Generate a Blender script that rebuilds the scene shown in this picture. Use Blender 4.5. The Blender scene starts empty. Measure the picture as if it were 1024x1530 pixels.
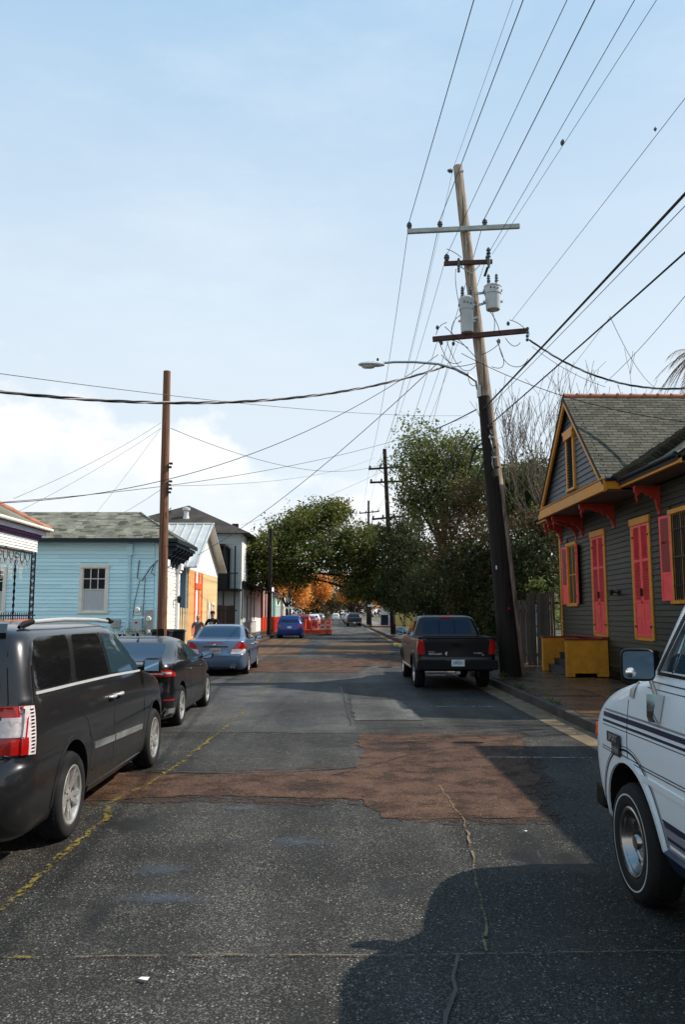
import bpy, bmesh, math, random
import numpy as np
from mathutils import Vector, Matrix
from mathutils.bvhtree import BVHTree
random.seed(7)
R = math.radians
SC = bpy.context.scene
COL = SC.collection

# ---------------------------------------------------------------- camera, sky, sun, exposure
CAM_H = 1.85
PITCH = math.atan(150 / 1200.0)
YAW = math.atan(12 / 1200.0 * math.cos(PITCH))
cd = bpy.data.cameras.new('camera')
cam = bpy.data.objects.new('camera', cd)
COL.objects.link(cam)
cam.location = (0, 0, CAM_H)
cam.rotation_euler = (R(90) + PITCH, 0, -YAW)
cd.sensor_fit = 'VERTICAL'; cd.sensor_height = 36.0; cd.lens = 36.0 * 1200 / 1530
cd.clip_start = 0.05; cd.clip_end = 3000
SC.camera = cam
SC.render.resolution_x = 686; SC.render.resolution_y = 1024

SUN = Vector((1.03, 0.12, 1.0)).normalized()
W = bpy.data.worlds.new('World'); SC.world = W; W.use_nodes = True
nt = W.node_tree; nt.nodes.clear()
def wn(t, **k):
    n = nt.nodes.new(t)
    for a, b in k.items(): setattr(n, a, b)
    return n
def wmath(op, a, b=None, c=None, clamp=False):
    n = wn('ShaderNodeMath', operation=op); n.use_clamp = clamp
    for i, v in enumerate((a, b, c)):
        if v is None: continue
        if isinstance(v, (int, float)): n.inputs[i].default_value = v
        else: nt.links.new(v, n.inputs[i])
    return n.outputs[0]
def wmix(f, a, b):
    n = wn('ShaderNodeMix', data_type='RGBA')
    for s, v in ((n.inputs[0], f), (n.inputs[6], a), (n.inputs[7], b)):
        if isinstance(v, (int, float)): s.default_value = v
        elif isinstance(v, tuple): s.default_value = (*v, 1)
        else: nt.links.new(v, s)
    return n.outputs[2]
def wmap(v, a, b, c, d, smooth=True):
    n = wn('ShaderNodeMapRange'); n.interpolation_type = 'SMOOTHSTEP' if smooth else 'LINEAR'
    nt.links.new(v, n.inputs[0])
    for i, q in enumerate((a, b, c, d)): n.inputs[i + 1].default_value = q
    return n.outputs[0]
sky = wn('ShaderNodeTexSky', sky_type='NISHITA')
sky.sun_disc = False; sky.sun_elevation = math.asin(SUN.z)
sky.sun_rotation = math.atan2(SUN.x, SUN.y); sky.air_density = 1.0; sky.dust_density = 1.6; sky.ozone_density = 1.2
tc = wn('ShaderNodeTexCoord'); sep = wn('ShaderNodeSeparateXYZ')
nt.links.new(tc.outputs['Generated'], sep.inputs[0])
dx, dz = sep.outputs[0], sep.outputs[2]
def wnoise(scale, detail=6, rough=.55, zs=1.0, off=(0, 0, 0)):
    mp = wn('ShaderNodeMapping'); mp.inputs[3].default_value = (1, 1, zs); mp.inputs[1].default_value = off
    nt.links.new(tc.outputs['Generated'], mp.inputs[0])
    n = wn('ShaderNodeTexNoise'); n.inputs['Scale'].default_value = scale
    n.inputs['Detail'].default_value = detail; n.inputs['Roughness'].default_value = rough
    nt.links.new(mp.outputs[0], n.inputs['Vector']); return n.outputs[0]
SKY_GAIN = 1.0
veil = wmix(wmap(dz, .12, 1.0, 0, 1), (8.7, 9.7, 10.5), (2.3, 5.4, 8.8))            # bright thin humidity, whiter towards the horizon
base = wmix(0.86, sky.outputs[0], veil)
# thin wisps high up
wisp = wmap(wnoise(2.2, 9, .62, 3.0, (3, 1, 0)), .40, .85, 0, .38)
base = wmix(wmath('MULTIPLY', wisp, wmap(dz, .2, .35, 0, 1)), base, (9.3, 10.2, 10.8))
# cumulus bank low in the sky, higher towards the left
top = wmath('MINIMUM', wmath('MAXIMUM', wmath('ADD', wmath('MULTIPLY', dx, -.22), .185), .06), .275)
bumps = wmath('ADD', wmath('MULTIPLY', wmath('SUBTRACT', wnoise(5.5, 3, .5, 1.5, (5, 2, 1)), .5), .26),
              wmath('MULTIPLY', wmath('SUBTRACT', wnoise(21, 7, .6, 1.3), .5), .10))
d = wmath('SUBTRACT', wmath('ADD', top, bumps), dz)
mask = wmap(d, -.006, .034, 0, 1)
body = wmap(wnoise(9, 6, .55, 2.0, (1, 7, 3)), .36, .62, 0, 1)
ccol = wmix(body, (8.7, 9.4, 10.1), (10.7, 10.7, 10.6))
ccol = wmix(wmap(d, .03, .17, .0, .7), ccol, (8.4, 9.2, 10.0))
fin = wmix(wmath('MULTIPLY', mask, .92), base, ccol)
fin = wmix(wmap(dz, -.05, 0.0, 1, 0), fin, (2.0, 2.1, 2.2))
bg = wn('ShaderNodeBackground'); bg.inputs[1].default_value = 0.080
nt.links.new(fin, bg.inputs[0])
ow = wn('ShaderNodeOutputWorld'); nt.links.new(bg.outputs[0], ow.inputs[0])
sl = bpy.data.lights.new('sun', 'SUN'); sl.energy = 5.0; sl.angle = R(.55); sl.color = (1.0, .93, .82)
so = bpy.data.objects.new('sun', sl); COL.objects.link(so); so.rotation_euler = SUN.to_track_quat('Z', 'Y').to_euler()
so.location = (40, 10, 60)
SC.view_settings.view_transform = 'Standard'; SC.view_settings.look = 'None'
SC.view_settings.exposure = 0.34; SC.view_settings.gamma = 1.0; SC.view_settings.use_curve_mapping = False

# ---------------------------------------------------------------- object helpers
def link(o, parent=None):
    COL.objects.link(o)
    if parent is not None: o.parent = parent
    return o
def tag(o, label=None, cat=None, group=None, kind=None):
    if label: o['label'] = label
    if cat: o['category'] = cat
    if group: o['group'] = group
    if kind: o['kind'] = kind
    return o
def thing(name, label, cat, loc=(0, 0, 0), rz=0.0, group=None):
    o = bpy.data.objects.new(name, None); o.empty_display_size = .2
    link(o); o.location = loc; o.rotation_euler = (0, 0, rz)
    return tag(o, label, cat, group)
def shade(me, ang=None):
    if ang is None: return
    me.polygons.foreach_set('use_smooth', [True] * len(me.polygons))
    me.set_sharp_from_angle(angle=R(ang))
def piece(name, me, parent, loc, rot=(0, 0, 0), scale=(1, 1, 1)):
    o = bpy.data.objects.new(name, me); link(o, parent)
    o.location = loc; o.rotation_euler = rot; o.scale = scale
    return o
def copy_tree(o, parent=None):
    kids = list(o.children)
    c = o.copy(); COL.objects.link(c); c.parent = parent
    for k in kids: copy_tree(k, c)
    return c
class MB:
    def __init__(s): s.v = []; s.f = []; s.m = []; s.mi = 0
    def add(s, vs, fs):
        b = len(s.v); s.v += [tuple(v) for v in vs]
        s.f += [tuple(b + i for i in f) for f in fs]; s.m += [s.mi] * len(fs); return s
    def box(s, a, b, M=None):
        x0, y0, z0 = a; x1, y1, z1 = b
        vs = [(x0, y0, z0), (x1, y0, z0), (x1, y1, z0), (x0, y1, z0), (x0, y0, z1), (x1, y0, z1), (x1, y1, z1), (x0, y1, z1)]
        if M is not None: vs = [M @ Vector(v) for v in vs]
        return s.add(vs, [(3, 2, 1, 0), (4, 5, 6, 7), (0, 1, 5, 4), (1, 2, 6, 5), (2, 3, 7, 6), (3, 0, 4, 7)])
    def cbox(s, c, d, M=None):
        return s.box([c[i] - d[i] / 2 for i in range(3)], [c[i] + d[i] / 2 for i in range(3)], M)
    def bar(s, p0, p1, w, h):
        p0 = Vector(p0); p1 = Vector(p1); dd = p1 - p0
        q = dd.to_track_quat('X', 'Z').to_matrix().to_4x4(); q.translation = p0
        return s.box((0, -w / 2, -h / 2), (dd.length, w / 2, h / 2), q)
    def ring(s, c, r, n, ax, ay): return [tuple(Vector(c) + ax * (r * math.cos(t)) + ay * (r * math.sin(t))) for t in [2 * math.pi * i / n for i in range(n)]]
    def tube(s, path, r, n=8, cap=True):
        P = [Vector(p) for p in path]; rs = r if isinstance(r, (list, tuple)) else [r] * len(P)
        b = len(s.v); up = None
        for i, p in enumerate(P):
            t = (P[min(i + 1, len(P) - 1)] - P[max(i - 1, 0)]).normalized()
            if up is None: up = Vector((0, 0, 1)) if abs(t.z) < .9 else Vector((1, 0, 0))
            ax = t.cross(up).normalized(); ay = ax.cross(t).normalized(); up = ay
            s.v += s.ring(p, rs[i], n, ax, ay)
        k = len(s.f)
        for i in range(len(P) - 1):
            for j in range(n):
                j2 = (j + 1) % n
                s.f.append((b + i * n + j, b + i * n + j2, b + (i + 1) * n + j2, b + (i + 1) * n + j))
        if cap:
            s.f.append(tuple(b + j for j in range(n))[::-1]); e = b + (len(P) - 1) * n
            s.f.append(tuple(e + j for j in range(n)))
        s.m += [s.mi] * (len(s.f) - k); return s
    def cyl(s, p0, p1, r0, r1=None, n=12): return s.tube([p0, p1], [r0, r0 if r1 is None else r1], n)
    def lathe(s, prof, n=24, M=None, close=False):
        b = len(s.v); k = len(s.f); m = len(prof)
        for i in range(n):
            t = 2 * math.pi * i / n
            for (r, z) in prof:
                v = Vector((r * math.cos(t), r * math.sin(t), z)); s.v.append(tuple(M @ v) if M is not None else tuple(v))
        for i in range(n):
            i2 = (i + 1) % n
            for j in range(m - 1): s.f.append((b + i * m + j, b + i2 * m + j, b + i2 * m + j + 1, b + i * m + j + 1))
        s.m += [s.mi] * (len(s.f) - k); return s
    def prism(s, poly, axis, a, b):
        def P(p, t): return (t, p[0], p[1]) if axis == 'x' else (p[0], t, p[1]) if axis == 'y' else (p[0], p[1], t)
        n = len(poly); vs = [P(p, a) for p in poly] + [P(p, b) for p in poly]
        fs = [tuple(range(n))[::-1], tuple(range(n, 2 * n))] + [(i, (i + 1) % n, n + (i + 1) % n, n + i) for i in range(n)]
        return s.add(vs, fs)
    def mesh(s, name, mats, ang=None):
        me = bpy.data.meshes.new(name); me.from_pydata(s.v, [], s.f)
        for m in (mats if isinstance(mats, (list, tuple)) else [mats]): me.materials.append(m)
        if any(s.m): me.polygons.foreach_set('material_index', s.m)
        bm = bmesh.new(); bm.from_mesh(me); bmesh.ops.recalc_face_normals(bm, faces=bm.faces[:]); bm.to_mesh(me); bm.free()
        me.update(); shade(me, ang); return me
    def build(s, name, mats, parent=None, ang=None, bevel=0, loc=None, rot=None):
        o = bpy.data.objects.new(name, s.mesh(name, mats, ang)); link(o, parent)
        if loc: o.location = loc
        if rot: o.rotation_euler = rot
        if bevel:
            bv = o.modifiers.new('b', 'BEVEL'); bv.width = bevel; bv.segments = 2; bv.limit_method = 'ANGLE'; bv.angle_limit = R(40)
        return o
def curve_tube(name, path, r, mat, parent=None, n=6, ang=60): return MB().tube(path, r, n).build(name, mat, parent, ang)
def text_mesh(name, s, size, mat, parent, M, ext=.001, sx=1.0):
    cu = bpy.data.curves.new(name, 'FONT'); cu.body = s; cu.size = size; cu.extrude = ext; cu.align_x = 'CENTER'; cu.align_y = 'CENTER'
    cu.offset = size * .012
    t = bpy.data.objects.new('t', cu); COL.objects.link(t)
    dg = bpy.context.evaluated_depsgraph_get(); me = bpy.data.meshes.new_from_object(t.evaluated_get(dg))
    bpy.data.objects.remove(t); me.transform(M @ Matrix.Diagonal((sx, 1, 1, 1))); me.materials.clear(); me.materials.append(mat)
    o = bpy.data.objects.new(name, me); return link(o, parent)

# ---------------------------------------------------------------- materials
MATS = {}
class NT:
    def __init__(s, m):
        m.use_nodes = True; s.m = m; s.t = m.node_tree; s.b = s.t.nodes['Principled BSDF']
        s.tc = s.t.nodes.new('ShaderNodeTexCoord')
    def n(s, t, **k):
        n = s.t.nodes.new(t)
        for a, b in k.items(): setattr(n, a, b)
        return n
    def put(s, sock, v):
        if isinstance(v, (int, float)): sock.default_value = v
        elif isinstance(v, tuple): sock.default_value = (*v, 1) if len(v) == 3 and sock.type == 'RGBA' else v
        else: s.t.links.new(v, sock)
    def math(s, op, a, b=None, clamp=False):
        n = s.n('ShaderNodeMath', operation=op); n.use_clamp = clamp; s.put(n.inputs[0], a)
        if b is not None: s.put(n.inputs[1], b)
        return n.outputs[0]
    def mix(s, f, a, b, mode='MIX'):
        n = s.n('ShaderNodeMix', data_type='RGBA', blend_type=mode); s.put(n.inputs[0], f); s.put(n.inputs[6], a); s.put(n.inputs[7], b); return n.outputs[2]
    def rng(s, v, a, b, c, d):
        n = s.n('ShaderNodeMapRange'); n.interpolation_type = 'SMOOTHSTEP'; s.put(n.inputs[0], v)
        for i, q in enumerate((a, b, c, d)): n.inputs[i + 1].default_value = q
        return n.outputs[0]
    def co(s, scale=(1, 1, 1), world=False, rot=(0, 0, 0)):
        mp = s.n('ShaderNodeMapping'); mp.inputs[3].default_value = scale; mp.inputs[2].default_value = rot
        if world:
            g = s.n('ShaderNodeNewGeometry'); s.t.links.new(g.outputs['Position'], mp.inputs[0])
        else: s.t.links.new(s.tc.outputs['Object'], mp.inputs[0])
        return mp.outputs[0]
    def noise(s, scale, detail=5, rough=.55, v=None, dist=0):
        n = s.n('ShaderNodeTexNoise'); n.inputs['Scale'].default_value = scale; n.inputs['Detail'].default_value = detail
        n.inputs['Roughness'].default_value = rough; n.inputs['Distortion'].default_value = dist
        s.t.links.new(v if v is not None else s.co(), n.inputs['Vector']); return n.outputs[0]
    def vor(s, scale, v=None, feature='F1', out='Distance', rnd=1):
        n = s.n('ShaderNodeTexVoronoi', feature=feature); n.inputs['Scale'].default_value = scale; n.inputs['Randomness'].default_value = rnd
        s.t.links.new(v if v is not None else s.co(), n.inputs['Vector']); return n.outputs[out]
    def bump(s, h, st=.3, dist=.01):
        n = s.n('ShaderNodeBump'); n.inputs['Strength'].default_value = st; n.inputs['Distance'].default_value = dist
        s.put(n.inputs['Height'], h); s.t.links.new(n.outputs[0], s.b.inputs['Normal'])
    def set(s, **k):
        for a, v in k.items(): s.put(s.b.inputs[a.replace('_', ' ')], v)
def mat(name, col, rough=.6, metal=0., var=.15, scale=4., stretch=(1, 1, 1), bump=0., bscale=40., coat=0., rnd=0., spec=.25, dirt=0., dirtc=(.08, .06, .04), world=False):
    if name in MATS: return MATS[name]
    m = bpy.data.materials.new(name); t = NT(m); MATS[name] = m
    v = t.co(stretch, world); nz = t.noise(scale, 6, .6, v)
    c = t.mix(1.0, col, t.rng(nz, .25, .75, 1 - var, 1 + var), 'MULTIPLY') if var else None
    if c is None: c = t.mix(0.0, col, col)
    if rnd:
        oi = t.n('ShaderNodeObjectInfo'); c = t.mix(1.0, c, t.rng(oi.outputs['Random'], 0, 1, 1 - rnd, 1 + rnd), 'MULTIPLY')
    if dirt:
        dn = t.rng(t.noise(scale * .6, 8, .7, t.co((1, 1, .35), world)), .5, .72, 0, dirt); c = t.mix(dn, c, dirtc)
    t.set(Base_Color=c, Roughness=rough, Metallic=metal); t.b.inputs['Specular IOR Level'].default_value = spec
    if coat: t.b.inputs['Coat Weight'].default_value = coat; t.b.inputs['Coat Roughness'].default_value = .04
    if var and rough > .15: t.set(Roughness=t.rng(nz, .2, .8, max(0.02, rough - .1), min(1, rough + .1)))
    if bump: t.bump(t.noise(bscale, 6, .65, v), bump, .01)
    return m
def asphalt(name, dark, light, wet=.5, grain=150, tint=None):
    m = bpy.data.materials.new(name); t = NT(m); v = t.co(world=True)
    big = t.noise(.35, 6, .6, v); med = t.noise(2.2, 7, .65, v); fine = t.noise(60, 3, .6, v)
    stones = t.vor(grain, v, out='Color'); sp = t.n('ShaderNodeSeparateColor'); t.put(sp.inputs[0], stones)
    st2 = t.vor(grain * .42, v, out='Color'); sp2 = t.n('ShaderNodeSeparateColor'); t.put(sp2.inputs[0], st2)
    dd = t.vor(grain * .42, v)
    chip = t.math('MULTIPLY', t.rng(sp2.outputs[0], .80, .98, 0, 1), t.rng(dd, .2, .45, 1, 0))
    f1 = t.rng(sp.outputs[0], .55, 1.0, 0, .6)
    f = t.math('MAXIMUM', f1, t.math('MULTIPLY', chip, 1.0))
    f = t.math('MULTIPLY', f, t.rng(med, .3, .7, .35, 1.0))
    c = t.mix(f, dark, light)
    c = t.mix(1.0, c, t.rng(big, .3, .7, .6, 1.45), 'MULTIPLY')
    trk = t.noise(1.0, 5, .55, t.co((1.3, .10, 1), True)); c = t.mix(1.0, c, t.rng(trk, .32, .68, .68, 1.28), 'MULTIPLY')
    oil = t.rng(t.noise(1.7, 6, .7, t.co((1, .6, 1), True, (0, 0, 1))), .60, .74, 0, .55); c = t.mix(oil, c, tuple(x * .6 for x in dark))
    if tint: c = t.mix(t.rng(t.noise(5, 6, .7, v), .35, .7, .1, .8), c, tint)
    c = t.mix(t.math('MULTIPLY', chip, t.rng(med, .3, .7, .35, .95)), c, tuple(min(.6, x * 1.7) for x in light))
    # damp places: darker and smooth
    w = t.math('MULTIPLY', t.rng(t.noise(.9, 6, .62, t.co((1, .55, 1), True)), .56, .66, 0, 1), wet)
    c = t.mix(w, c, tuple(x * .55 for x in dark))
    t.set(Base_Color=c, Roughness=t.math('SUBTRACT', t.rng(med, .3, .7, .62, .8), t.math('MULTIPLY', w, .38)))
    h = t.math('ADD', t.math('MULTIPLY', sp.outputs[0], .5), t.math('ADD', t.math('MULTIPLY', chip, .8), fine))
    t.bump(h, .8, .007); t.b.inputs['Specular IOR Level'].default_value = .16
    return m
M_ASPH = asphalt('asphalt_dark', (.021, .0192, .0172), (.20, .188, .162), .9, 128)
M_ASPH2 = asphalt('asphalt_light', (.060, .058, .055), (.28, .265, .235), .4, 128)
M_RED = asphalt('asphalt_red', (.040, .020, .013), (.24, .155, .11), .6, 130, (.115, .058, .034))
_t = NT.__new__(NT); _t.m = M_RED; _t.t = M_RED.node_tree; _t.b = _t.t.nodes['Principled BSDF']; _t.tc = _t.t.nodes.new('ShaderNodeTexCoord')
_t.set(Alpha=_t.rng(_t.math('ADD', _t.math('MULTIPLY', _t.noise(2.2, 5, .6, _t.co(world=True)), .6), _t.math('MULTIPLY', _t.noise(34, 5, .7, _t.co(world=True)), .4)), .39, .53, .25, 1))
M_TAN = asphalt('asphalt_tan', (.06, .036, .02), (.28, .19, .12), .5, 100, (.14, .075, .042))
M_OLD = asphalt('asphalt_grey', (.036, .0345, .033), (.21, .20, .182), .8, 128)
M_CONC = mat('concrete_gutter', (.15, .105, .062), .75, var=.4, scale=2.5, bump=.5, bscale=60, dirt=.6, dirtc=(.09, .075, .06), world=True)
M_KERB = mat('concrete_kerb', (.055, .045, .037), .7, var=.5, scale=3, bump=.5, bscale=45, world=True)
M_SLAB = mat('concrete_slab', (.085, .056, .034), .30, var=.4, scale=1.6, bump=.25, bscale=60, dirt=.6, dirtc=(.05, .04, .03), rnd=.2, world=True)
M_GROUND = mat('earth', (.10, .09, .06), .9, var=.4, scale=1.0, bump=.6, bscale=20, world=True)
def gritty(name, col, thr, under=(.02, .02, .02)):
    m = bpy.data.materials.new(name); t = NT(m); v = t.co(world=True)
    f = t.rng(t.math('ADD', t.noise(26, 6, .7, v), t.math('MULTIPLY', t.noise(3, 3, .5, v), .5)), thr, thr + .16, 0, 1)
    t.set(Base_Color=t.mix(t.noise(60, 3, .6, v), col, tuple(min(1, c * 1.7) for c in col)), Roughness=.9, Alpha=f); t.b.inputs['Specular IOR Level'].default_value = .1
    t.bump(t.noise(70, 4, .6, v), .6, .008); return m
M_YEL = gritty('sand_yellow', (.135, .10, .024), .685)
M_WHITEP = gritty('road_paint', (.30, .30, .30), .72, (.03, .03, .03))
M_CRACK = gritty('crack_grit', (.14, .10, .06), .66, (.012, .012, .012))
M_TAR = mat('tar_seal', (.012, .012, .012), .35, var=.3)
M_SLATE = mat('olive_siding', (.032, .030, .019), .5, dirt=.35, dirtc=(.055, .05, .038), var=.3, scale=2, stretch=(1, 1, 6), bump=.3, bscale=25, rnd=.18)
M_GSLATE = mat('slate_gable', (.085, .098, .11), .5, var=.15, scale=2, stretch=(1, 1, 6), bump=.15, bscale=25, rnd=.08)
M_OCHRE = mat('ochre_paint', (.60, .25, .022), .45, var=.14, scale=5, bump=.1, dirt=.3, dirtc=(.16, .08, .02))
M_CORAL = mat('coral_paint', (.86, .085, .085), .45, var=.14, scale=4, dirt=.3, dirtc=(.5, .07, .06))
M_REDTR = mat('red_bracket', (.36, .035, .02), .45, var=.15, scale=6)
M_SOFFIT = mat('soffit_paint', (.13, .115, .105), .6, var=.1)
M_SHING = mat('asphalt_shingle', (.085, .080, .060), .9, var=.35, scale=7, bump=.5, bscale=150, rnd=.28, dirt=.5, dirtc=(.07, .075, .06))
M_SHING2 = mat('worn_shingle', (.145, .14, .11), .9, var=.45, scale=1.2, bump=.5, bscale=150, rnd=.2, dirt=.6, dirtc=(.06, .07, .05))
M_SHINGB = mat('worn_shingle_light', (.20, .195, .155), .9, var=.4, scale=1.2, bump=.5, bscale=150, spec=.1)
M_SHINGC = mat('worn_shingle_dark', (.085, .085, .062), .9, var=.4, scale=1.2, bump=.5, bscale=150, spec=.1)
M_DROOF = mat('dark_roof', (.045, .038, .032), .85, var=.4, scale=1, bump=.4, bscale=40)
M_TERRA = mat('terracotta', (.36, .15, .095), .75, var=.25, scale=6, rnd=.1)
M_BLUE = mat('aqua_siding', (.62, .87, .91), .55, var=.08, scale=1.5, stretch=(1, 1, 5), bump=.08, rnd=.07, dirt=.3, dirtc=(.32, .50, .53))
M_CREAM = mat('cream_trim', (.80, .74, .64), .5, var=.08, scale=5)
M_WHITE = mat('white_paint', (.82, .82, .79), .5, var=.07, scale=3, rnd=.04, dirt=.15, dirtc=(.45, .44, .4))
M_NAVY = mat('navy_paint', (.010, .022, .035), .45, var=.2)
M_LILAC = mat('lilac_paint', (.66, .68, .88), .5, var=.1)
M_PURPLE = mat('purple_paint', (.13, .05, .17), .5, var=.15)
M_BGREY = mat('bluegrey_panel', (.17, .24, .31), .55, var=.15, scale=2, stretch=(5, 5, .5), rnd=.12)
M_ORANGE = mat('orange_boards', (.62, .31, .12), .7, var=.3, scale=2, stretch=(3, 3, .6), rnd=.15, dirt=.35, dirtc=(.30, .10, .03))
M_REDOR = mat('peeling_red', (.58, .10, .03), .7, var=.3, scale=3, dirt=.3, dirtc=(.6, .35, .15))
M_YBOARD = mat('yellow_stucco', (.66, .47, .24), .8, var=.2, scale=3, bump=.3, dirt=.3, dirtc=(.4, .24, .1))
M_TIN = mat('tin_roof', (.55, .55, .53), .4, .3, var=.12, scale=2, dirt=.3, dirtc=(.45, .38, .3))
M_GREYB = mat('pale_grey_siding', (.40, .43, .42), .6, var=.1, scale=2, rnd=.05)
M_PINK = mat('pink_wall', (.55, .34, .30), .7, var=.15, scale=3)
M_DRED = mat('dark_red_paint', (.22, .03, .02), .5, var=.2)
M_TEALW = mat('mint_wall', (.40, .62, .50), .7, var=.1)
M_YWALL = mat('yellow_wall', (.62, .45, .15), .7, var=.15, scale=2, rnd=.12)
M_BLACK = mat('black_iron', (.012, .012, .013), .45, var=.2)
M_WIRE = mat('wire_rubber', (.016, .017, .018), .55, var=.1)
M_WIREG = mat('wire_aluminium', (.07, .075, .08), .5, .2, var=.1)
M_WIREL = mat('twisted_wire_pale', (.34, .31, .29), .5, .2, var=.2)
M_WOOD = mat('weathered_pole', (.33, .26, .20), .9, var=.8, scale=2.4, stretch=(11, 11, .3), bump=1, bscale=18, dirt=.85, dirtc=(.13, .062, .034))
M_WOODD = mat('creosote_pole', (.017, .012, .009), .8, var=.8, scale=2, stretch=(12, 12, .35), bump=.8, bscale=20)
M_WOODR = mat('red_brown_pole', (.17, .078, .046), .8, var=.75, scale=2, stretch=(13, 13, .3), bump=.8, bscale=20, dirt=.5, dirtc=(.10, .09, .04))
M_ARM = mat('crossarm_wood', (.09, .045, .038), .8, var=.3, scale=3, bump=.5)
M_ARMG = mat('grey_crossarm', (.40, .42, .39), .7, var=.2, scale=3, stretch=(1, 4, 4), bump=.3)
M_PORC = mat('porcelain_grey', (.10, .12, .12), .3, var=.2)
M_TANK = mat('transformer_paint', (.50, .54, .54), .35, var=.1, scale=3, dirt=.25, dirtc=(.25, .2, .16))
M_STEEL = mat('galvanised_steel', (.38, .38, .37), .4, .7, var=.15)
M_FENCE = mat('grey_fence_board', (.055, .045, .036), .85, var=.4, scale=2, stretch=(5, 5, .5), bump=.5, rnd=.25, dirt=.5, dirtc=(.03, .03, .022))
M_PICKET = mat('tan_picket', (.50, .38, .23), .8, var=.25, scale=3, rnd=.15)
M_BROWNF = mat('brown_fence', (.055, .032, .024), .8, var=.3, rnd=.2)
M_BARK = mat('bark', (.045, .036, .028), .9, var=.4, scale=5, bump=.8, bscale=14)
M_TWIG = mat('twig_bark', (.17, .125, .10), .85, var=.3, scale=3)
M_SAFE = mat('safety_orange', (.85, .10, .04), .55, var=.1)
M_BIN = mat('bin_plastic', (.014, .016, .018), .45, var=.1)
M_SKIN = mat('skin', (.50, .28, .20), .55, var=.08)
M_HAIRB = mat('blond_hair', (.45, .27, .13), .6, var=.2)
M_SHIRTG = mat('grey_shirt', (.13, .135, .14), .9, var=.2)
M_SHIRTB = mat('black_shirt', (.012, .012, .014), .9, var=.2)
M_JEANS = mat('denim', (.05, .07, .12), .9, var=.2)
# vehicle
def paint(name, col, rough=.32, metal=.35, flake=0., dust=.06, coat=.6):
    m = bpy.data.materials.new(name); t = NT(m)
    nz = t.noise(3, 6, .6, t.co((1, 1, 1.5)))
    g = t.n('ShaderNodeSeparateXYZ'); t.put(g.inputs[0], t.tc.outputs['Object'])
    low = t.math('MULTIPLY', t.rng(g.outputs[2], .15, .75, 1, 0), t.rng(nz, .35, .7, .2, 1))
    c = t.mix(t.math('ADD', t.math('MULTIPLY', low, dust * 3), t.math('MULTIPLY', nz, dust * .5)), col, (.07, .062, .05))
    t.set(Base_Color=c, Metallic=metal, Roughness=t.math('ADD', rough, t.math('MULTIPLY', low, .25)))
    t.b.inputs['Coat Weight'].default_value = coat
    t.b.inputs['Specular IOR Level'].default_value = .35; t.put(t.b.inputs['Coat Roughness'], t.math('ADD', t.math('MULTIPLY', low, .35), .05))
    t.bump(t.noise(1.6, 2, .5, t.co()), .03, .02); return m
P_GREY = paint('charcoal_paint', (.026, .025, .027), .28, .55, dust=.02)
P_BLACK = paint('black_paint', (.004, .004, .006), .3, .3, dust=.015)
P_STEEL = paint('steel_blue_paint', (.10, .155, .25), .32, .5)
P_TRUCK = paint('dark_navy_paint', (.002, .0022, .004), .3, .05, dust=.001, coat=.22)
P_VAN = paint('white_van_paint', (.70, .76, .79), .4, .0, dust=.03)
P_BLUE = paint('royal_blue_paint', (.004, .035, .20), .3, .3, dust=.02)
P_RED = paint('red_car_paint', (.22, .015, .012), .3, .3)
P_WHITE = paint('white_car_paint', (.65, .65, .65), .35, 0)
P_DARK = paint('dark_car_paint', (.03, .035, .045), .3, .3)
P_SILV = paint('silver_car_paint', (.32, .33, .35), .3, .6)
def glass(name, col, rough=.03):
    m = bpy.data.materials.new(name); t = NT(m); t.set(Base_Color=col, Roughness=t.math('ADD', rough, t.math('MULTIPLY', t.noise(6, 4), .02)))
    t.b.inputs['Specular IOR Level'].default_value = .5; t.b.inputs['Coat Roughness'].default_value = .02
    return m
G_TINT = glass('tinted_glass', (.006, .006, .007)); G_CLEAR = glass('car_glass', (.02, .04, .055)); G_BLUE = glass('blue_rear_glass', (.012, .035, .07), .1)
G_HOUSE = glass('house_glass', (.012, .010, .014), .06); G_SKYB = glass('mirror_glass', (.24, .40, .58), .02)
for g_ in (G_SKYB,): g_.node_tree.nodes['Principled BSDF'].inputs['Metallic'].default_value = .9
for g_ in (G_BLUE, G_HOUSE): g_.node_tree.nodes['Principled BSDF'].inputs['Specular IOR Level'].default_value = .12
M_CURT = mat('curtain', (.50, .50, .49), .8, var=.12, scale=5, stretch=(9, 9, .5))
M_TYRE = mat('tyre_rubber', (.014, .014, .014), .8, var=.2, bump=.2, bscale=80)
M_RIM = mat('alloy_rim', (.62, .60, .57), .3, .75, var=.1)
M_CHROME = mat('chrome', (.75, .75, .75), .08, 1.0, var=.02)
M_TRIM = mat('black_trim', (.008, .008, .008), .5, var=.1, spec=.15)
M_WELL = mat('wheel_well', (.006, .006, .006), .95, var=.1)
M_SEAM = mat('panel_gap', (.004, .004, .004), .9, var=0)
M_LRED = mat('red_lens', (.36, .006, .005), .12, var=.1, coat=.8)
M_HUB = mat('dull_chrome', (.34, .32, .30), .2, .95, var=.1)
M_LCLR = mat('clear_lens', (.60, .52, .52), .1, var=.2, scale=30, coat=.8)
M_LAMB = mat('amber_lens', (.75, .10, .01), .15, var=.1, coat=.8)
M_PLATE = mat('plate_white', (.62, .66, .70), .5, var=.03)
M_PLATE2 = mat('plate_tan', (.45, .40, .33), .5, var=.1)
M_INK = mat('plate_ink', (.02, .03, .07), .6, var=0)
M_STRIPE = mat('navy_stripe', (.010, .018, .042), .4, var=.1)
M_STRIPG = mat('grey_stripe', (.22, .22, .26), .4, var=.1)
M_BADGE = mat('badge_silver', (.55, .55, .55), .25, .8, var=.05)
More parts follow.
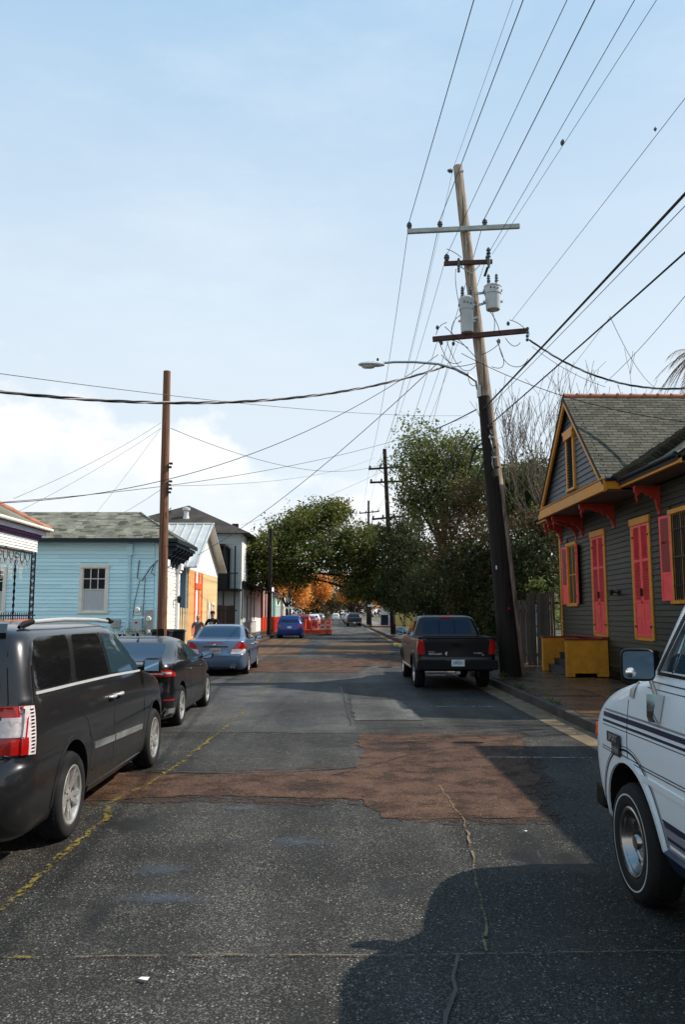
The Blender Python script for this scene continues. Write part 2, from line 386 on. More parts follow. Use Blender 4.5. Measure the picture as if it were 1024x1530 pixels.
def leafmat(name, a, b, c=None, tr=.35):
    m = bpy.data.materials.new(name); t = NT(m); v = t.co(world=True)
    f = t.rng(t.noise(.8, 3, .6, v), .35, .65, 0, 1); w = t.vor(3.5, v, out='Color'); sp = t.n('ShaderNodeSeparateColor'); t.put(sp.inputs[0], w)
    col = t.mix(f, a, b); col = t.mix(t.rng(sp.outputs[0], .6, 1, 0, .7), col, c or b)
    t.set(Base_Color=col, Roughness=.55); t.b.inputs['Specular IOR Level'].default_value = .15
    tl = t.n('ShaderNodeBsdfTranslucent'); t.put(tl.inputs[0], col)
    mx = t.n('ShaderNodeMixShader'); mx.inputs[0].default_value = tr + .08
    out = [x for x in t.t.nodes if x.type == 'OUTPUT_MATERIAL'][0]
    t.t.links.new(t.b.outputs[0], mx.inputs[1]); t.t.links.new(tl.outputs[0], mx.inputs[2]); t.t.links.new(mx.outputs[0], out.inputs[0])
    return m
L_OAK = leafmat('oak_leaves', (.055, .085, .02), (.16, .165, .04), (.25, .22, .07))
L_DARK = leafmat('dark_leaves', (.018, .030, .009), (.045, .058, .018), (.07, .055, .022), .25)
L_MID = leafmat('olive_leaves', (.07, .10, .03), (.17, .19, .06), (.28, .26, .11))
L_RUST = leafmat('rusty_leaves', (.05, .036, .014), (.10, .055, .024), (.07, .085, .026), .3)
L_GOLD = leafmat('golden_leaves', (.55, .24, .05), (.85, .42, .11), (.70, .28, .08), .45)
L_GREEN = leafmat('bright_leaves', (.05, .08, .022), (.11, .135, .035), (.15, .155, .05))
L_FERN = leafmat('palm_fronds', (.16, .09, .04), (.25, .15, .07), (.20, .10, .05), .3)
# ---------------------------------------------------------------- ground, road, kerbs, pavements
def sheet(name, poly, z, mat, parent=None, kind=None, thick=0):
    m = MB().add([(x, y, z) for x, y in poly], [tuple(range(len(poly)))])
    o = m.build(name, mat, parent)
    if kind: o['kind'] = kind
    return o
def wob(poly, amp=.04, step=.18, seed=1):
    """an outline with the ragged edge of a hand-cut patch"""
    rr = random.Random(seed); out = []
    for i in range(len(poly)):
        a = Vector(poly[i]); b = Vector(poly[(i + 1) % len(poly)]); n = max(2, int((b - a).length / step))
        for k in range(n):
            p = a.lerp(b, k / n); out.append((p.x + rr.uniform(-amp, amp), p.y + rr.uniform(-amp, amp)))
    return out
def strip(path, w, seed=1, jit=.3):
    rr = random.Random(seed); pts = []
    P = [Vector(p) for p in path]; Q = []
    for i in range(len(P) - 1):
        n = max(1, int((P[i + 1] - P[i]).length / .12))
        for k in range(n): Q.append(P[i].lerp(P[i + 1], k / n))
    Q.append(P[-1]); L = []; Rr = []
    for i, q in enumerate(Q):
        t = (Q[min(i + 1, len(Q) - 1)] - Q[max(0, i - 1)]).normalized(); nrm = Vector((-t.y, t.x)); c = q + nrm * rr.uniform(-w, w) * jit
        ww = w * rr.uniform(.45, 1.1)
        L.append(c + nrm * ww / 2); Rr.append(c - nrm * ww / 2)
    return L, Rr
def stripobj(name, path, w, z, mat, parent, seed=1, jit=.3):
    L, Rr = strip(path, w, seed, jit); n = len(L)
    m = MB().add([(p.x, p.y, z) for p in L] + [(p.x, p.y, z) for p in Rr], [(i, n + i, n + i + 1, i + 1) for i in range(n - 1)])
    return m.build(name, mat, parent)
gm = MB(); gm.add([(-900, -300, -.03), (900, -300, -.03), (900, 1600, -.03), (-900, 1600, -.03)], [(0, 1, 2, 3)])
tag(gm.build('ground', M_GROUND), kind='structure')
road = sheet('road', [(-4.6, -30), (3.55, -30), (3.55, 700), (-4.6, 700)], 0.0, M_ASPH, kind='structure')
tag(sheet('cross_street', [(-120, 92), (120, 92), (120, 101), (-120, 101)], .004, M_ASPH2), kind='structure')
M_REDF = asphalt('asphalt_red_edge', (.036, .020, .014), (.20, .14, .11), .6, 130, (.07, .036, .024)); _t = NT.__new__(NT); _t.m = M_REDF; _t.t = M_REDF.node_tree; _t.b = _t.t.nodes['Principled BSDF']; _t.tc = _t.t.nodes.new('ShaderNodeTexCoord')
_t.set(Alpha=_t.rng(_t.noise(7, 8, .75, _t.co(world=True)), .46, .54, 0, .8))
def patch(poly, z, m, seed=1, amp=.05):
    if m is M_RED:
        c_ = sum((Vector(p) for p in poly), Vector((0, 0))) / len(poly)
        sheet('patch_edge', wob([(p[0] + (.14 if p[0] > c_.x else -.14), p[1] + (.22 if p[1] > c_.y else -.22)) for p in poly], .1, .2, seed + 40), z - .002, M_REDF, road)
    return sheet('asphalt_patch', wob(poly, amp, .2, seed), z, m, road)
patch([(-4.5, 21.5), (.1, 21.5), (3.4, 21.7), (3.4, 92), (-4.5, 92)], .0035, M_OLD, 2)
patch([(-4.4, 12.9), (.35, 12.7), (.3, 13.8), (.28, 21.4), (-4.4, 21.3)], .004, M_OLD, 3)
patch([(.36, 14.2), (1.55, 14.2), (1.35, 17.4), (.34, 17.6)], .008, M_ASPH2, 4, .03)
patch([(-4.4, 9.75), (-1.3, 9.5), (.3, 9.85), (.41, 12.55), (2.75, 12.45), (2.45, 10.2), (1.86, 7.5), (.45, 7.5), (.32, 8.25), (-1.5, 8.45), (-2.4, 8.25), (-4.4, 8.3)], .008, M_RED, 5, .06)
patch([(-4.4, 25.5), (.6, 25.2), (1.1, 28.6), (3.4, 28.4), (3.4, 33.5), (-.6, 33), (-4.4, 31.5)], .008, M_RED, 6)
patch([(-1.0, 36.5), (2.6, 36), (3.3, 49), (-.2, 50)], .008, M_TAN, 7)
patch([(-4.4, 34.5), (-1.6, 34.2), (-1.7, 57), (-4.4, 57)], .009, M_TAN, 8)
stripobj('sand_line', [(-2.25, 4.6), (-2.07, 5.3), (-2.08, 6.6), (-2.05, 7.6), (-2.18, 8.1), (-1.98, 9.2), (-1.9, 10.3), (-1.78, 13.0), (-1.66, 15.3)], .068, .0135, M_YEL, road, 3, .35)
stripobj('sand_line', [(-1.72, 17.6), (-1.8, 21.4), (-1.85, 24)], .04, .0135, M_YEL, road, 13)
stripobj('sand_line', [(-2.4, 4.62), (-1.6, 4.60)], .035, .0135, M_YEL, road, 14)
stripobj('crack_line', [(-1.6, 4.6), (-.6, 4.62), (0.4, 4.60), (1.5, 4.64), (2.4, 4.66)], .014, .013, M_CRACK, road, 4)
stripobj('crack_line', [(1.12, 8.9), (1.16, 7.4), (1.08, 6.6), (1.0, 5.9), (.92, 5.2), (.84, 4.65)], .019, .013, M_CRACK, road, 5, .7)
stripobj('crack_line', [(.66, 4.6), (.6, 4.2), (.48, 3.8), (.44, 3.4)], .022, .013, M_TAR, road, 6, .8)
stripobj('crack_line', [(.28, 13.5), (.25, 15), (.22, 17.5), (.15, 20.5)], .03, .013, M_TAR, road, 7, .6)
stripobj('crack_line', [(-4, 9.9), (-1.4, 9.6), (-.5, 9.65), (.3, 9.95)], .028, .0165, M_TAR, road, 8, .5)
stripobj('crack_line', [(.0, 9.5), (.5, 10.1), (1.0, 10.8), (1.7, 11.4)], .02, .0165, M_TAR, road, 9, .7)
stripobj('crack_line', [(1.2, 12.6), (2.0, 12.4), (2.75, 12.5)], .03, .0165, M_CRACK, road, 10, .7)
stripobj('white_line', [(1.35, 16.15), (3.2, 16.1)], .07, .013, M_WHITEP, road, 11, .05)
stripobj('white_line', [(1.95, 10.55), (3.3, 10.5)], .045, .0175, M_WHITEP, road, 12, .05)
stripobj('white_line', [(-3.1, 40), (-2.6, 57)], .12, .014, M_CONC, road, 15, .1)
def wetmat(name, col, rough, alpha, soft=.35, edge=.78):
    m = bpy.data.materials.new(name); t = NT(m); v = t.co(world=True); sp = t.n('ShaderNodeSeparateXYZ'); t.put(sp.inputs[0], t.tc.outputs['Generated'])
    a = t.math('SUBTRACT', sp.outputs[0], .5); b = t.math('SUBTRACT', sp.outputs[1], .5)
    d_ = t.math('MULTIPLY', t.math('SQRT', t.math('ADD', t.math('MULTIPLY', a, a), t.math('MULTIPLY', b, b))), 2.0)
    d_ = t.math('ADD', d_, t.math('MULTIPLY', t.math('SUBTRACT', t.noise(9, 7, .7, v), .5), 1.1))
    t.set(Base_Color=t.mix(t.noise(70, 4, .6, v), col, tuple(c * 2.5 for c in col)), Roughness=rough, Alpha=t.rng(d_, edge - soft, edge, alpha, 0))
    t.bump(t.noise(60, 3, .6, v), .25, .004); return m
M_PUD = wetmat('puddle_water', (.010, .010, .010), .04, 1.0, .08, .75)
M_DAMP = wetmat('asphalt_damp', (.026, .034, .046), .36, .42, .8, .8)
def puddle(cx, cy, rx, ry, seed, z=.012, m=None):
    rr = random.Random(seed); n = 26; ph = [rr.uniform(0, 6) for _ in range(4)]
    poly = []
    for i in range(n):
        t = 2 * math.pi * i / n; k = 1 + .22 * math.sin(2 * t + ph[0]) + .14 * math.sin(5 * t + ph[1]) + .08 * math.sin(9 * t + ph[2])
        poly.append((cx + rx * k * math.cos(t), cy + ry * k * math.sin(t)))
    return sheet('puddle', poly, z, m or M_PUD, road)
puddle(.75, 28.0, .55, .35, 1, .0125); puddle(1.7, 27.6, .35, .25, 2, .0125); puddle(1.3, 36.5, .8, .6, 3, .0125); puddle(2.6, 36.2, .6, .5, 4, .0125)
puddle(3.1, 30.5, .3, 1.2, 5, .0125); puddle(1.9, 11.75, .34, .09, 6, .0125)
for i, (x, y, a, b) in enumerate([(-1.25, 6.1, .35, .22), (-1.1, 5.5, .42, .2), (-.3, 6.75, .4, .22), (-.9, 7.9, .3, .12)]):
    puddle(x, y, a, b, 20 + i, .0125, M_DAMP)
# small grit and a paper scrap
def scrap(x, y, s, m, lab):
    o = MB().add([(-s, -s * .3, 0), (s, -s * .4, .004), (s * .9, s * .4, .01), (-s * .8, s * .3, .003)], [(0, 1, 2, 3)]).build('litter', m)
    o.location = (x, y, .016); o.rotation_euler = (0, 0, x * 7); return tag(o, lab, 'litter')
scrap(-.96, 4.32, .03, M_WHITE, 'pale paper scrap lying on the asphalt at the bottom of the photo')
scrap(1.62, 7.05, .02, M_WHITE, 'small white scrap on the asphalt near the van front wheel')
# gutter apron, kerbs, pavements
sheet('gutter', [(3.55, -30), (4.0, -30), (4.0, 92), (3.55, 92)], .004, M_CONC, kind='structure')
def run(name, x0, x1, ya, yb, step, z0, z1, m, gap=.008, bevel=.012, piecename='kerb_stone'):
    root = bpy.data.objects.new(name, None); link(root); root['kind'] = 'structure'
    me = MB().box((x0, 0, z0), (x1, step - gap, z1)).mesh(name + '_unit', m)
    y = ya
    while y < yb - .01:
        o = piece(piecename, me, root, (random.uniform(-.006, .006), y, random.uniform(-.006, .004)))
        if bevel:
            bv = o.modifiers.new('b', 'BEVEL'); bv.width = bevel; bv.segments = 2
        y += step
    return root
run('kerb', 4.0, 4.16, -5.0, 92, 2.4, -.1, .16, M_KERB)
run('kerb_far', 4.0, 4.16, 101, 260, 6, -.1, .16, M_KERB)
run('kerb_left', -4.76, -4.6, 2, 92, 2.4, -.1, .15, M_KERB)
run('kerb_left_far', -4.76, -4.6, 101, 260, 6, -.1, .15, M_KERB)
def pave(name, xs, ya, yb, step, m):
    root = bpy.data.objects.new(name, None); link(root); root['kind'] = 'structure'
    for a, b in zip(xs[:-1], xs[1:]):
        me = MB().box((a + .006, 0, -.1), (b - .006, step - .012, .155)).mesh(name + '_unit', m); y = ya
        while y < yb: piece('paving_slab', me, root, (0, y, random.uniform(-.006, .006)), (random.uniform(-.003, .003), random.uniform(-.002, .002), 0)); y += step
    return root
pave('pavement', [4.17, 5.45, 6.9], -5, 60, 1.45, M_SLAB)
pave('pavement_left', [-7.1, -5.9, -4.77], 8, 70, 1.6, M_SLAB)
tag(MB().box((6.91, -5, -.1), (13, 26, .13)).box((4.17, 60, -.1), (6.9, 92, .155)).box((4.17, 101, -.1), (7.5, 300, .155)).build('pavement_edge', M_SLAB), kind='structure')
tag(MB().box((-7.1, 72, -.1), (-4.77, 92, .15)).box((-7.5, 101, -.1), (-4.77, 300, .15)).build('pavement_far_left', M_SLAB), kind='structure')

# ---------------------------------------------------------------- building helpers
_bm = {}
def board_mesh(m, expo, t=.022):
    k = (m.name, round(expo, 3))
    if k not in _bm:
        b = MB(); h = expo + .012; t = .042 if m.name == 'aqua_siding' else .032
        b.add([(0, -t, 0), (1, -t, 0), (1, -.004, h), (0, -.004, h), (0, .0, 0), (1, .0, 0), (1, .0, h), (0, .0, h)],
              [(0, 1, 2, 3), (4, 7, 6, 5), (0, 4, 5, 1), (0, 3, 7, 4), (1, 5, 6, 2), (3, 2, 6, 7)])
        _bm[k] = b.mesh('board_unit', m)
    return _bm[k]
def boards(parent, origin, rz, L, z0, z1, expo, holes, m, lim=None, name='siding_board', maxlen=4.2):
    """lap siding: each course a run of separate boards. origin = left end seen from outside; local +x along the wall"""
    me = board_mesh(m, expo); n = int((z1 - z0) / expo + .5); c, s = math.cos(rz), math.sin(rz)
    for i in range(n):
        z = z0 + i * expo; a, b = (0, L) if lim is None else lim(z + expo * .5)
        cuts = [(a, b)]
        for (u0, u1, h0, h1) in holes:
            if h0 < z + expo * .6 and h1 > z + expo * .4:
                nc = []
                for (p, q) in cuts:
                    if u1 <= p or u0 >= q: nc.append((p, q)); continue
                    if u0 > p: nc.append((p, u0))
                    if u1 < q: nc.append((u1, q))
                cuts = nc
        for (p, q) in cuts:
            if q - p < .03: continue
            segs = [p]
            x = p + maxlen * (.4 + .6 * ((i * 37 % 10) / 10))
            while x < q - .6: segs.append(x); x += maxlen
            segs.append(q)
            for u, w in zip(segs[:-1], segs[1:]):
                piece(name, me, parent, (origin[0] + c * u, origin[1] + s * u, z), (random.uniform(-.010, .010), random.uniform(-.0012, .0012), rz), (w - u - .002, 1, 1))
def shingles(parent, P0, U, V, nu_w, expo, rows, m, inside, keep=300, jit=.25):
    """overlapping shingles on a slope: P0 lower left, U unit along the eave, V unit up the slope"""
    U = Vector(U).normalized(); V = Vector(V).normalized(); N = U.cross(V).normalized()
    if N.z < 0: N = -N
    M3 = Matrix((U, V, N)).transposed(); un = MB().box((0, 0, .0), (1, expo * 1.35, .010)).mesh('shingle_unit', m)
    rot = (M3 @ Matrix.Rotation(R(-4.5), 3, 'X')).to_euler(); items = []
    for r in range(rows):
        off = (r % 2) * nu_w * .5 + random.uniform(0, .1)
        for k in range(-1, 60):
            u = k * nu_w - off; w0 = nu_w
            if u < 0: w0 = nu_w + u; u = 0.0
            if w0 < .05: continue
            p = P0 + U * u + V * (r * expo); g = inside(u + w0 / 2, r * expo + expo / 2)
            if not g: continue
            items.append((u, w0, p))
    items.sort(key=lambda t: (t[2] - Vector((0, 0, 1.85))).length)
    rest = MB()
    for i, (u, r, p) in enumerate(items):
        w = r - .012; q = p + N * (.020 + random.uniform(0, .003)); tilt = .012
        if i < keep:
            o = piece('shingle', un, parent, q, rot, (w, 1, 1)); 
        else:
            Mx = Matrix.Translation(q) @ M3.to_4x4(); rest.mi = random.choice((0, 0, 1, 2)); rest.box((0, 0, 0), (w, expo * 1.3, .012 + random.uniform(0, .004)), Mx)
    if rest.v:
        o = rest.build('shingle_course', [m, M_SHINGB, M_SHINGC], parent); o['kind'] = 'stuff'
def window(parent, M, w, h, frame_m, glass_m, rows=2, cols=3, sash=True, curtain=None, fw=.11, depth=.05):
    """M places it: local x right, z up, -y outwards; origin at lower centre of the opening"""
    f = MB(); f.box((-w / 2 - fw, -depth, 0), (-w / 2, .02, h), M).box((w / 2, -depth, 0), (w / 2 + fw, .02, h), M)
    f.box((-w / 2 - fw - .02, -depth - .015, h), (w / 2 + fw + .02, .02, h + fw), M).box((-w / 2 - fw - .03, -depth - .03, -.07), (w / 2 + fw + .03, .02, -.001), M)
    win = f.build('window', frame_m, parent, bevel=.006)
    MB().box((-w / 2, .012, 0), (w / 2, .03, h), M).build('pane', glass_m, win)
    b = MB(); t = .03
    for k in range(cols + 1): x = -w / 2 + (w - t) * k / cols; b.box((x, -.018, h / 2 if sash else 0), (x + t, .010, h), M) 
    for k in range(rows + 1): z = (h / 2 if sash else 0) + ((h / 2 if sash else h) - t) * k / rows; b.box((-w / 2 + .001, -.020, z), (w / 2 - .001, .009, z + t), M)
    if sash: b.box((-w / 2 + .002, -.016, 0), (-w / 2 + .04, .008, h / 2), M).box((w / 2 - .04, -.016, 0), (w / 2 - .002, .008, h / 2), M).box((-w / 2 + .04, -.014, .001), (w / 2 - .04, .008, .05), M)
    b.build('glazing_bar', frame_m, win)
    if curtain: MB().box((-w / 2 + .04, .002, .05), (w / 2 - .04, .010, h / 2 - .01), M).build('curtain', curtain, win)
    return win
def TM(loc, rz=0): return Matrix.Translation(loc) @ Matrix.Rotation(rz, 4, 'Z')
RW, LW = -math.pi / 2, math.pi / 2     # walls facing -X (right-hand houses) / +X (left-hand houses)

# ---------------------------------------------------------------- the olive cottage on the right
H = thing('cottage', 'dark olive clapboard cottage with coral shutters and ochre trim', 'house', (7.3, 20.5, .13))
hx, hy, hz = 7.3, 20.5, .13
def hp(x, y, z): return (x - hx, y - hy, z - hz)
WX = 7.3
wm = MB(); wm.box(hp(WX + .01, 15.35, .13), hp(13.4, 25.8, 4.62)); wm.build('wall', M_SLATE, H)
# openings as (world Y centre, width, z0, z1)
doors = [(22.03, .98, 1.27, 3.93), (18.93, .98, 1.27, 3.93)]
wins = [(24.5, .80, 2.1, 3.88), (16.72, .85, 2.1, 3.95)]
holes = []
for yc, w, a, b in doors + wins: holes.append((25.8 - yc - w / 2 - .1, 25.8 - yc + w / 2 + .1, a - .04, b + .1))
boards(H, hp(WX, 25.8, 0), RW, 10.45, .32, 4.6, .132, holes, M_SLATE)
MB().box(hp(WX - .03, 25.72, .2), hp(WX + .14, 25.86, 4.6)).build('corner_board', M_OCHRE, H, bevel=.006)
# far end wall and near end wall boards
boards(H, hp(13.3, 25.82, 0), math.pi, 5.9, .32, 4.6, .132, [], M_SLATE)
boards(H, hp(WX, 15.34, 0), 0, 5.9, .32, 4.6, .132, [], M_SLATE)
MB().box(hp(WX - .04, 15.36, .13), hp(WX + .02, 25.7, .33)).build('skirting', M_TRIM, H)
def shutter(parent, M, w, h, name='shutter', hw=True, lock=False):
    s = MB(); f = .062; th = .035
    s.box((0, 0, 0), (f, th, h), M).box((w - f, 0, 0), (w, th, h), M)
    pan = h * .30; mids = [0, pan, pan + (h - pan) * .52, h - f]
    for z in mids: s.box((f + .001, .002, z), (w - f - .001, th - .002, z + f), M)
    s.box((f, .014, f), (w - f, .022, pan), M).box((f + .04, .008, f + .05), (w - f - .04, .014, pan - .05), M)
    sh = s.build(name, M_CORAL, parent, bevel=.004)
    l = MB()
    for a, b in ((mids[1] + f, mids[2]), (mids[2] + f, mids[3])):
        z = a + .015
        while z < b - .01:
            Mz = M @ Matrix.Translation((0, .016, z)) @ Matrix.Rotation(R(-38), 4, 'X'); l.box((f, -.016, -.004), (w - f, .016, .004), Mz); z += .036
    o = l.build('louvres', M_CORAL, sh); o['kind'] = 'stuff'
    MB().box((f, .028, pan + f), (w - f, .033, h - f), M).build('shutter_backing', M_DRED, sh)
    hg = MB()
    for z in (.22, h - .3): hg.box((-.03 if hw else w - .07, -.016, z), (.07 if hw else w + .03, -.002, z + .045), M)
    if lock: hg.box((w - .05, -.02, h * .40), (w - .03, -.004, h * .46), M)
    hg.build('hinge', M_BLACK, sh); return sh
for yc, w, a, b in doors:
    d = MB(); M = TM(hp(WX, yc, a), RW); hh = b - a
    d.box((-w / 2 - .1, -.05, -.06), (-w / 2, .05, hh), M).box((w / 2, -.05, -.06), (w / 2 + .1, .05, hh), M).box((-w / 2 - .13, -.07, hh), (w / 2 + .13, .05, hh + .17), M).box((-w / 2, -.04, -.08), (w / 2, .04, -.001), M)
    df = d.build('door', M_OCHRE, H, bevel=.006)
    shutter(df, M @ Matrix.Translation((-w / 2 + .003, -.045, .005)), w / 2 - .006, hh - .01, 'shutter', True)
    shutter(df, M @ Matrix.Translation((.003, -.045, .005)), w / 2 - .006, hh - .01, 'shutter', False, False)
    MB().box((-.05, -.075, hh * .36), (-.03, -.05, hh * .43), M).box((.03, -.075, hh * .36), (.05, -.05, hh * .43), M).box((.0, -.07, hh * .30), (.02, -.05, hh * .32), M).build('door_handle', M_BLACK, df)
for yc, w, a, b in wins:
    M = TM(hp(WX, yc, a), RW); win = window(H, M, w, b - a, M_OCHRE, G_HOUSE, 2, 2, False, fw=.10)
    for s_ in (-1, 1):
        ang = R(74 if s_ > 0 else 158)
        if s_ < 0:  Ms = M @ Matrix.Translation((-w / 2 - .04, -.05, .0)) @ Matrix.Rotation(R(180 + 8), 4, 'Z') @ Matrix.Translation((0, -.035, 0))
        else:       Ms = M @ Matrix.Translation((w / 2 + .04, -.05, .0)) @ Matrix.Rotation(R(-12), 4, 'Z')
        shutter(win, Ms, w / 2 + .02, b - a, 'shutter', s_ > 0)
    if yc < 20:
        g = MB()
        for k in range(9): x = -w / 2 + w * (k + .5) / 9; g.box((x - .008, -.05, 0), (x + .008, -.034, b - a), M)
        for z in (.3, .9, 1.5): g.box((-w / 2, -.052, z), (w / 2, -.032, z + .02), M)
        g.build('window_bars', M_BLACK, win)
# wall lamp between the doors
wl = thing('wall_lamp', 'small black lamp on the olive wall between the two coral doors', 'lamp', (7.26, 20.55, 2.35))
MB().box((-.03, -.07, -.07), (0, .07, .07)).cyl((-.03, 0, 0), (-.16, 0, .03), .02, n=8).build('mount', M_BLACK, wl)
MB().lathe([(.0, .06), (.05, .05), (.06, -.02), (.045, -.07), (0, -.08)], 10, TM((-.18, 0, .02))).build('lamp_shade', M_BLACK, wl, 50)
# main roof: eave on the street, ridge along Y
EX, EZ = 6.62, 4.86; RS = .70; RX = 11.6; RZ = EZ + (RX - EX) * RS
mr = MB(); y0, y1 = 15.2, 26.15
mr.add([hp(EX, y0, EZ), hp(RX, y0, RZ), hp(RX, y1, RZ), hp(EX, y1, EZ), hp(EX, y0, EZ - .09), hp(RX, y0, RZ - .09), hp(RX, y1, RZ - .09), hp(EX, y1, EZ - .09)],
       [(0, 1, 2, 3), (4, 7, 6, 5), (0, 4, 5, 1), (3, 2, 6, 7), (0, 3, 7, 4)])
mr.add([hp(RX, y0, RZ), hp(16, y0, EZ), hp(16, y1, EZ), hp(RX, y1, RZ), hp(RX, y0, RZ - .09), hp(16, y0, EZ - .09), hp(16, y1, EZ - .09), hp(RX, y1, RZ - .09)],
       [(0, 1, 2, 3), (4, 7, 6, 5), (0, 4, 5, 1), (3, 2, 6, 7)])
mr.prism([(EX + .5 - hx, EZ - .1 - hz), (RX - hx, RZ - .12 - hz), (15.8 - hx, EZ - .1 - hz)], 'y', y0 + .3 - hy, y1 - .4 - hy)
roof = mr.build('roof', M_DROOF, H)
mcos = 1 / math.hypot(1, RS)
shingles(roof, Vector(hp(EX, 15.2, EZ + .005)), (0, 1, 0), (mcos, 0, RS * mcos), .33, .15, 16, M_SHING, lambda u, v: 0 < u < 3.2 - v * .5 + .3, 60)
# street gable: ridge along X at Y 21.4
GY, GH, GX = 21.4, 2.92, 6.3; GZ0, GZ1 = 4.94, 7.72; sl_ = (GZ1 - GZ0) / (GH)
g = MB(); t = .09; XB = 11.2
def gp(x, yy, z): return hp(x, yy, z)
yl, yr_ = GY - GH - .05, GY + GH + .05; zl = GZ0 - .05 * sl_
g.add([gp(GX - .06, yl, zl), gp(XB, yl, zl), gp(XB, GY, GZ1), gp(GX - .06, GY, GZ1), gp(GX - .06, yl, zl - t), gp(XB, yl, zl - t), gp(XB, GY, GZ1 - t), gp(GX - .06, GY, GZ1 - t)],
      [(0, 1, 2, 3), (4, 7, 6, 5), (0, 4, 5, 1), (0, 3, 7, 4)])
g.add([gp(GX - .06, yr_, zl), gp(XB, yr_, zl), gp(XB, GY, GZ1), gp(GX - .06, GY, GZ1), gp(GX - .06, yr_, zl - t), gp(XB, yr_, zl - t), gp(XB, GY, GZ1 - t), gp(GX - .06, GY, GZ1 - t)],
      [(3, 2, 1, 0), (5, 6, 7, 4), (1, 5, 4, 0), (4, 7, 3, 0)])
groof = g.build('gable_roof', M_DROOF, H)
vc = 1 / math.hypot(1, sl_)
def in_g(u, v):
    x = GX - .05 + u; z = GZ0 + v * sl_ * vc
    return 0 <= u and x < min(10.6, EX + .1 + (z - EZ) / RS + .15 if z > EZ else 7.0) and v * vc < GH
shingles(groof, Vector(hp(GX - .05, yl + .02, zl + .01)), (1, 0, 0), (0, vc, sl_ * vc), .30, .128, 32, M_SHING, in_g, 300)
# ridge tiles
rm = MB().lathe([(.09, 0), (.075, .34), (.085, .345), (.10, .36), (.10, .39)], 10, Matrix.Rotation(R(90), 4, 'Y')).mesh('ridge_tile_unit', M_TERRA, 50)
for k in range(13): piece('ridge_tile', rm, groof, hp(GX - .02 + k * .37, GY, GZ1 + .005))
# gable wall (recessed), its boards, vent, fascias
MB().prism([(GY - GH + .1 - hy, GZ0 - hz), (GY - hy, GZ1 - .12 - hz), (GY + GH - .1 - hy, GZ0 - hz)], 'x', GX + .16 - hx, GX + .3 - hx).build('gable_wall', M_GSLATE, H)
def glim(z):
    hw = max(0, (GZ1 - .14 - z) / sl_ - .0); return (GH - hw, GH + hw)
boards(H, hp(GX + .16, GY + GH, 0), RW, 2 * GH, GZ0 + .0, GZ1 - .25, .150, [(GH - .36, GH + .36, 5.12, 6.72)], M_GSLATE, glim)
v = MB(); M = TM(hp(GX + .14, GY, 5.18), RW)
v.box((-.36, -.06, 0), (-.26, .03, 1.36), M).box((.26, -.06, 0), (.36, .03, 1.36), M).box((-.40, -.08, -.07), (.40, .03, -.001), M)
v.prism([(-.40, 1.36), (.40, 1.36), (.40, 1.50), (.50, 1.56), (.50, 1.62), (-.50, 1.62), (-.50, 1.56), (-.40, 1.50)], 'y', -.10, .03)
for i in range(len(v.v) - 16, len(v.v)): v.v[i] = tuple(M @ Vector(v.v[i]))
vent = v.build('gable_vent', M_OCHRE, H, bevel=.006)
MB().box((-.26, .0, 0), (.26, .02, 1.36), M).build('vent_backing', M_TRIM, vent)
sl1 = MB().box((-.26, -.04, -.006), (.26, .03, .006)).mesh('vent_slat_unit', M_NAVY)
for k in range(17):
    q = (M @ Matrix.Translation((0, -.02, .05 + k * .078))); piece('vent_slat', sl1, vent, q.translation, (R(-35) * 1, 0, RW))
f = MB()
for s_ in (-1, 1):
    e = Vector((0, s_ * (GH + .05), zl - GZ1 + .0)); a = Vector((GX - .03, GY, GZ1 - .10)); b = Vector((GX - .03, GY + e.y, zl - .10))
    for (zt, zb, xo) in ((.08, -.16, 0),):
        p = [(a.y, a.z + zt), (b.y, b.z + zt), (b.y, b.z + zb), (a.y, a.z + zb)]
        f.prism([(q[0] - hy, q[1] - hz) for q in p], 'x', GX - .035 - hx + xo, GX + .03 - hx + xo)
f.build('rake_board', M_OCHRE, H, bevel=.006)
f = MB().box(hp(GX - .04, GY - GH - .08, 4.66), hp(GX + .05, GY + GH + .08, 4.93)).box(hp(GX - .07, GY - GH - .1, 4.93), hp(GX + .18, GY + GH + .1, 4.96))
f.box(hp(GX + .05, GY - GH - .08, 4.70), hp(EX + .06, GY - GH - .02, 4.93)).box(hp(GX + .05, GY + GH + .02, 4.70), hp(EX + .06, GY + GH + .08, 4.93))
f.box(hp(EX + .02, 15.2, 4.72), hp(EX + .10, GY - GH - .02, 4.88)).box(hp(EX + .02, GY + GH + .02, 4.72), hp(EX + .10, 26.15, 4.88))
f.build('fascia', M_OCHRE, H, bevel=.008)
MB().box(hp(GX + .05, GY - GH, 4.665), hp(WX + .02, GY + GH, 4.70)).box(hp(EX + .1, 15.2, 4.735), hp(WX + .02, GY - GH - .001, 4.76)).box(hp(EX + .1, GY + GH + .001, 4.735), hp(WX + .02, 26.1, 4.76)).build('soffit', M_SOFFIT, H)
gt = MB()
gt.tube([hp(EX - .03, 15.2, 4.90), hp(EX - .03, GY - GH - .1, 4.90)], .055, 8).tube([hp(EX - .03, GY + GH + .1, 4.86), hp(EX - .03, 26.2, 4.84)], .05, 8)
gt.tube([hp(GX + .0, GY - GH - .12, 4.93), hp(EX + .1, GY - GH - .12, 4.95)], .05, 8)
gt.build('gutter_pipe', M_NAVY, H, 50)
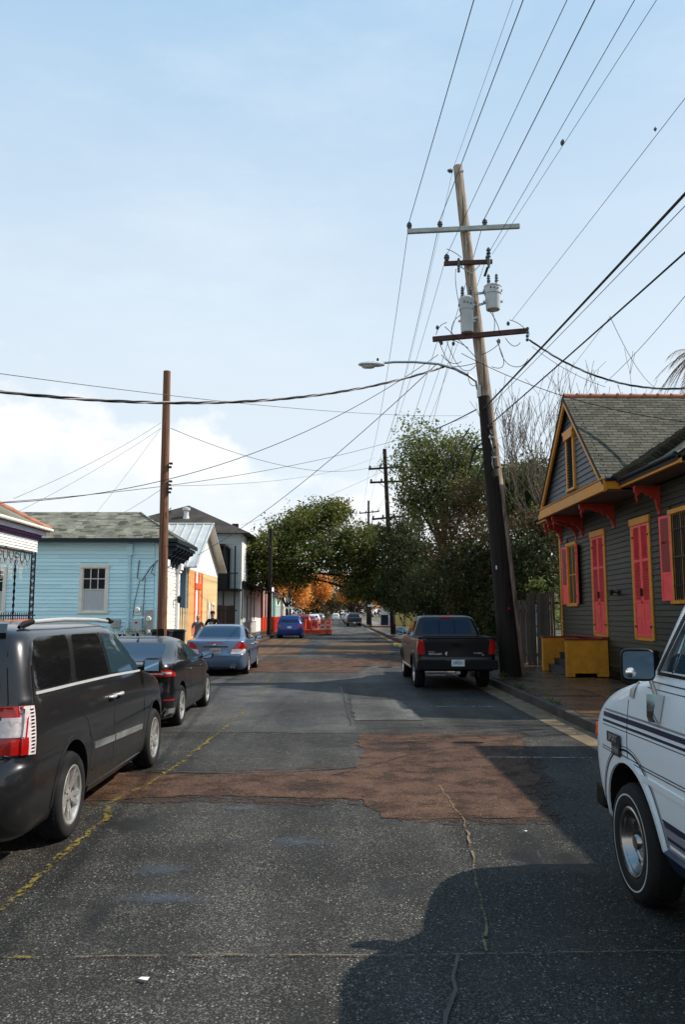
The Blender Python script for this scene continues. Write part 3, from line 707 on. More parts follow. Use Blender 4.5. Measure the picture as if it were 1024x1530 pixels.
def bracket(parent, loc, L=.85, rz=0):
    """scroll-sawn bracket under the eave, x from the wall (0) out to -L"""
    p = [(0, 0), (-L, 0), (-L, -.08), (-L + .05, -.16), (-L + .02, -.22), (-L + .10, -.16), (-L + .14, -.10), (-L * .62, -.12), (-L * .5, -.18), (-L * .40, -.16), (-L * .34, -.24), (-L * .22, -.24), (-L * .16, -.34), (-.10, -.38), (-.06, -.52), (0, -.60)]
    b = MB().prism(p, 'y', -.045, .045).box((-L, -.06, .0), (0, .06, .04)).box((-.05, -.065, -.6), (0, .065, 0)).cyl((-L + .06, 0, -.22), (-L + .06, 0, -.34), .03, .008, 8)
    o = b.build('bracket', M_REDTR, parent, bevel=.008); o.location = loc; return o
b0 = None
for yb in (25.55, 23.35, 20.7, 17.75): 
    L = .92 if abs(yb - GY) < GH else .58
    bracket(H, hp(WX, yb, 4.62), L)
for yb in (24.3,): bracket(H, hp(WX, 23.95, 4.62), .92)
# the stoop: two ochre side walls with dark steps between
def stoop(yc, lab):
    s = thing('stoop', lab, 'steps', (6.8, yc, .16))
    for k, dy in enumerate((-1.28, 1.12)):
        w = MB(); x0, x1 = -.66, .46
        w.box((x0, dy, .09), (x1, dy + .14, .96)).box((x0, dy, 0), (x0 + .22, dy + .14, .09)).box((x1 - .3, dy, 0), (x1, dy + .14, .09))
        sw = w.build('side_wall', M_OCHRE, s, bevel=.008)
        MB().box((x0 - .03, dy - .03, .961), (x1, dy + .17, 1.0)).build('coping', M_DRED, sw, bevel=.005)
    for k in range(5): MB().box((-.52 + k * .17, -1.13, .16 + k * .17), (-.30 + k * .17, 1.11, .20 + k * .17)).box((-.50 + k * .17, -1.12, .0), (-.48 + k * .17, 1.10, .16 + k * .17)).build('step', M_NAVY, s)
    MB().box((.30, -1.28, 1.0), (.48, 1.26, 1.04)).build('landing', M_DRED, s)
    return s
stoop(22.75, 'ochre walled stoop with dark steps in front of the olive cottage')
MB().box(hp(6.95, 18.2, .16), hp(7.29, 19.7, 1.0)).build('door_step', M_TRIM, H)
# board gate and fence beside the cottage
def board_fence(name, lab, cat, x0, y0, x1, y1, h, m, bw=.15, z=.13, lean=0, pointed=False, grp=None, rails=True):
    r = thing(name, lab, cat, (x0, y0, z), math.atan2(y1 - y0, x1 - x0), grp); L = math.hypot(x1 - x0, y1 - y0); n = int(L / bw)
    ms = []
    for q in range(3):
        if pointed: ms.append(MB().prism([(0, 0), (bw - .015, 0), (bw - .015, h - .08), ((bw - .015) / 2, h), (0, h - .08)], 'y', -.011, .011).mesh('board_unit', m))
        else: ms.append(MB().box((0, -.011, 0), (bw - .012, .011, h)).mesh('board_unit', m))
    for k in range(n): piece('fence_board', ms[k % 3], r, (k * bw, random.uniform(-.008, .008), random.uniform(-.03, .02)), (random.uniform(-.02, .02), random.uniform(-.012, .012), 0), (1, 1, random.uniform(.985, 1.015)))
    if rails: MB().box((0, .012, .3), (L, .05, .39)).box((0, .012, h - .4), (L, .05, h - .31)).build('rail', m, r)
    return r
fg = board_fence('wooden_gate', 'tall weathered board gate beside the olive cottage corner', 'gate', 6.35, 26.6, 7.28, 26.1, 2.38, M_FENCE, .155)
MB().tube([(.85, -.05, .5), (.86, -.07, 1.2), (.84, -.05, 2.2)], .025, 5).build('vine_stem', M_TWIG, fg)
board_fence('wooden_fence', 'lower grey board fence left of the tall gate behind the leaning pole', 'fence', 5.95, 27.6, 6.5, 27.3, 2.15, M_FENCE, .15)
board_fence('wooden_fence', 'long dark board fence along the right pavement behind the pickup', 'fence', 6.9, 28, 7.1, 62, 1.9, M_FENCE, .2)
board_fence('wooden_fence', 'cream and yellow sunlit board fence beyond the middle power pole', 'fence', 7.6, 104, 10.6, 104, 2.6, M_YWALL, .3)

# neighbour house on the right, mostly outside the frame, it shades the kerb
N = thing('neighbour_cottage', 'grey cottage on the right nearer than the olive one, outside the frame', 'house', (7.3, 4, .13))
MB().box((0, -9, 0), (5.5, 7.8, 4.5)).build('wall', M_SLATE, N)
MB().prism([(-.38, 4.72), (2.8, 7.1), (6.2, 4.72), (6.2, 4.62), (-.38, 4.62)], 'y', -9.3, 8.05).build('roof', M_DROOF, N)
for yy in (6.5, 1.5, -3.5): window(N, TM((-.02, yy, 1.3), RW), .9, 1.8, M_CREAM, G_HOUSE, 2, 3)

# ---------------------------------------------------------------- left: porch house, aqua house, shed, two-storey house, shops
PH = thing('porch_house', 'white porch house with purple cornice at the left edge', 'house', (-6.9, 14, .13))
px, py, pz = -6.9, 14, .13
def pp(x, y, z): return (x - px, y - py, z - pz)
MB().box(pp(-13, 10.0, .13), pp(-8.4, 18.3, 3.35)).build('wall', M_WHITE, PH)
MB().box(pp(-8.39, 10.0, .13), pp(-6.75, 18.35, .95)).build('porch_floor', M_WHITE, PH)
for k in range(5): piece('siding_board', board_mesh(M_WHITE, .072), PH, pp(-6.85, 10, 3.22 + k * .058), (0, 0, LW), (8.45, 1, 1))
MB().box(pp(-8.4, 10, 3.22), pp(-6.87, 18.42, 3.50)).build('porch_beam', M_WHITE, PH)
for k in range(5): piece('siding_board', board_mesh(M_WHITE, .072), PH, pp(-8.3, 18.44, 3.22 + k * .058), (0, 0, math.pi), (-1.45, 1, 1))
MB().box(pp(-13, 10, 3.49), pp(-6.80, 18.48, 3.55)).box(pp(-13, 10, 3.55), pp(-6.76, 18.52, 3.61)).build('purple_moulding', M_PURPLE, PH, bevel=.01)
MB().box(pp(-13, 10, 3.61), pp(-6.68, 18.58, 3.71)).build('lilac_fascia', M_LILAC, PH, bevel=.01)
MB().add([pp(-6.60, 9.6, 3.74), pp(-6.60, 18.66, 3.74), pp(-9.2, 16.06, 5.2), pp(-9.2, 9.6, 5.2), pp(-13.5, 18.66, 3.74), pp(-11.2, 16.06, 5.2)], [(0, 1, 2, 3), (1, 4, 5, 2)]).add([pp(-6.60, 9.6, 3.72), pp(-6.60, 18.66, 3.72), pp(-13.5, 18.66, 3.72), pp(-13.5, 9.6, 3.72)], [(3, 2, 1, 0)]).build('roof', M_SHING2, PH)
MB().box(pp(-6.65, 9.6, 3.71), pp(-6.55, 18.70, 3.77)).build('gutter_pipe', M_CREAM, PH, bevel=.02)
rt = MB().lathe([(.085, 0), (.07, .32), (.08, .33)], 8).mesh('ridge_tile_unit', M_TERRA, 50)
hipd = Vector((-2.6, -2.6, 1.46)); q = hipd.to_track_quat('Z', 'Y').to_euler(); nh = int(hipd.length / .32)
for k in range(nh): piece('ridge_tile', rt, PH, Vector(pp(-6.62, 18.64, 3.75)) + hipd.normalized() * (k * .32), q)
# iron trellis column and railing
tr = thing('iron_trellis', 'black openwork iron trellis column at the porch corner', 'trellis', (-6.85, 18.2, .95))
def trellis(x, y, w, h, parent, wx=0):
    b = MB()
    for s_ in (0, 1): b.box((x + wx * s_ * w - .012, y + (1 - wx) * s_ * w - .012, 0), (x + wx * s_ * w + .012, y + (1 - wx) * s_ * w + .012, h))
    n = int(h / .16)
    for k in range(n):
        z = k * h / n; a = (x, y, z); c = (x + wx * w, y + (1 - wx) * w, z + h / n); b.bar(a, c, .012, .012); b.bar((a[0], a[1], c[2]), (c[0], c[1], a[2]), .012, .012)
        pts = [(x + wx * w * .5 + wx * .06 * math.cos(t), y + (1 - wx) * (w * .5 + .06 * math.cos(t)), z + h / n * .5 + .06 * math.sin(t)) for t in [i * math.pi / 4 for i in range(9)]]
        b.tube(pts, .008, 4)
    return b.build('trellis_panel', M_BLACK, parent)
trellis(0, 0, .22, 2.26, tr); trellis(-.45, .22, .0001, 2.26, tr)
fr = MB()
for i in range(26):
    y = -.25 - i * .3; h_ = .10 + .05 * math.sin(i * 2.1); fr.tube([(0, y + .12 * math.cos(t), 2.12 + h_ * math.sin(t)) for t in [k * math.pi / 5 for k in range(11)]], .010, 4)
    fr.tube([(0, y + .05 * math.cos(t), 1.98 + .05 * math.sin(t)) for t in [k * math.pi / 4 for k in range(9)]], .007, 4)
fr.box((-.01, -8, 2.2), (.01, 0, 2.24)); fr.build('scroll_frieze', M_BLACK, tr)
lt = MB(); lr = random.Random(4)
for i in range(70):
    y = -.05 - i * .06; L_ = lr.uniform(.15, .62); lt.box((-.06, y, 2.15 - L_), (-.055, y + .005, 2.15))
    for k in range(int(L_ / .09)): lt.cbox((-.058, y, 2.13 - k * .09), (.018, .018, .018))
lt.build('icicle_lights', M_WHITE, tr)
rl = thing('porch_railing', 'black iron railing above the red porch edge', 'railing', (-6.72, 10, .95))
b = MB().box((-.015, 0, .82), (.015, 8.2, .85)).box((-.015, 0, .1), (.015, 8.2, .12))
for k in range(68): b.box((-.007, k * .12, 0), (.007, k * .12 + .014, .9))
b.build('baluster_row', M_BLACK, rl)
MB().box((-.05, 0, .0), (.05, 8.3, .75)).build('red_panel', M_REDOR, rl)

A = thing('aqua_house', 'aqua clapboard house with hipped shingle roof behind the parked cars', 'house', (-6.9, 33.6, .13))
ax, ay, az = -6.9, 33.6, .13
def ap(x, y, z): return (x - ax, y - ay, z - az)
MB().box(ap(-19, 32.0, .13), ap(-6.92, 35.3, 4.66)).build('wall', M_BLUE, A)
ww, wh, wc, wz = .90, 1.72, -9.52, 1.88
lwc = -13.55
boards(A, ap(-18.9, 31.99, 0), 0, 11.75, .3, 4.6, .148, [(wc + 18.9 - ww / 2 - .1, wc + 18.9 + ww / 2 + .1, wz - .05, wz + wh + .1), (lwc + 18.9 - ww / 2 - .1, lwc + 18.9 + ww / 2 + .1, wz - .05, wz + wh + .1)], M_BLUE)
window(A, TM(ap(wc, 31.98, wz)), ww, wh, M_CREAM, G_HOUSE, 2, 3, True, M_CURT, .13, .07)
w2 = window(A, TM(ap(lwc, 31.98, wz - .1)), ww, wh, M_CREAM, G_HOUSE, 2, 3, True, M_CURT, .13, .07)
MB().box(ap(-7.12, 31.93, .2), ap(-6.90, 31.985, 4.6)).build('corner_board', M_BLUE, A, bevel=.01)
MB().tube([ap(-8.12, 31.9, .3), ap(-8.12, 31.9, 4.1), ap(-8.12, 31.9, 4.15)], .055, 8).box(ap(-8.22, 31.84, 4.1), ap(-8.02, 31.97, 4.55)).build('downspout', M_BLUE, A, 50)
cb = MB().tube([ap(-7.75, 31.9, 3.9), ap(-7.8, 31.88, 3.2), ap(-7.6, 31.86, 3.1), ap(-7.3, 31.86, 3.6), ap(-7.0, 31.86, 3.9)], .02, 5)
cb.tube([ap(-7.72, 31.92, 3.1), ap(-7.9, 31.92, 2.2), ap(-7.95, 31.92, 1.6)], .012, 5).tube([ap(-7.5, 31.92, 3.2), ap(-7.55, 31.92, 1.7)], .012, 5).tube([ap(-7.15, 31.86, 3.75), ap(-7.25, 31.86, 3.4), ap(-7.1, 31.86, 3.3)], .016, 5)
cb.build('service_cable', M_BLACK, A, 50)
MB().box(ap(-7.95, 31.80, .55), ap(-7.55, 31.97, 1.62)).build('meter_box', M_TANK, A, bevel=.01)
MB().lathe([(0, .12), (.08, .11), (.11, .02), (.12, 0)], 14, TM(ap(-7.75, 31.9, 1.95)) @ Matrix.Rotation(R(90), 4, 'X')).box(ap(-7.85, 31.9, 1.75), ap(-7.63, 31.97, 2.15)).build('meter_dial', M_WHITE, A, 50)
MB().box(ap(-7.45, 31.84, .7), ap(-7.12, 31.97, 1.95)).build('meter_panel', M_STEEL, A, bevel=.008)
MB().lathe([(0, .1), (.09, .09), (.11, .0)], 14, TM(ap(-7.30, 31.84, 1.6)) @ Matrix.Rotation(R(90), 4, 'X')).lathe([(0, .08), (.07, .07), (.08, .0)], 14, TM(ap(-7.30, 31.84, 1.1)) @ Matrix.Rotation(R(90), 4, 'X')).build('meter_dial', M_WHITE, A, 50)
MB().box(ap(-7.82, 31.79, 1.42), ap(-7.72, 31.799, 1.49)).build('red_sticker', M_LRED, A)
MB().box(ap(-8.78, 31.86, 1.25), ap(-8.42, 31.97, 1.58)).build('junction_box', M_STEEL, A, bevel=.01)
# hipped roof
ro = MB(); e0, e1, ef = 31.55, 36.1, -6.2; rzg, rr0, rr1 = 6.0, 33.8, -8.2
ro.add([ap(-19.5, e0, 4.74), ap(ef, e0, 4.74), ap(rr1, rr0, rzg), ap(-19.5, rr0, rzg), ap(ef, e1, 4.74), ap(-19.5, e1, 4.74), ap(-19.5, e0, 4.69), ap(ef, e0, 4.69), ap(ef, e1, 4.69), ap(-19.5, e1, 4.69)],
       [(0, 1, 2, 3), (1, 4, 2), (4, 5, 3, 2), (9, 8, 7, 6), (0, 6, 7, 1), (1, 7, 8, 4)])
aro = ro.build('roof', M_DROOF, A)
cr = MB(); sv = Vector((0, rr0 - e0, rzg - 4.74)); sL = sv.length; sv.normalize(); nv = Vector((0, -sv.z, sv.y)); k = 0
rrn = random.Random(11)
while k * .14 < sL - .05:
    t_ = k * .14; f_ = t_ / sL; xe = ef + (rr1 - ef) * f_; x = -17 - rrn.uniform(0, .3)
    while x < xe - .1:
        w = min(.32, xe - x); o_ = Vector((x, e0, 4.74)) + sv * t_ + nv * rrn.uniform(.004, .016)
        M = Matrix.Translation(Vector(ap(*o_))) @ Matrix((Vector((1, 0, 0)), sv, nv)).transposed().to_4x4(); cr.mi = rrn.choice((0, 0, 0, 1, 2)); cr.box((0, -.015, 0), (w - .012, .17, .012), M); x += .32
    k += 1
o = cr.build('shingle_course', [M_SHING2, M_SHINGB, M_SHINGC], aro); o['kind'] = 'stuff'
cr = MB(); hv = Vector((rr1 - ef, 0, rzg - 4.74)); hL = hv.length; hv.normalize(); hn = Vector((hv.z, 0, -hv.x)); k = 0
while k * .14 < hL - .1:
    f_ = k * .14 / hL; ya, yb = e0 + (rr0 - e0) * f_, e1 + (rr0 - e1) * f_; y = ya
    while y < yb - .05:
        w = min(.32, yb - y); o_ = Vector((ef, y, 4.74)) + hv * (k * .14) + hn * rrn.uniform(.004, .014)
        M = Matrix.Translation(Vector(ap(*o_))) @ Matrix((Vector((0, 1, 0)), hv, hn)).transposed().to_4x4(); cr.mi = rrn.choice((0, 0, 0, 1, 2)); cr.box((0, 0, 0), (w - .012, .17, .012), M); y += .32
    k += 1
o = cr.build('shingle_course', [M_SHING2, M_SHINGB, M_SHINGC], aro); o['kind'] = 'stuff'
MB().box(ap(-19.5, e0 - .03, 4.60), ap(ef + .03, e0 + .05, 4.735)).box(ap(ef - .05, e0 + .05, 4.58), ap(ef + .04, e1, 4.735)).build('fascia', M_NAVY, A, bevel=.01)
MB().box(ap(-6.9, 31.7, 4.0), ap(-6.82, 35.6, 4.58)).box(ap(-6.9, e0 + .1, 4.45), ap(ef - .06, e1 - .05, 4.57)).build('cornice', M_NAVY, A)
bk = MB().prism([(0, 0), (.62, 0), (.60, -.12), (.46, -.16), (.40, -.30), (.26, -.34), (.20, -.52), (.10, -.56), (.08, -.72), (0, -.74)], 'y', -.07, .07).mesh('bracket_unit', M_NAVY)
for k in range(6): piece('bracket', bk, A, ap(-6.88, 31.95 + k * .72, 4.44))
tm_ = MB()
for k in range(5): tm_.box(ap(-6.86, 32.1 + k * .72, 4.10), ap(-6.80, 32.55 + k * .72, 4.34))
tm_.build('frieze_panel', M_CREAM, A)
# street front: bright pilasters with capitals, wall boards, a lantern
boards(A, ap(-6.91, 32.1, 0), LW, 3.2, .3, 4.0, .148, [], M_WHITE)
for yy in (32.05, 34.95):
    MB().box(ap(-6.92, yy, .15), ap(-6.76, yy + .34, 3.55)).box(ap(-6.93, yy - .04, 3.55), ap(-6.70, yy + .38, 3.68)).box(ap(-6.93, yy - .09, 3.68), ap(-6.64, yy + .43, 3.95)).build('pilaster', M_WHITE, A, bevel=.01)
MB().box(ap(-6.88, 33.2, .7), ap(-6.86, 34.2, 3.3)).build('door', M_CREAM, A)
ln = MB().lathe([(0, .22), (.10, .14), (.10, .12), (.07, -.08), (0, -.12)], 8, TM(ap(-6.66, 34.62, 2.35))).box(ap(-6.9, 34.6, 2.36), ap(-6.7, 34.64, 2.4)); ln.build('lantern', M_BLACK, A)
board_fence('picket_fence', 'tan pointed picket fence between the aqua house and the orange shed', 'fence', -6.95, 35.6, -6.9, 38.0, 1.95, M_PICKET, .14, pointed=True)

S = thing('orange_shed', 'shed with white upper boards over peeling orange lower boards', 'shed', (-6.9, 43, .13))
sx, sy, sz = -6.9, 43, .13
def sp_(x, y, z): return (x - sx, y - sy, z - sz)
MB().box(sp_(-16, 38.2, .13), sp_(-6.95, 47.6, 4.3)).prism([(38.2 - sy, 4.3 - sz), (42.6 - sy, 6.35 - sz), (47.6 - sy, 4.3 - sz)], 'x', -9.1, -.05).build('wall', M_YBOARD, S)
# vertical boards: near side wall in blue-grey with white battens
vb = MB().box((0, -.02, 0), (.29, .0, 4.1)).mesh('board_unit', M_BGREY)
for k in range(12): piece('wall_panel', vb, S, sp_(-6.97 - .3 * (k + 1), 38.19, .2))
for k in range(6): MB().box(sp_(-7.05 - .62 * k, 38.13, .3), sp_(-6.99 - .62 * k, 38.165, 4.3)).build('batten', M_WHITE, S)
def vlim(y): return 4.3 + (y - 38.2) / (42.6 - 38.2) * 2.1 if y < 42.6 else 6.4 - (y - 42.6) / (47.6 - 42.6) * 2.1
y = 38.2
while y < 47.5:
    w = .40; z1_ = min(vlim(y), vlim(y + w)) - .02; MB().box((-.05, 0, 3.88 - sz), (-.02, w - .02, z1_ - sz + .1)).build('upper_board', M_WHITE, S, loc=(0, y - sy, 0)); y += w
y = 38.2; i = 0
while y < 47.5:
    w = .52; m_ = M_ORANGE if i < 3 or (5 < i < 7) else M_REDOR if i in (3, 4, 5, 7) else M_YBOARD
    if i in (4,): m_ = M_WHITE
    MB().box((-.05, 0, .02), (-.015, w - .015, 3.73)).build('lower_board', m_, S, loc=(0, y - sy, 0)); y += w; i += 1
MB().box(sp_(-6.915, 40.0, 3.0), sp_(-6.88, 41.8, 3.3)).build('red_smear_board', M_REDOR, S)
window(S, TM(sp_(-6.91, 45.8, 1.2), LW), .8, 1.05, M_CREAM, G_HOUSE, 1, 1, False)
MB().box(sp_(-6.92, 44.0, .2), sp_(-6.87, 44.9, 2.4)).build('door', M_CREAM, S)
tn = MB(); 
for (ya, za, yb, zb) in ((37.7, 3.98, 42.6, 6.52), (48.1, 4.22, 42.6, 6.52)):
    tn.add([sp_(-6.45, ya, za), sp_(-16, ya, za), sp_(-16, yb, zb), sp_(-6.45, yb, zb), sp_(-6.45, ya, za - .06), sp_(-16, ya, za - .06), sp_(-16, yb, zb - .06), sp_(-6.45, yb, zb - .06)], [(0, 1, 2, 3), (7, 6, 5, 4), (0, 4, 5, 1), (0, 3, 7, 4)])
tr_ = tn.build('tin_roof', M_TIN, S)
for k in range(20):
    x = -6.5 - k * .46; MB().bar(sp_(x, 37.72, 4.01), sp_(x, 42.58, 6.545), .05, .05).build('roof_rib', M_TIN, tr_)
MB().box(sp_(-16, 42.5, 6.50), sp_(-6.42, 42.7, 6.58)).build('ridge_cap', M_WHITE, tr_)

T = thing('two_storey_house', 'tall pale grey two-storey house with dark hipped roof and gallery', 'house', (-7, 66, .13))
tx, ty, tz = -7, 66, .13
def tp(x, y, z): return (x - tx, y - ty, z - tz)
MB().box(tp(-18, 60.05, .13), tp(-6.98, 72, 7.7)).build('wall', M_GREYB, T)
boards(T, tp(-17.8, 60.03, 0), 0, 10.8, 3.2, 7.6, .2, [(8.5, 10.1, 3.0, 6.7)], M_GREYB, maxlen=8)
boards(T, tp(-6.96, 60.1, 0), LW, 11.8, 4.0, 7.6, .2, [], M_WHITE, maxlen=8)
rf = MB(); rf.add([tp(-18.6, 59.5, 7.72), tp(-6.3, 59.5, 7.72), tp(-6.3, 72.6, 7.72), tp(-18.6, 72.6, 7.72), tp(-11.9, 65, 10.5), tp(-12.6, 66.5, 10.5)], [(0, 1, 4), (1, 2, 5, 4), (2, 3, 5), (3, 0, 4, 5), (3, 2, 1, 0)])
rf_ = rf.build('roof', M_DROOF, T)
MB().lathe([(.28, 0), (.28, .1), (.2, .35), (.2, .7), (.3, .75), (.3, .95), (0, 1.05)], 12, TM(tp(-11.6, 62.4, 9.0))).build('roof_vent', M_TIN, rf_, 50)
MB().lathe([(.1, 0), (.1, .5), (.2, .6), (0, .7)], 8, TM(tp(-14.6, 62.4, 8.6))).build('vent_pipe', M_STEEL, rf_, 50)
MB().cbox(tp(-8.2, 66, 8.95), (.5, .4, .3)).build('ridge_vent', M_DROOF, rf_)
gl = MB(); gl.box(tp(-10.3, 57.6, 3.4), tp(-6.9, 60.0, 3.55)).box(tp(-9.4, 60.0, 3.6), tp(-7.8, 60.02, 6.6))
gl.build('gallery_floor', M_TRIM, T)
gb = MB()
for x in (-9.6, -8.9, -8.0, -7.2): gb.box(tp(x, 57.7, .13), tp(x + .1, 57.8, 6.6))
for k in range(20): gb.box(tp(-8.9 + k * .1, 57.7, 3.6), tp(-8.88 + k * .1, 57.72, 4.6))
gb.box(tp(-10.2, 57.65, 4.6), tp(-6.9, 57.75, 4.68)).box(tp(-10.3, 57.6, 6.6), tp(-7.9, 60.0, 6.75)).box(tp(-9.35, 59.2, 3.6), tp(-7.9, 59.25, 6.6))
gb.build('gallery_frame', M_BLACK, T)
board_fence('board_fence', 'dark brown board fence below the gallery of the two-storey house', 'fence', -9.8, 57.2, -6.9, 57.3, 2.2, M_BROWNF, .3)
# corner shop
Cn = thing('corner_shop', 'corner shop with dark awning, white wall and red striped posts', 'shop', (-7, 80, .13))
def cp(x, y, z): return (x + 7, y - 80, z - .13)
MB().box(cp(-15, 72.02, .13), cp(-6.97, 76.2, 4.6)).box(cp(-6.96, 61.2, 1.1), cp(-6.90, 72, 3.6)).build('wall', M_WHITE, Cn)
MB().box(cp(-15, 76.21, .13), cp(-7.0, 89, 4.8)).build('shop_wall', M_PINK, Cn)
MB().add([cp(-6.95, 60.5, 4.25), cp(-4.9, 60.5, 3.45), cp(-4.9, 78, 3.45), cp(-6.95, 78, 4.25), cp(-6.95, 60.5, 4.15), cp(-4.9, 60.5, 3.35), cp(-4.9, 78, 3.35), cp(-6.95, 78, 4.15)], [(0, 1, 2, 3), (7, 6, 5, 4), (0, 4, 5, 1), (1, 5, 6, 2)]).build('awning', M_TRIM, Cn)
for yy in (63.5, 66.2, 69): MB().box(cp(-6.89, yy, 1.2), cp(-6.87, yy + .55, 3.2)).build('shutter', M_BLACK, Cn)
for k, yy in enumerate((77.0, 78.8, 80.8, 83.2, 86, 88.5)):
    MB().box(cp(-6.99, yy, 1.4), cp(-6.85, yy + .3, 4.0)).build('post', M_WHITE if k % 2 else M_DRED, Cn)
    MB().box(cp(-6.99, yy, .1), cp(-6.80, yy + .4, 1.4)).build('post_base', M_SAFE, Cn)
window(Cn, TM(cp(-6.98, 79.9, 1.4), LW), 1.1, 1.7, M_DRED, G_HOUSE, 1, 2, False)
window(Cn, TM(cp(-6.98, 84.9, 1.4), LW), 1.1, 1.7, M_DRED, G_HOUSE, 1, 2, False)
MB().box(cp(-6.99, 76.3, 4.1), cp(-6.7, 89, 4.6)).build('cornice', M_WHITE, Cn)
# more far houses across the side street, both sides
def farhouse(x, y, w, d, h, m, rm_, lab, side, nwin=4):
    F = thing('far_house', lab, 'house', (x, y, .1)); s_ = 1 if side == 'L' else -1
    MB().box((-s_ * w if s_ > 0 else 0, 0, 0), (0 if s_ > 0 else w, d, h)).build('wall', m, F)
    x0 = -w if s_ > 0 else 0
    MB().prism([(-.5, h), (d / 2, h + d * .22), (d + .5, h)], 'x', x0 - .3, x0 + w + .3).build('roof', rm_, F)
    for k in range(nwin):
        window(F, TM((s_ * .02, d * (k + .5) / nwin, 1.1), LW if s_ > 0 else RW), .8, 1.5, M_WHITE, G_HOUSE, 2, 2)
    window(F, TM((x0 + w / 2, -.02, 1.1)), .8, 1.5, M_WHITE, G_HOUSE, 2, 2)
    return F
farhouse(-7.6, 104, 8, 9, 3.8, M_TEALW, M_DROOF, 'small mint green house across the side street on the left', 'L')
farhouse(-7.6, 118, 8, 10, 4.2, M_CREAM, M_DROOF, 'cream house beyond the mint green one', 'L')
farhouse(-7.8, 134, 8, 12, 4.5, M_WHITE, M_DROOF, 'white house far down the left side of the street', 'L')
farhouse(7.9, 112, 8, 10, 4.0, M_GREYB, M_DROOF, 'pale grey house far down the right side of the street', 'R')
farhouse(7.9, 128, 8, 12, 4.4, M_WHITE, M_DROOF, 'white house far down the right side of the street', 'R')
farhouse(8.5, 64, 8, 14, 3.6, M_BGREY, M_DROOF, 'blue grey house hidden behind the trees on the right', 'R')
farhouse(-8.2, -14, 8, 12, 4.2, M_CREAM, M_DROOF, 'cream house behind the camera on the left, outside the frame', 'L')
# ---------------------------------------------------------------- surveying helper: the point at distance Y seen along one line of sight of the photo
_f = Vector((math.sin(YAW) * math.cos(PITCH), math.cos(YAW) * math.cos(PITCH), math.sin(PITCH)))
_r = Vector((math.cos(YAW), -math.sin(YAW), 0)); _u = _r.cross(_f)
def sight(px, py): return _f + _r * ((px - 512) / 1200) + _u * ((765 - py) / 1200)
def at(px, py, Y): d = sight(px, py); return Vector((0, 0, CAM_H)) + d * (Y / d.y)
def atz(px, py, z): d = sight(px, py); return Vector((0, 0, CAM_H)) + d * ((z - CAM_H) / d.z)

# ---------------------------------------------------------------- poles
def insulator(parent, loc, s=1.0, m=None, name='insulator', rot=None):
    pr = [(0, .16), (.03, .16), (.035, .13), (.06, .12), (.06, .10), (.035, .09), (.07, .08), (.07, .055), (.035, .045), (.06, .03), (.05, .0), (0, 0)]
    o = MB().lathe([(a * s, b * s) for a, b in pr], 10).build(name, m or M_PORC, parent, 40); o.location = loc
    if rot: o.rotation_euler = rot
    return o
LP = thing('leaning_utility_pole', 'tall leaning wooden power pole with three crossarms and two transformers', 'power pole', (5.05, 22.2, .13))
bx_, by_, bz_ = 5.05, 22.2, .13
def lp(x, y, z): return Vector((x - bx_, y - by_, z - bz_))
def pole_x(z): return 4.99 - (z - .13) * (4.99 - 3.66) / 14.77
path = [lp(pole_x(z) + .04 * math.sin(z * .35), 22.2, z) for z in (.0, 1, 2.5, 4, 5.5, 7, 8.5, 10, 11.5, 13, 14, 14.9)]
MB().tube(path, [.215 - .0075 * i for i in range(12)], 16).build('pole', M_WOOD, LP, 50)
arm1a, arm1b = at(609, 346, 22.0), at(777, 338, 22.0)
MB().bar(lp(*arm1a), lp(*arm1b), .11, .13).build('crossarm', M_ARMG, LP, bevel=.008)
arm2a, arm2b = at(664, 394, 21.98), at(736, 391, 21.98)
MB().bar(lp(*arm2a), lp(*arm2b), .10, .12).build('crossarm', M_ARM, LP, bevel=.008)
arm3a, arm3b = at(647, 507, 21.95), at(790, 494, 21.95)
MB().bar(lp(*arm3a), lp(*arm3b), .11, .14).build('crossarm', M_ARM, LP, bevel=.008)
br = MB()
for a, b in ((arm2a, .35), (arm2b, .65)):
    m_ = arm2a.lerp(arm2b, .22 if b < .5 else .80); br.bar(lp(*m_), lp(pole_x(m_.z - .3), 22.0, m_.z - .32), .03, .02)
br.bar(lp(pole_x(10.8), 22.0, 10.9), lp(*at(728, 437, 22.0)), .05, .06).bar(lp(pole_x(10.5), 22.0, 10.55), lp(*at(728, 452, 22.0)), .05, .06)
br.bar(lp(pole_x(10.3), 22.0, 10.2), lp(*at(700, 478, 21.95)), .05, .06)
br.build('steel_brace', M_STEEL, LP)
ins1 = [at(612, 342, 22.0), at(658, 340, 22.0), at(725, 337, 22.0)]
for p in ins1: insulator(LP, lp(p.x, p.y, p.z + .02), 1.15)
insulator(LP, lp(*at(668, 389, 22.0)), 1.2); insulator(LP, lp(*at(729, 388, 22.0)), .9)
insulator(LP, lp(*at(677, 256, 22.05)), 1.0, rot=(0, R(-80), 0)); MB().cbox(lp(*at(690, 256, 22.0)), (.12, .06, .04)).build('pole_top_bracket', M_STEEL, LP)
for q in ((686, 402), (686, 393)): MB().lathe([(0, .28), (.03, .26), (.045, .2), (.03, .18), (.045, .12), (.03, .1), (.045, .04), (0, 0)], 8, Matrix.Translation(lp(*at(q[0], q[1] + 6, 21.85)))).build('fuse_cutout', M_PORC, LP, 40)
MB().lathe([(0, .62), (.03, .6), (.07, .52), (.035, .5), (.07, .42), (.035, .4), (.07, .32), (.035, .3), (.06, .2), (.03, .0), (0, 0)], 10, Matrix.Translation(lp(*at(731, 400, 21.9)))).build('lightning_arrester', M_PORC, LP, 40)
MB().bar(lp(*at(729, 400, 21.85)), lp(*at(725, 412, 21.85)), .10, .07).build('fuse_switch', M_BLACK, LP)
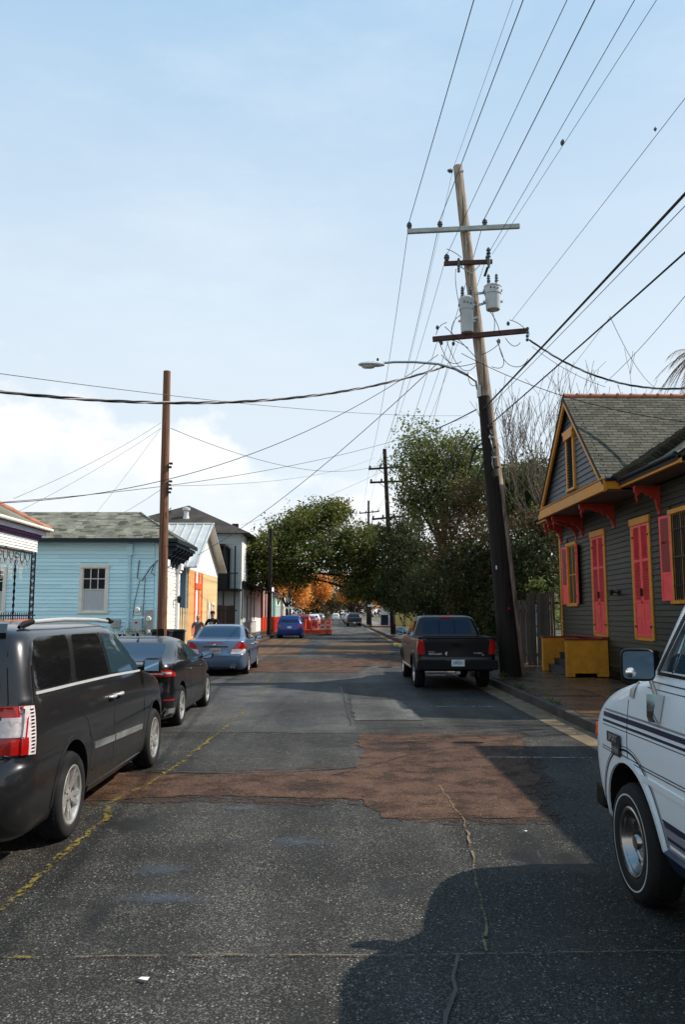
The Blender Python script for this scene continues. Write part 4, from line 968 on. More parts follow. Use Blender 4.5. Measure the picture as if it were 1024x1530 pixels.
def transformer(cpx, top, bot, w, lab):
    t_ = at(cpx, top, 21.85); b_ = at(cpx + 2, bot, 21.85); h = t_.z - b_.z
    T_ = tag(bpy.data.objects.new('transformer', None), None); link(T_, LP); T_.location = lp(*((t_ + b_) / 2)); T_.location.z = b_.z - bz_
    prof = [(0, 0), (w * .38, 0), (w * .40, .03), (w * .47, h * .88), (w * .50, h * .90), (w * .50, h * .95), (w * .46, h * .97), (w * .30, h * 1.02), (0, h * 1.04)]
    MB().lathe(prof, 24).build('tank', M_TANK, T_, 35)
    MB().lathe([(w * .475, h * .62), (w * .488, h * .625), (w * .488, h * .66), (w * .475, h * .665)], 24).build('band', M_STEEL, T_, 35)
    for k, (dx_, dy_) in enumerate(((-.12, -.05), (.1, -.08))):
        MB().lathe([(0, .30), (.02, .3), (.05, .24), (.03, .22), (.055, .17), (.03, .15), (.06, .09), (.035, .07), (.06, .0)], 10, TM((dx_, dy_, h))).build('bushing', M_PORC, T_, 40)
    for zz in (h * .3, h * .75): MB().box((w * .3, -.03, zz), (w * .55, .03, zz + .05)).box((-w * .55, -.03, zz), (-w * .3, .03, zz + .05)).build('hanger', M_STEEL, T_)['kind'] = 'stuff'
    for k in range(3): MB().cbox((-.1 + k * .1, -w * .46, h * (.8 - .02 * k)), (.03, .04, .03)).build('terminal', M_BLACK, T_)
    return T_
transformer(736, 426, 463, .50, ''); transformer(697, 444, 497, .44, '')
# street lamp on its curved arm
la = [at(714, 582, 22.0), at(712, 570, 21.95), at(702, 562, 21.9), at(680, 551, 21.8), at(655, 544, 21.7), at(620, 541, 21.6), at(590, 541, 21.5), at(572, 542.5, 21.45)]
lamp = tag(bpy.data.objects.new('street_lamp', None), 'grey cobra head street lamp on a long curved arm fixed to the leaning pole', 'street lamp'); link(lamp); lamp.location = la[0]
MB().tube([p - la[0] for p in la], [.038] * 4 + [.032] * 4, 8).build('lamp_arm', M_STEEL, lamp, 60)
MB().cbox((.04, .02, -.05), (.10, .1, .36)).build('arm_bracket', M_STEEL, lamp)
hd = at(555, 546, 21.4) - la[0]; hs = MB(); n = 9
hp_ = [(-.36, .03, .02), (-.30, .12, .05), (-.15, .16, .085), (.05, .16, .10), (.20, .12, .10), (.30, .07, .08), (.36, .05, .055)]
for i, (x, w, h) in enumerate(hp_):
    for k in range(10):
        t = 2 * math.pi * k / 10; zz = math.sin(t); hs.v.append((x, w * math.cos(t), .02 + (h if zz > 0 else h * .55) * zz))
for i in range(len(hp_) - 1):
    for k in range(10): hs.f.append((i * 10 + k, i * 10 + (k + 1) % 10, (i + 1) * 10 + (k + 1) % 10, (i + 1) * 10 + k)); hs.m.append(0)
hs.f += [tuple(range(10)), tuple(60 + k for k in range(10))]; hs.m += [0, 0]
o = hs.build('lamp_head', M_TANK, lamp, 50); o.location = hd
MB().lathe([(0, .1), (.03, .1), (.03, 0)], 8).build('photocell', M_BLACK, lamp, loc=hd + Vector((.18, 0, .10)))
MB().lathe([(0, -.07), (.10, -.05), (.13, 0)], 12, Matrix.Diagonal((1.6, 1, 1, 1))).build('lamp_lens', M_TANK, lamp, 50, loc=hd + Vector((-.08, 0, -.02)))
# black stub pole strapped in front
ST = thing('stub_pole', 'short black creosoted pole stub strapped to the foot of the leaning pole', 'pole', (4.72, 21.78, .13))
def stp(x, y, z): return Vector((x - 4.72, y - 21.78, z - .13))
MB().tube([stp(4.74, 21.80, .0), stp(4.62, 21.78, 1.6), stp(4.44, 21.78, 4.0), stp(4.17, 21.80, 7.82)], [.29, .26, .22, .165], 18).build('pole', M_WOODD, ST, 50)
MB().cbox(stp(4.36, 21.58, 3.05), (.03, .02, .10)).build('pole_tag', M_WHITE, ST)
MB().cbox(stp(4.66, 21.51, 1.95), (.06, .02, .05)).build('reflector', M_LRED, ST)
for i in range(5): MB().cbox(stp(4.27 + i * .035, 21.57, 6.9 - i * .28), (.16, .06, .05)).tube([stp(4.22 + i * .035, 21.56, 6.95 - i * .28), stp(4.30, 21.52, 6.7 - i * .28), stp(4.36, 21.56, 6.5 - i * .28)], .012, 5).build('cable_clamp', M_STEEL if i % 2 else M_BLACK, ST)['kind'] = 'stuff'
eq = MB().tube([stp(4.1, 21.7, 6.5), stp(3.9, 21.7, 6.35), stp(3.78, 21.7, 6.1), stp(3.66, 21.75, 5.6)], [.015, .03, .035, .015], 6).tube([stp(4.15, 21.7, 6.05), stp(4.0, 21.7, 5.7), stp(3.85, 21.7, 5.3)], .018, 6)
eq.tube([stp(4.1, 21.6, 6.3), stp(3.72, 21.6, 6.33)], .02, 5).build('cable_fitting', M_BLACK, ST, 50)

def big_pole(px, ptop, Y, X, arms, lab, rad=.17, grp=None, m=None, cat='power pole', name='utility_pole'):
    top = at(px, ptop, Y); P = thing(name, lab, cat, (X, Y, .1), 0, grp)
    MB().tube([(0, 0, 0), (top.x * .5 + X * .5 - X, 0, top.z / 2), (top.x - X, 0, top.z - .1)], [rad, rad * .85, rad * .7], 12).build('pole', m or M_WOODD, P, 50)
    pts = []
    for (xa, xb, ya, yb) in arms:
        a = at(xa, ya, Y - .2) - Vector((X, Y, .1)); b = at(xb, yb, Y - .2) - Vector((X, Y, .1))
        MB().bar(a, b, .12, .15).build('crossarm', M_WOODD, P)
        mid = (a + b) / 2; MB().bar(a.lerp(b, .25), mid + Vector((0, 0, -.6)), .04, .04).bar(a.lerp(b, .75), mid + Vector((0, 0, -.6)), .04, .04).build('brace', M_BLACK, P)
        for t in (.04, .34, .66, .96): insulator(P, a.lerp(b, t) + Vector((0, 0, .07)), 1.4)
    return P
big_pole(575, 671, 64.5, 4.69, [(551, 603, 701, 697), (553, 604, 721, 719), (556, 605, 776, 771)], 'dark three-armed power pole on the right kerb beyond the pickup', .22)
big_pole(551, 748, 112, 4.7, [(537, 567, 767, 764)], 'farther power pole showing one crossarm above the oak', .2)
big_pole(405, 790, 62.0, -5.0, [], 'dark bare pole on the left kerb beside the blue parked car', .19)
big_pole(432, 845, 100, -5.4, [], 'thin far pole with a street sign behind the blue parked car', .13)
big_pole(553, 872, 102.5, 4.6, [], 'thin far pole with street sign left of the middle power pole', .14)
for (px_, py_, Y_, lab) in ((432, 908, 99.8, 'white street name sign on the thin far left pole'), (555, 905, 102.2, 'white street name sign on the thin far right pole')):
    p = at(px_, py_, Y_); o = thing('street_sign', lab, 'sign', p); MB().box((-.45, -.02, -.12), (.45, .02, .12)).build('sign_plate', M_WHITE, o)
    MB().box((-.02, -.5, .14), (.02, .5, .34)).build('cross_plate', M_WHITE, o)
LPp = thing('bare_utility_pole', 'red brown bare wooden pole in front of the aqua house corner', 'power pole', (-5.52, 26, .13))
MB().tube([(0, 0, 0), (-.02, 0, 3), (-.05, 0, 6), (-.07, 0, 9.68)], [.165, .15, .14, .12], 16).build('pole', M_WOODR, LPp, 50)
fx = MB()
for k in range(6): fx.cbox((.13 + .03 * (k % 2), -.08, 5.6 + k * .12 + (.35 if k > 3 else 0)), (.10, .10, .06))
fx.tube([(.12, -.1, 5.0), (.2, -.1, 5.1), (.16, -.1, 4.9), (.22, -.1, 5.0), (.12, -.1, 4.95)], .012, 5).build('cable_hardware', M_BLACK, LPp)
MB().box((-.10, -.17, .9), (.10, -.14, 1.2)).build('pole_tag', M_TRIM, LPp)

# ---------------------------------------------------------------- wires
def wire(label, A, B, sag=.5, r=.012, m=None, name='power_line', n=26, twist=0, cat='wire', grp=None):
    r = r * .72
    A = Vector(A); B = Vector(B); pts = []
    for i in range(n + 1):
        t = i / n; p = A.lerp(B, t); p.z -= 4 * sag * t * (1 - t); pts.append(p - A)
    w = MB()
    if twist:
        L = (B - A).length; k = max(40, int(L / .11)); ax = (B - A).normalized(); s1 = ax.cross(Vector((0, 0, 1))).normalized(); s2 = s1.cross(ax)
        for ph, mi in ((0, 0), (2.1, 1), (4.2, 0)):
            w.mi = mi; P_ = []
            for i in range(k + 1):
                t = i / k; p = A.lerp(B, t) - A; p.z -= 4 * sag * t * (1 - t); a = ph + L * t / twist * 2 * math.pi
                P_.append(p + s1 * (r * 1.1 * math.cos(a)) + s2 * (r * 1.1 * math.sin(a)))
            w.tube(P_, r, 5)
        o = w.build(name, [m or M_WIRE, M_WIREL], None, 60)
    else:
        w.tube(pts, r, 5); o = w.build(name, m or M_WIRE, None, 60)
    o.location = A; return tag(o, label, cat, grp)
def up_wire(label, A, px, py, z, r=.012, m=None, Yend=-16, sag=.15):
    A = Vector(A); B = atz(px, py, z); k = (Yend - A.y) / (B.y - A.y); E_ = A + (B - A) * k
    return wire(label, A, E_, sag, r, m)
i1 = [p + Vector((0, 0, .22)) for p in ins1]
up_wire('black wire from the left insulator of the pale top crossarm rising to the photo top', i1[0], 706, 0, 12.7, .014)
up_wire('black wire from the second insulator of the pale crossarm rising to the photo top', i1[1], 779, 0, 12.7, .014)
up_wire('black wire from the right insulator of the pale crossarm rising to the photo top', i1[2], 885, 0, 12.7, .016)
up_wire('hair-thin wire from the very top of the leaning pole', at(677, 254, 22), 765, 0, 14.2, .007, M_WIREG)
i2a, i2b = at(668, 386, 22) + Vector((0, 0, .1)), at(729, 386, 22) + Vector((0, 0, .1))
up_wire('thin wire from the left end of the short middle crossarm to the photo top', i2a, 843, 0, 11.8, .010)
up_wire('thin wire from the right end of the short crossarm, no bead on it', i2b, 943, 0, 11.8, .010)
Bw = up_wire('thin wire carrying a dark bead insulator above the transformers', at(736, 380, 22), 975, 0, 11.8, .008, M_WIREG)
bp = at(736, 380, 22).lerp(atz(975, 0, 11.8), .58); o = MB().lathe([(0, -.08), (.03, -.05), (.048, 0), (.03, .05), (0, .08)], 10, Matrix.Rotation(R(60), 4, 'X')).build('bead_insulator', M_PORC, None, 50); o.location = bp; tag(o, 'dark bead insulator threaded on a thin wire right of the pole', 'insulator')
up_wire('thin wire from the right end of the lowest crossarm with a small bead', at(766, 478, 22), 1024, 136, 9.9, .008, M_WIREG)
bp = atz(980, 193, 9.9); o = MB().lathe([(0, -.05), (.03, 0), (0, .05)], 8).build('bead_insulator', M_PORC); o.location = bp; tag(o, 'tiny dark bead on the thin wire near the right edge', 'insulator')
up_wire('thickest black cable from the stub pole to the right edge', at(722, 612, 21.7), 1024, 276, 7.6, .032, None)
up_wire('thin wire just under the thickest black cable', at(728, 612, 21.7), 1024, 294, 7.4, .009, M_WIREG)
up_wire('thick black cable below the thickest one, from the stub pole to the right', at(738, 630, 21.7), 1024, 364, 6.9, .022, None)
# onward spans from the leaning pole to the middle pole
nx = [at(553, 690, 64.3), at(566, 690, 64.3), at(602, 689, 64.3)]
wire('black wire from the left insulator down to the middle pole', i1[0], nx[0], .9, .013)
wire('black wire from the second insulator down to the middle pole', i1[1], nx[1], .9, .013)
wire('black wire from the right insulator passing behind the pole to the middle pole', i1[2], nx[2], .9, .013)
wire('thin wire from the short crossarm down to the second arm of the middle pole', i2a, at(558, 712, 64.3), .8, .010, M_WIREG)
wire('thin wire from the short crossarm right end to the middle pole second arm', i2b, at(600, 711, 64.3), .8, .010, M_WIREG)
wire('thin wire from the pole top down to the middle pole top', at(677, 254, 22), at(575, 668, 64.4), .8, .007, M_WIREG)
wire('wire from the lowest crossarm left end to the lowest arm of the middle pole', at(655, 506, 21.9), at(560, 768, 64.3), .7, .010, M_WIREG)
wire('wire from the lowest crossarm to the right of the middle pole lowest arm', at(680, 504, 21.9), at(600, 768, 64.3), .7, .010, M_WIREG)
wire('heavy dark cable sloping from the stub pole past the green tree', at(712, 612, 21.7), at(590, 655, 64), .3, .028)
wire('bundled cable from the stub pole fitting sloping down through the tree', at(702, 640, 21.7), at(600, 792, 62), .1, .03)
wire('second bundled cable from the stub pole sloping through the tree', at(712, 655, 21.7), at(604, 800, 62), .1, .022)
for a_, b_, l_ in (((553, 690), (540, 762), 'left'), ((566, 690), (548, 762), 'middle'), ((602, 689), (564, 761), 'right')):
    wire('far thin wire on the %s between the two distant poles' % l_, at(a_[0], a_[1], 64.3), at(b_[0], b_[1], 111.8), .8, .012, M_WIREG)
# across the street
wire('thick twisted pale and black cable crossing the whole left sky', at(-90, 574, 12.5), at(664, 548, 21.8), .62, .022, M_WIRE, 'twisted_cable', twist=1.5)
wire('straight pale joint of the twisted cable under the lamp arm', at(664, 548, 21.8), at(716, 541, 22), .05, .014)
wire('thin wire descending from the upper left edge past the bare pole top', at(-60, 550, 16), at(690, 621, 40), .3, .012, M_WIREG)
wire('dark wire from the left edge rising to the leaning pole lower crossarm', at(-40, 753, 17), at(655, 530, 21.8), 1.0, .012)
wire('grey wire from the left edge passing the bare pole to the tree', at(-20, 752, 20), at(700, 622, 36), .62, .012)
wire('long cable from the lamp arm pole down to the orange shed gable', at(652, 545, 21.8), at(290, 832, 39.5), .45, .016)
wire('thin wire from the bare pole to the left edge, upper of a pair', at(240, 632, 26), at(20, 745, 19), .12, .008, M_WIREG)
wire('thin wire from the bare pole to the left edge, lower of a pair', at(240, 640, 26), at(20, 768, 20), .1, .007, M_WIREG)
wire('thin wire from the bare pole steeply down to the aqua roof', at(240, 640, 26), at(140, 771, 33), .05, .007, M_WIREG)
wire('thin wire from low on the bare pole down to the aqua roof', at(242, 730, 26), at(172, 772, 33), .05, .009, M_WIREG)
wire('dark wire sagging from the bare pole towards the middle trees', at(255, 640, 26), at(600, 681, 58), 1.3, .014)
wire('thin grey wire crossing above the oak towards the tree', at(255, 726, 26), at(560, 684, 60), .5, .010, M_WIREG)
wire('thin far wire from the two-storey house up over the oak', at(358, 785, 60), at(600, 690, 62), .4, .012, M_WIREG)
# right-hand drops
wire('thick black drop cable sagging from the lowest crossarm to the cottage ridge', at(792, 508, 21.9), at(1060, 576, 19), .55, .020, M_WIRE, twist=1.0)
wire('thin wire doubling the sagging drop cable near the crossarm', at(796, 518, 21.9), at(905, 578, 20.6), .12, .009)
wire('dark cable falling from the leaning pole across the cottage roof', at(690, 528, 21.9), at(1060, 634, 17), .35, .013)
wire('thin line from the cottage ridge up to the right edge', at(905, 572, 21), at(1060, 398, 12), .1, .009)
wire('loop wire hanging from the thick black cable to the drop cable', at(912, 472, 14), at(985, 582, 19), .25, .007, M_WIREG)
wire('thin line from the loop wire down behind the cottage gable', at(912, 474, 14), at(800, 610, 26), .1, .006, M_WIREG)
wire('short thin wire from the stub pole to the bare tree', at(745, 655, 22), at(790, 632, 30), .05, .008, M_WIREG)
# drip loops around the crossarms
lr = random.Random(5)
loops = [((655, 505), (700, 560), (672, 560)), ((668, 510), (712, 545), (690, 575)), ((745, 506), (770, 548), (748, 545)), ((742, 508), (735, 548), (768, 560)), ((720, 530), (748, 512), (735, 525)), ((665, 488), (712, 535), (690, 510)),
         ((682, 402), (690, 470), (678, 420)), ((690, 470), (676, 500), (672, 480)), ((736, 465), (738, 500), (742, 480)), ((756, 505), (778, 512), (768, 525)), ((690, 385), (668, 372), (680, 376)), ((698, 360), (690, 400), (694, 380)), ((660, 530), (690, 540), (676, 550)), ((700, 520), (655, 512), (672, 500)),
         ((730, 462), (748, 500), (745, 480)), ((762, 478), (792, 500), (780, 482)), ((652, 500), (668, 482), (656, 484)), ((700, 556), (712, 576), (700, 580)), ((770, 548), (790, 536), (783, 550))]
for k, (a_, b_, c_) in enumerate(loops):
    A_, B_, C_ = at(a_[0], a_[1], 21.8), at(b_[0], b_[1], 21.8 + lr.uniform(-.2, .2)), at(c_[0], c_[1], 21.6)
    pts = [lp(*(A_ * (1 - t) ** 2 + C_ * 2 * t * (1 - t) + B_ * t * t)) for t in [i / 10 for i in range(11)]]
    MB().tube(pts, .010, 5).build('drip_loop', M_WIRE, LP)
for q in ((654, 492), (660, 515), (678, 516), (760, 486), (746, 512)): insulator(LP, lp(*at(q[0], q[1], 21.85)), .7)
for k in range(4): o = insulator(LP, lp(*at(788, 492 + k * 5.5, 21.85)), .7, rot=(R(90), 0, 0))

# ---------------------------------------------------------------- trees
def leaves(name, cl, n, size, m, parent, seed=1, flat=.6, loc0=(0, 0, 0)):
    """cl: clusters (x, y, z, rx, ry, rz, weight). n leaf clumps as bent little quads, spread through the crown"""
    rg = np.random.default_rng(seed); n = int(n * 1.35); size = size * .82; cl = np.array(cl, float); w = cl[:, 6] / cl[:, 6].sum()
    idx = rg.choice(len(cl), n, p=w); d = rg.normal(size=(n, 3)); d /= np.linalg.norm(d, axis=1)[:, None]
    rad = rg.uniform(.15, 1.0, (n, 1)) ** .45 * (1 + .18 * rg.normal(size=(n, 1)))
    c = cl[idx, :3] + d * rad * cl[idx, 3:6]
    # twiggy sprays: clump positions together
    k = max(1, n // 14); sp = rg.integers(0, k, n); off = c[:k][sp]; c = np.where(rg.uniform(size=(n, 1)) < .55, off + rg.normal(size=(n, 3)) * size * 1.6, c)
    u = rg.normal(size=(n, 3)); u /= np.linalg.norm(u, axis=1)[:, None]
    v = np.cross(u, rg.normal(size=(n, 3))); v /= np.linalg.norm(v, axis=1)[:, None]
    s = size * rg.uniform(.45, 1.25, (n, 1)); a = u * s; b = v * s * flat
    V = np.stack([c - a, c - b * .8, c + a, c + b * .8], 1).reshape(-1, 3) - np.array(loc0)
    me = bpy.data.meshes.new(name); me.vertices.add(4 * n); me.vertices.foreach_set('co', V.ravel())
    me.loops.add(4 * n); me.loops.foreach_set('vertex_index', np.arange(4 * n)); me.polygons.add(n); me.polygons.foreach_set('loop_start', np.arange(0, 4 * n, 4))
    me.update(calc_edges=True); me.materials.append(m); o = bpy.data.objects.new(name, me); return link(o, parent)
def branchy(rg, p, d, L, r, depth, out, spread=.5, upw=.25, thin=.62, kids=3, minr=.006):
    n = 4; pts = [p.copy()]; q = p.copy(); dd = d.copy()
    for i in range(n):
        dd = (dd + Vector((rg.uniform(-1, 1), rg.uniform(-1, 1), rg.uniform(-.5, 1))) * .13 + Vector((0, 0, upw * .12))).normalized(); q = q + dd * (L / n); pts.append(q.copy())
    out.tube(pts, [max(minr, r * (1 - .45 * i / n)) for i in range(n + 1)], 6 if r > .05 else 4 if r > .015 else 3, False)
    if depth <= 0: return
    for k in range(kids):
        i = rg.randint(1, n); a = pts[i]; nd = (dd + Vector((rg.uniform(-1, 1), rg.uniform(-1, 1), rg.uniform(-.4, .9))) * spread * 1.3).normalized()
        branchy(rg, a, nd, L * rg.uniform(.55, .8), max(minr, r * thin * (1 - .1 * i)), depth - 1, out, spread, upw, thin, kids, minr)
def tree(name, lab, x, y, cl, n, size, m, trunk_h, r, bark=None, seed=1, grp=None, extra=None, flat=.6, fork=None, sparse=False):
    if sparse: n = int(n * .8)
    T_ = thing(name, lab, 'tree', (x, y, .05), 0, grp); rg = random.Random(seed)
    f0 = Vector(fork) if fork else Vector((rg.uniform(-.3, .3), rg.uniform(-.3, .3), trunk_h))
    MB().tube([(0, 0, -.1), (f0.x * .2, f0.y * .3, trunk_h * .35), (f0.x * .7, f0.y * .7, trunk_h * .75), f0], [r * 1.25, r, r * .85, r * .75], 10).build('trunk', bark or M_BARK, T_, 60)
    lb = MB()
    for c in cl:
        e = Vector((c[0] - x, c[1] - y, c[2])); mid = f0.lerp(e, .5) + Vector((rg.uniform(-.4, .4), rg.uniform(-.4, .4), -.01 * (e - f0).length))
        lb.tube([f0 - Vector((0, 0, .15)), f0.lerp(mid, .6), mid, mid.lerp(e, .6) + Vector((0, 0, .1)), e], [r * .45, r * .38, r * .28, r * .16, r * .06], 6, False)
        for k in range(7):
            dd = Vector((rg.uniform(-1, 1) * c[3], rg.uniform(-1, 1) * c[4], rg.uniform(-.8, 1) * c[5])) * .85; lb.tube([mid.lerp(e, rg.uniform(.4, 1)), e + dd * .6 + Vector((0, 0, .1)), e + dd], [r * .12, r * .06, r * .03], 4, False)
    lb.build('limbs', bark or M_BARK, T_, 60)
    leaves('crown', cl, n, size, m, T_, seed, flat, (x, y, .05))
    if extra:
        for (m2, cl2, n2, s2) in extra: leaves('crown', cl2, n2, s2, m2, T_, seed + 9, flat, (x, y, .05))
    return T_
def clus(px, py, Y, rx, ry, rz, w=1.): p = at(px, py, Y); return (p.x, p.y, p.z, rx, ry, rz, w)
# live oak spreading over the left side of the street
Yo = 66
oak = [clus(400, 815, Yo - 2, 1.5, 1.8, 1.2, .7), clus(425, 800, Yo, 1.9, 2.4, 1.5, 1.2), clus(450, 785, Yo, 1.7, 2.4, 1.5, 1.2), clus(480, 772, Yo + 1, 1.8, 2.4, 1.5, 1.2), clus(505, 765, Yo + 1, 1.2, 2, 1.2, .8), clus(455, 830, Yo - 1, 2.4, 2.6, 1.7, 1.6),
       clus(500, 815, Yo, 2.4, 2.6, 1.9, 1.6), clus(535, 808, Yo, 1.9, 2.4, 1.6, 1.1), clus(408, 850, Yo - 1, 1.8, 2.4, 1.1, 1), clus(440, 862, Yo, 2, 2.5, .9, 1), clus(520, 850, Yo + 1, 2.2, 2.5, 1.5, 1.2), clus(550, 835, Yo + 1, 1.4, 2.2, 1.4, .8),
       clus(530, 882, Yo, 1.2, 2, .9, .55), clus(385, 868, Yo - 1, 1.1, 1.5, .8, .45), clus(565, 870, Yo, 1.3, 2, 1.2, .5), clus(380, 830, Yo - 2, 1.0, 1.4, 1.2, .3)]
tree('live_oak', 'broad live oak arching over the left half of the street', -8.4, 67, oak, 30000, .17, L_OAK, 3.6, .42, seed=3, fork=(1.6, -.5, 6.0))
Yd = 58
dk = [clus(585, 845, Yd + 8, 2.2, 2.5, 2.6, 1.2), clus(600, 800, Yd + 6, 1.6, 2.4, 1.7, .8), clus(600, 880, Yd, 2, 2.4, 1.6, 1), clus(625, 855, Yd, 2, 2.4, 2.4, 1.2), clus(610, 825, Yd + 2, 1.8, 2, 1.8, .9), clus(640, 880, Yd - 6, 1.6, 2, 1.6, 1), clus(560, 800, Yd + 12, 1.4, 2, 1.0, .5), clus(570, 885, Yd + 10, 2.0, 2, .9, .6), clus(545, 870, Yd + 10, 1.3, 2, .8, .4)]
tree('dark_evergreen', 'very dark evergreen behind the three-armed power pole', 7.8, Yd + 2, dk, 20000, .17, L_DARK, 3.0, .3, seed=5)
# tall green tree right of the pole
Yt = 46
tg = [clus(625, 650, Yt, 1.3, 1.5, 1.2, .30), clus(620, 690, Yt, 1.6, 1.8, 1.5, .7), clus(655, 680, Yt, 1.7, 1.8, 1.3, .8), clus(690, 670, Yt, 1.5, 1.8, 1.1, .6), clus(635, 725, Yt, 1.8, 2, 1.5, 1), clus(675, 720, Yt, 1.8, 2, 1.5, 1), clus(708, 700, Yt, 1.3, 1.6, 1.3, .6), clus(640, 765, Yt, 1.5, 1.8, 1.2, .8), clus(690, 750, Yt - 1, 1.5, 1.8, 1.3, .7), clus(612, 745, Yt, 1.0, 1.2, 1.0, .3)]
tree('tall_broadleaf_tree', 'tall loose green tree with forked trunk left of the leaning pole', 6.9, Yt, tg, 20000, .125, L_MID, 4.2, .26, seed=8, fork=(-.6, 0, 5.2), sparse=True)
rs = [clus(690, 790, 38, 1.4, 1.6, 1.6, 1), clus(720, 830, 35, 1.3, 1.6, 1.7, 1), clus(665, 835, 42, 1.2, 1.6, 1.5, .7), clus(790, 800, 33, 1.3, 1.5, 1.1, .8), clus(770, 860, 33, 1.2, 1.5, 1.3, .8), clus(820, 790, 32, .8, 1.4, .7, .5), clus(700, 740, 38, 1.0, 1.3, .9, .45)]
tree('rusty_shrub_tree', 'rust brown tangled vine tree behind the leaning pole', 6.9 + 1.0, 36, rs, 15000, .10, L_RUST, 2.2, .16, seed=12, extra=[(L_DARK, [clus(700, 860, 36, 1.8, 2, 1.6, 1), clus(750, 850, 34, 1.6, 2, 1.7, 1), clus(650, 890, 42, 1.8, 2, 1.2, 1), clus(800, 850, 31, 1.1, 1.5, 1.3, .8)], 13000, .12)])
mg = [clus(765, 730, 44, 1.6, 2, 1.3, 1), clus(790, 720, 44, 1.6, 2, 1.4, 1), clus(750, 760, 44, 1.5, 2, 1.2, .8), clus(800, 755, 44, 1.4, 2, 1.2, .8), clus(735, 720, 44, 1.0, 1.3, 1.0, .4)]
tree('green_tree', 'dense green tree between the leaning pole and the cottage gable', 11.5, 44.5, mg, 12000, .14, L_GREEN, 5, .25, seed=15)
# hedges and undergrowth along the right pavement
def shrub(name, lab, cl, n, size, m, x, y, seed, stems=5):
    T_ = thing(name, lab, 'shrub', (x, y, .1)); s_ = MB(); rg = random.Random(seed)
    for k in range(stems): c = cl[k % len(cl)]; s_.tube([(rg.uniform(-.2, .2), rg.uniform(-.2, .2), 0), ((c[0] - x) * .5, (c[1] - y) * .5, c[2] * .4), (c[0] - x, c[1] - y, c[2])], [.04, .03, .01], 5)
    s_.build('stem', M_BARK, T_); leaves('foliage', cl, n, size, m, T_, seed, .6, (x, y, .1)); return T_
shrub('hedge', 'dark hedge leaning over the right pavement behind the pickup', [(6.9, 33, 1.9, 1, 2.5, 1.5, 1), (6.7, 38, 1.7, 1, 2.6, 1.3, 1), (6.8, 44, 1.6, 1.1, 3, 1.3, 1), (6.9, 51, 1.6, 1.1, 3, 1.2, 1)], 12000, .12, L_DARK, 6.9, 40, 21)
shrub('dry_shrub', 'rusty dry shrub glowing beside the right pavement', [clus(650, 905, 43, .6, .8, .6, 1), clus(690, 900, 38, .7, .7, .7, 1), clus(672, 885, 40, .4, .6, .7, .6)], 3500, .09, L_RUST, 6.3, 41, 23)
shrub('yellow_shrub', 'pale yellow green shrub left of the rusty one', [clus(645, 893, 46, .5, .6, .45, 1), clus(600, 905, 58, .8, .9, .6, .6)], 2500, .09, L_MID, 5.6, 47, 24)
shrub('weeds', 'bright green weeds sprouting over the wooden gate', [clus(803, 876, 27, .22, .22, .12, 1)], 400, .09, L_GREEN, 6.9, 27, 25, 2)
shrub('bush', 'round green bush at the far right corner before the cream fence', [clus(588, 895, 98, 1.8, 1.5, 1.6, 1), clus(605, 880, 96, 2, 1.5, 1.8, 1)], 5000, .2, L_GREEN, 8.5, 98, 26)
bt = thing('bare_tree', 'leafless twiggy tree behind the cottage gable', 'tree', (10.9, 38, 0)); mb = MB(); rg = random.Random(31)
MB().tube([(0, 0, 0), (-.1, 0, 3), (-.3, 0, 5.6)], [.22, .19, .15], 8).build('trunk', M_TWIG, bt, 60)
for k in range(8): branchy(rg, Vector((-.3, 0, 4.6)), Vector((rg.uniform(-1.0, .9), rg.uniform(-.5, .5), 1.0)).normalized(), rg.uniform(2.8, 4.2), .07, 4, mb, .45, .5, .62, 3, .011)
mb.build('branches', M_TWIG, bt, 60)
bt = thing('bare_tree', 'faint leafless tree behind the terracotta ridge of the cottage', 'tree', (15.5, 42, 0)); mb = MB()
MB().tube([(0, 0, 0), (.1, 0, 5)], [.2, .15], 8).build('trunk', M_TWIG, bt, 60)
for k in range(5): branchy(rg, Vector((.1, 0, 5)), Vector((rg.uniform(-.8, .8), rg.uniform(-.5, .5), 1.0)).normalized(), rg.uniform(3, 3.9), .055, 4, mb, .45, .45, .6, 3, .008)
mb.build('branches', M_TWIG, bt, 60)
# palm beyond the ridge at the right edge
PALM = at(1040, 530, 36.5)
pm = thing('palm_tree', 'brown palm fronds at the right edge above the cottage ridge', 'palm', (PALM.x, 36.5, 0)); fm = MB(); rg = random.Random(9)
MB().tube([(0, 0, 0), (0, 0, PALM.z)], [.22, .18], 10).build('trunk', M_BARK, pm, 60)
for k in range(34):
    a = rg.uniform(0, 2 * math.pi); el = rg.uniform(-.9, .9); L = rg.uniform(1.5, 2.3); P_ = []
    for i in range(8):
        t = i / 7; rr_ = L * t; P_.append(Vector((math.cos(a) * rr_ * math.cos(el * .6), math.sin(a) * rr_ * math.cos(el * .6), PALM.z + math.sin(el) * rr_ - 1.3 * t * t)))
    fm.tube(P_, [.025 - .0028 * i for i in range(8)], 3, False)
    for i in range(1, 8):
        for s_ in (-1, 1):
            for j in range(3):
                b_ = P_[i - 1].lerp(P_[i], j / 3); side = Vector((-math.sin(a), math.cos(a), 0)) * s_; e_ = b_ + side * .22 + Vector((math.cos(a) * .12, math.sin(a) * .12, -.42 * rg.uniform(.6, 1.2)))
                fm.add([b_, b_ + Vector((0, 0, .035)), e_], [(0, 1, 2)])
fm.build('fronds', L_FERN, pm)
